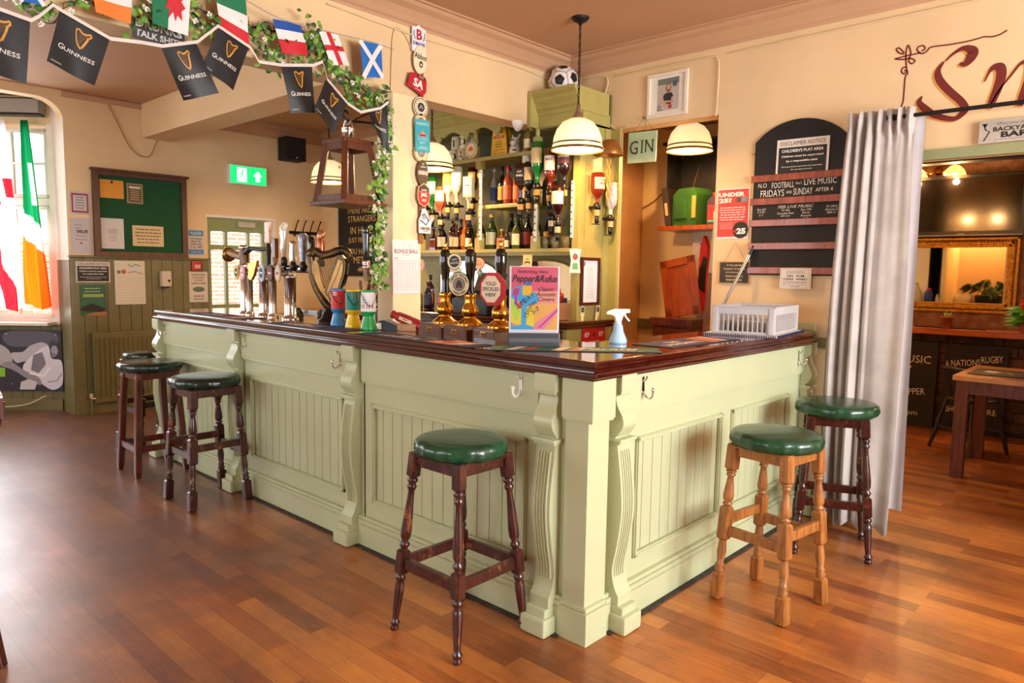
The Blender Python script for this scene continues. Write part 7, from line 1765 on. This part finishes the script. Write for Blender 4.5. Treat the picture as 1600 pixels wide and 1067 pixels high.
def leaf(g, p, d, n_, L, w, m):
    d = d.normalized(); s_ = d.cross(n_).normalized(); n_ = s_.cross(d)
    V = [p, p+d*L*.25+s_*w*.75, p+d*L*.55+s_*w*.8, p+d*L, p+d*L*.55-s_*w*.8, p+d*L*.25-s_*w*.75, p+d*L*.3+n_*w*.35, p+d*L*.65+n_*w*.25]
    V = [v+n_*(-.3*L*((v-p).dot(d)/L)**2) for v in V]
    g.add(V, [(0, 1, 6), (1, 2, 7, 6), (2, 3, 7), (3, 4, 7), (4, 5, 6, 7), (5, 0, 6)], m)
g = G(); gf = G()
N_ = len(cp)
DENS = [(0, .5), (.10, .25), (.16, .9), (.24, .8), (.30, .25), (.36, .9), (.42, .9), (.50, 1), (.62, 1), (.70, .8), (1, 1)]
def dens(q):
    for (a, b), (c, d) in zip(DENS, DENS[1:]):
        if a <= q <= c: return b+(d-b)*(q-a)/(c-a)
    return 1
for i in range(1000):
    u = rnd.random()*(N_-1); k = int(u)
    if rnd.random() > dens(u/(N_-1))*.85: continue
    p = cp[k].lerp(cp[min(k+1, N_-1)], u-k).copy()
    vert = p.z < 2.35
    sp = .035 if vert else .052
    p += Vector((abs(rnd.gauss(0, .018)), rnd.gauss(0, sp*.75), rnd.gauss(0, sp)))
    p.x = min(max(p.x, -3.535), -3.445)
    d = Vector((rnd.uniform(.0, .8), rnd.uniform(-1, 1), rnd.uniform(-1.2, .5))); n_ = Vector((1, rnd.uniform(-.6, .6), rnd.uniform(-.5, .6)))
    L = rnd.uniform(.026, .052)
    leaf(g, p, d, n_, L, L*.38, LM[rnd.choice((0, 0, 1, 1, 2, 3, 4)) if not vert else rnd.choice((1, 1, 3, 0, 2, 3))])
g.done('leaves', gar, kind='stuff')
for i in range(170):
    u = rnd.random()*(N_-1)
    if rnd.random() < .55: u = rnd.uniform(.66, 1)*(N_-1)
    k = int(u); p = cp[k]+Vector((rnd.uniform(.0, .035), rnd.gauss(0, .028), rnd.gauss(0, .035)))
    p.x = min(max(p.x, -3.53), -3.43)
    for q_ in range(5):
        a = 2*PI*q_/5+rnd.random(); r = rnd.uniform(.006, .010)
        c = p+Vector((.002, r*math.cos(a), r*math.sin(a)))
        gf.add([c+Vector((.001, r*.7*math.cos(b), r*.7*math.sin(b))) for b in [2*PI*m_/6 for m_ in range(6)]], [tuple(range(6))], M('white_petal', '#e4e0cc', .6, var=.04))
gf.done('blossom', gar, kind='stuff')
tw = thing('twig_garland', 'dark thorny twig garland behind the national flags', 'garland', (0, 0, 0))
tp = smooth_pts([(-3.515, y, z) for y, z in ((1.534, 2.684), (1.657, 2.667), (1.82, 2.661), (1.959, 2.671), (2.144, 2.704), (2.261, 2.632), (2.405, 2.526), (2.603, 2.458))], 12)
g = G(); g.tube([p+Vector((0, .004*math.sin(i), .005*math.cos(i*1.3))) for i, p in enumerate(tp)], .004, flat('#2a2420'), 5)
for i in range(0, len(tp)-1):
    for q_ in range(2):
        p = tp[i]+Vector((0, rnd.uniform(-.01, .01), 0)); a = rnd.uniform(0, 6.28); L = rnd.uniform(.02, .045); g.tube([p, p+Vector((.012, L*math.cos(a), L*math.sin(a)))], [.0022, .001], flat('#2a2420'), 4)
g.done('twigs', tw)

# ------------------------------------------------------------------ lantern on its bracket
t = thing('wall_bracket', 'black scrolled iron bracket holding the wooden lantern', 'bracket', (-3.60, 2.759, 0))
g = G(); g.tube(smooth_pts([(0, 0, 2.33), (0, -.08, 2.325), (0, -.20, 2.318), (0, -.27, 2.312), (0, -.31, 2.325), (0, -.325, 2.35), (0, -.30, 2.365), (0, -.285, 2.35)], 6), .0065, IRON, 8); g.tube([(0, -.003, 2.45), (0, -.24, 2.325)], .005, IRON, 8); g.done('arm', t)
g = G(); g.box((0, -.004, 2.38), (.03, .008, .20), IRON, .002); g.done('wall_plate', t)
lt = thing('wooden_lantern', 'large dark wooden lantern with glass panes hung on an iron bracket', 'lantern', (-3.60, 2.472, 1.83), .06)
LW = M('lantern_wood', '#6a3216', .38, var=.3, vs=9, stretch=(4, 4, 1), col2='#40200e')
hb, ht, hh = .145, .095, .355
def lp(s, z): k = hb+(ht-hb)*z/hh; return k*s
g = G()
g.box((0, 0, .0), (2*hb+.03, 2*hb+.03, .022), LW, .004); g.box((0, 0, hh), (2*ht+.02, 2*ht+.02, .024), LW, .004)
def bar(a, b, w): 
    a = Vector(a); b = Vector(b); d = (b-a); Rm = d.to_track_quat('Z', 'Y').to_matrix(); g.box((a+b)/2, (w, w, d.length), LW, .002, Rm)
for sx in (-1, 1):
    for sy in (-1, 1): bar((sx*(hb-.014), sy*(hb-.014), .01), (sx*(ht-.010), sy*(ht-.010), hh), .034)
for z, w in ((.028, .036), (hh-.030, .04)):
    k = hb+(ht-hb)*z/hh
    for dx, dy in ((0, 1), (0, -1), (1, 0), (-1, 0)):
        g.box((dx*(k-.012), dy*(k-.012), z), (2*k-.03 if dx == 0 else .022, 2*k-.03 if dy == 0 else .022, w), LW, .002)
g.done('frame', lt)
for dx, dy in ((0, 1), (0, -1), (1, 0), (-1, 0)):
    g = G(); a, b = hb-.014, ht-.012
    if dx == 0: V = [(-a, dy*a, .02), (a, dy*a, .02), (b, dy*b, hh-.02), (-b, dy*b, hh-.02)]
    else: V = [(dx*a, -a, .02), (dx*a, a, .02), (dx*b, b, hh-.02), (dx*b, -b, hh-.02)]
    g.add(V, [(0, 1, 2, 3)], PANE); g.done('glass_pane', lt)
g = G(); g.lathe([(.040, hh+.012), (.042, hh+.02), (.036, hh+.03), (.034, hh+.075), (.038, hh+.08), (.036, hh+.085), (.0001, hh+.09)], CHROME, 20); g.done('chimney', lt)
g = G(); g.tube([(.040*math.cos(a), 0, hh+.085+.055*math.sin(a)+.0) for a in [-.5+(PI+1)*i/16 for i in range(17)]], .0035, CHROME, 6); g.tube([(.02*math.cos(a), 0, hh+.118+.014*math.sin(a)) for a in [2*PI*i/12 for i in range(12)]], .002, CHROME, 5, True); g.done('ring_handle', lt)
g = G(); g.lathe([(.007, 0), (.006, .008), (.0001, .012)], BRASS, 10, (hb-.035, -hb+.005, .19), Matrix.Rotation(PI/2, 3, 'X')); g.done('door_knob', lt)
# ------------------------------------------------------------------ side room
YS = 7.9
tv = thing('television', 'large wall mounted black flat television above the gilt mirror', 'television', (-1.50, YS-.05, 2.13))
g = G(); g.box((0, 0, 0), (.98, .07, .575), BLACKP, .008); g.done('casing', tv)
g = G(); g.b2((-.455, -.038, -.235), (.455, -.036, .255), M('tv_screen', '#0a0706', .12, var=0, coat=.3)); g.done('screen', tv)
g = G(); g.b2((-.48, -.040, -.278), (.48, -.034, -.270), flat('#a89c98', .3)); g.rect(-.03, -.263, .03, -.256, flat('#8a8a8a'), -.038); g.done('trim', tv)
mi = thing('gilt_mirror', 'wide mirror in an ornate gold frame above the wooden shelf', 'mirror', (-1.60, YS-.002, 1.485))
GILT = M('gilt', '#b98628', .32, .75, var=.25, vs=40, bump=.3, bs=90, col2='#7a4a10')
g = G(); w_, h_ = 1.13, .70
for b0, d0, d1 in ((0, .05, .018), (.03, .035, .03), (.065, .028, .02)):
    w2, h2 = w_-2*b0, h_-2*b0; b = d1+.006
    for (cx, cz, sx, sz) in ((0, h2/2-b/2, w2, b), (0, -h2/2+b/2, w2, b), (-w2/2+b/2, 0, b, h2), (w2/2-b/2, 0, b, h2)): g.box((cx, -d0/2, cz), (sx, d0, sz), GILT, .004)
for i in range(46):
    x = -.52+1.04*i/45
    for z in (.31, -.31): g.lathe([(.0001, -.01), (.010, 0), (.0001, .01)], GILT, 6, (x, -.04, z))
for i in range(26):
    z = -.30+.6*i/25
    for x in (.525, -.525): g.lathe([(.0001, -.01), (.010, 0), (.0001, .01)], GILT, 6, (x, -.04, z))
g.done('frame', mi)
g = G(); g.b2((-.49, -.014, -.285), (.49, -.010, .285), MIRR); g.done('mirror_glass', mi)
# things standing on the shelf in front of the mirror
SZ = .986
t = thing('plant', 'leafy peace lily with dark leaves in a black trough, reflected in the gilt mirror', 'plant', (-1.72, 4.80, 1.105))
t.scale = (1.4, 1.0, 1.4)
g = G(); g.box((0, 0, .05), (.24, .12, .10), BLACKP, .01); g.done('trough', t)
rnd = random.Random(3); g = G()
DL = M('dark_leaf', '#2a4a22', .35, var=.2, vs=20)
for i in range(26):
    a = rnd.uniform(0, 6.28); tilt = rnd.uniform(.15, 1.0); L = rnd.uniform(.12, .19)
    b = Vector((.03*math.cos(a), .03*math.sin(a), .07)); tip = b+Vector((math.cos(a)*math.sin(tilt), .45*math.sin(a)*math.sin(tilt), math.cos(tilt)))*L
    tip.y = max(tip.y, -.05)
    g.tube([b, (b+tip)/2+Vector((0, 0, .02)), tip], .003, flat('#5a7a38'), 4); d = Vector((math.cos(a), .4*math.sin(a), -.3)); leaf(g, tip, d, Vector((0, -.5, 1)), .12, .035, DL)
g.done('foliage', t)
for nm, lab, x, m, prof, capm in (('milk_bottle', 'cream plastic jug with yellow cap on the narrow ledge reflected in the mirror', -1.86, flat('#ddd6b8'), [(.055, 0), (.06, .02), (.06, .10), (.03, .17), (.02, .185)], flat('#e6b820')), ('blue_bottle', 'blue bottle with pink cap on the narrow ledge reflected in the mirror', -1.745, flat('#2a3a78'), [(.036, 0), (.038, .01), (.036, .11), (.02, .13)], flat('#c83a6a')), ('dispenser_bottle', 'small white pump bottle on the narrow ledge reflected in the mirror', -1.67, flat('#ddd8d0'), [(.016, 0), (.017, .01), (.015, .05), (.006, .07)], flat('#ddd8d0'))):
    t = thing(nm, lab, 'bottle', (x*1.285, 5.64, 1.135)); t.scale = (1.28, 1.28, 1.28); g = G(); g.lathe(prof, m, 18); g.done('body', t); g = G(); z = prof[-1][1]; g.lathe([(prof[-1][0]*1.1, z), (prof[-1][0]*1.1, z+.02), (.0001, z+.022)], capm, 12); g.done('cap', t)
g = G(); g.lathe([(.10, 0), (.105, .004), (.105, .14), (.04, .145), (.0001, .145)], flat('#ddd0b4'), 24); g.done('paper_roll', loc=(-2.025, 4.735, 1.105), label='thick cream paper roll reflected in the gilt mirror', cat='roll')
g = G(); g.box((0, 0, .03), (.16, .08, .045), flat('#d8501c'), .008); g.box((.095, 0, .03), (.03, .07, .04), flat('#e6dcd0'), .004); g.done('orange_packet', loc=(-1.88, 4.68, 1.105), label='orange and white packet beside the peace lily on the inner ledge', cat='packet')
SBX = M('sill_box', '#8a5a3a', .5, var=.15)
g = G(); g.b2((-2.13, 4.592, 1.07), (-1.51, 4.86, 1.104), SBX); g.done('inner_ledge', label='wooden ledge opposite the gilt mirror carrying the peace lily', cat='ledge')
g = G(); g.b2((-2.6, 5.542, 1.10), (-2.10, 5.74, 1.134), SBX); g.done('inner_ledge', label='narrow wooden ledge opposite the gilt mirror carrying three bottles', cat='ledge') 
t = thing('flower_pot', 'small terracotta pot with a green shoot on the wooden shelf', 'plant pot', (-1.53, 7.64+.03, SZ))
g = G(); g.lathe([(.035, 0), (.05, .09), (.055, .09), (.056, .115), (.048, .115), (.045, .09), (.0001, .088)], M('terracotta', '#94452c', .7, var=.1), 20); g.done('pot', t)
g = G()
for i in range(7): leaf(g, Vector((0, 0, .10)), Vector((math.cos(i*.9), math.sin(i*.9)*.5, 1.4)), Vector((0, -1, .4)), .06, .012, flat('#8ab050'))
g.done('shoot', t)
g = G(); g.b2((-1.80, 7.685, SZ-.001), (-1.22, 7.70, SZ+.008), BLACKP); g.done('rod', label='thin black rod lying along the wooden shelf', cat='rod')
# poinsettia at the right edge of the frame
t = thing('poinsettia', 'poinsettia with red flowers and green leaves at the right end of the shelf', 'plant', (-.90, 7.62, .90)); g = G()
g.lathe([(.05, 0), (.07, .10), (.0001, .1)], M('terracotta'), 16, (0, 0, .085)); g.done('pot', t); g = G()
for i in range(26): a = i*2.4; leaf(g, Vector((.03*math.cos(a), .03*math.sin(a), .15+.006*i)), Vector((math.cos(a), -abs(math.sin(a))*.6, .2-.03*(i % 5))), Vector((0, -.5, 1)), .15, .045, M('mid_leaf', '#4a8a2c', .4, var=.1))
for i in range(8): a = i*.8; leaf(g, Vector((.0, -.03, .34)), Vector((math.cos(a), -.5, math.sin(a)*.6)), Vector((0, -1, .3)), .08, .022, M('red_bract', '#c0241c', .5, var=.05))
g.done('foliage', t)
# leaning blackboards
def lean(label, x0, x1, h, dx, draw):
    t = thing('chalkboard', label, 'blackboard', ((x0+x1)/2, 7.80, 0), (-.06, 0, 0)); w = x1-x0
    g = G(); g.box((0, 0, h/2), (w, .016, h), CHALK, .002); g.done('board', t)
    g = G(); g.T = Matrix.Translation((0, -.0085, 0)); draw(g, w, h); g.done('chalk_writing', t)
CH2 = flat('#d8ccb4', .8)
def lm(g, w, h):
    for s_, x, z, hh, ww in (('LIVE MUSIC', -.03, .66, .075, .50), ('SUNDAY', -.12, .55, .075, .36), ('TH', .02, .485, .018, .03), ('&PEPPER', .06, .335, .062, .26), ('15-7pm', .03, .125, .06, .22)): g.text(s_, x, z, hh, CH2, -.001, w=ww, rot=.12 if 'PEPPER' in s_ else 0)
lean('tall blackboard chalked with live music, half hidden by the curtain', -2.17, -1.615, .84, 0, lm)
def rg(g, w, h):
    g.text('6 NATIONS', -.10, .66, .060, CH2, -.001, w=.28, rot=.12); g.text('RUGBY', .13, .71, .062, CH2, -.001, w=.17, rot=.13); g.text('SHOWN', -.11, .22, .055, CH2, -.001, w=.2, rot=.1); g.text('HERE', .12, .22, .05, CH2, -.001, w=.16)
lean('blackboard chalked 6 NATIONS RUGBY behind the wooden table', -1.56, -1.05, .82, 0, rg)
# table
tb = thing('dining_table', 'square legged brown wooden table with pale top in the side room', 'table', (-1.13, 5.98, 0), 0)
TW_ = M('table_red_wood', '#5a2a16', .45, var=.25, vs=5, stretch=(8, 8, 1)); TT_ = M('pale_table_top', '#b8824e', .35, var=.2, vs=4, stretch=(1, 8, 1), coat=.2)
g = G(); g.b2((0, 0, .715), (1.3, .86, .75), TT_, .004); g.b2((.0, -.002, .716), (.10, .862, .7515), TT_); g.done('tabletop', tb)
g = G(); g.b2((.03, .02, .62), (1.27, .045, .715), TW_); g.b2((.03, .82, .62), (1.27, .845, .715), TW_); g.b2((.03, .03, .62), (.055, .83, .715), TW_); g.done('apron', tb)
for x, y in ((.02, .01), (1.2, .01), (.02, .77), (1.2, .77)):
    g = G(); g.b2((x, y, 0), (x+.08, y+.08, .716), TW_, .004); g.done('leg', tb)
t = thing('placemat', 'dark slate place mat with a printed picture on the side room table', 'place mat', (-.90, 6.35, .752), .0)
g = G(); g.box((0, 0, .003), (.34, .42, .006), flat('#26282a')); g.done('mat', t)
g = G(); g.fn = lambda p: (p[0], p[2], .0064-p[1]); g.poly([(-.10, -.04), (-.02, -.06), (.02, .04), (-.08, .06)], WHF, -.0006); g.stroke([(-.01, .02), (.06, -.02), (.10, -.08)], .02, flat('#c87a4a'), -.0006); g.stroke([(.03, .05), (.08, .03), (.14, -.02)], .008, WHF, -.0006); g.done('print', t)
g = G(); g.lathe([(.05, 0), (.075, .03), (.08, .07), (.074, .07), (.06, .02), (.0001, .012)], M('red_glaze', '#b8181c', .2, var=.05, coat=.4), 24); g.done('bowl', loc=(-.66, 6.25, .752), label='glossy red bowl on the side room table at the edge of the frame', cat='bowl')
# windsor style chairs
BCH = M('black_brown_chair', '#1c120e', .35, var=.2, coat=.2)
def chair(loc, rot, label):
    t = thing('wooden_chair', label, 'chair', loc, rot)
    g = G(); g.lathe([(.18, .43), (.205, .44), (.20, .46), (.15, .465), (.0001, .455)], BCH, 24); g.done('seat', t)
    for sx in (-1, 1):
        for sy in (-1, 1):
            g = G(); a = Vector((sx*.12, sy*.12, .44)); b = Vector((sx*.20, sy*.20, 0)); R = (b-a).to_track_quat('Z', 'Y').to_matrix(); L = (b-a).length
            g.lathe([(.014, 0), (.02, .1*L), (.014, .2*L), (.022, .45*L), (.014, .6*L), (.02, .7*L), (.018, .8*L), (.012, L)], BCH, 12, a, R); g.done('leg', t)
    for sy in (-1, 1):
        g = G(); g.cyl((-.165, sy*.165, .19), (.165, sy*.165, .19), .010, BCH, 8); g.done('stretcher', t)
    g = G(); g.tube(smooth_pts([(-.19, -.02, .68), (-.19, .10, .69), (-.12, .20, .70), (0, .23, .705), (.12, .20, .70), (.19, .10, .69), (.19, -.02, .68)], 6), .014, BCH, 8)
    g.done('arm_bow', t)
    for k in range(7):
        a = PI*(k+.5)/7; g = G(); g.cyl((.14*math.cos(a), .02+.13*math.sin(a), .45), (.19*math.cos(a), .03+.19*math.sin(a), .695), .006, BCH, 6); g.done('spindle', t)
    return t
chair((-1.18, 7.02, 0), 2.6, 'dark low backed wooden chair at the left end of the side room table')
chair((-.55, 7.15, 0), .2, 'dark wooden chair behind the table, at the right edge of the frame')
# wall lights
def wlight(x, label, y=None, rz=0, z=2.475, p=26):
    y = YS-.001 if y is None else y
    t = thing('wall_light', label, 'wall light', (x, y, z), rz)
    g = G(); g.lathe([(.04, 0), (.04, .008), (.02, .014), (.02, .02)], BRASS, 20, R=Matrix.Rotation(PI/2, 3, 'X')); g.done('back_plate', t)
    for sx in (-1, 1):
        g = G(); g.tube(smooth_pts([(0, -.02, 0), (sx*.05, -.08, -.03), (sx*.10, -.12, .0), (sx*.15, -.13, .03), (sx*.16, -.13, .0)], 5), .006, BRASS, 8); g.done('arm', t)
        g = G(); g.lathe([(.015, .03), (.04, .02), (.075, -.015), (.092, -.055)], M('amber_shade', '#ffc060', .4, var=0, em=2.2), 22, (sx*.16, -.13, 0), cap=False); g.done('lamp_shade', t)
        g = G(); g.lathe([(.0001, -.075), (.018, -.06), (.02, -.03), (.01, .0)], M('bulb_glow'), 12, (sx*.16, -.13, 0)); g.done('bulb', t)
        bulb((x+sx*.16, y-.13 if rz == 0 else y+.13, z-.115), p, .03)
wlight(-1.735, 'brass wall light with two glowing amber shades above the television')
wlight(-1.86, 'brass wall light facing the television, seen only as its reflection', YW+.142, PI, 2.33, 16)
wlight(.9, 'brass wall light added outside the frame to brighten the side room', YS-.001, 0, 2.3, 30)  # unseen lamp, added to lift the dark side room walls
# chair at the left edge, near the camera
t = thing('dining_chair', 'dark red polished chair back at the left edge of the frame', 'chair', (-3.235, .395, 0), math.radians(-8))
CHR_ = M('red_mahogany_chair', '#4a1410', .22, var=.2, coat=.5)
g = G()
for sx in (-1, 1):
    g = G(); V = [(sx*.20, .20, 0), (sx*.20, .17, .25), (sx*.20, .16, .45), (sx*.20, .185, .72), (sx*.20, .235, .97)]
    g.tube(smooth_pts(V, 5), .022, CHR_, 4); g.done('rear_leg', t)
    g = G(); g.b2((sx*.20-.02, -.22, 0), (sx*.20+.02, -.18, .44), CHR_, .004); g.done('front_leg', t)
g = G(); g.box((0, -.01, .455), (.44, .44, .04), CHR_, .01); g.done('seat', t)
g = G(); g.box((0, .235, .95), (.44, .03, .09), CHR_, .012); g.box((0, .20, .72), (.38, .02, .05), CHR_, .006); g.done('back_rail', t)
# ------------------------------------------------------------------ groups of repeats
GR_ = {'bar_stool': 'bar stools around the counter', 'coat_hook': 'coat hooks on the bar front', 'letter_mug': 'lettered mugs on the top shelf', 'pendant_lamp': 'dome pendant lamps', 'hand_pump': 'hand pumps on the bar',
       'collection_tin': 'charity tins on the bar', 'bar_runner': 'bar runners on the counter', 'pump_badge': 'beer badges', 'cable': 'cables on the walls', 'optic_rail': 'optic rails on the back bar',
       'award_badge': 'ring badges on the side panel', 'beer_spout': 'swan neck spouts', 'chalkboard': 'blackboards', 'wooden_chair': 'chairs in the side room', 'drip_tray_bracket': 'drip tray ends', 'notice': 'notices on the walls'}
for o in list(bpy.data.objects):
    if o.parent or 'label' not in o or 'group' in o: continue
    b = o.name.split('.')[0]
    if b == 'bottle':
        inv = any(c.name.startswith('optic_measure') for c in o.children)
        z = o.location.z
        o['group'] = 'inverted bottles on the optics' if inv else 'bottles on the middle shelf' if 1.9 < z < 2.2 else 'bottles on the lower shelf' if 1.5 < z < 1.9 else 'bottles on the top shelf' if z > 2.2 else 'bottles on the back counter'
    elif b in GR_: o['group'] = GR_[b]
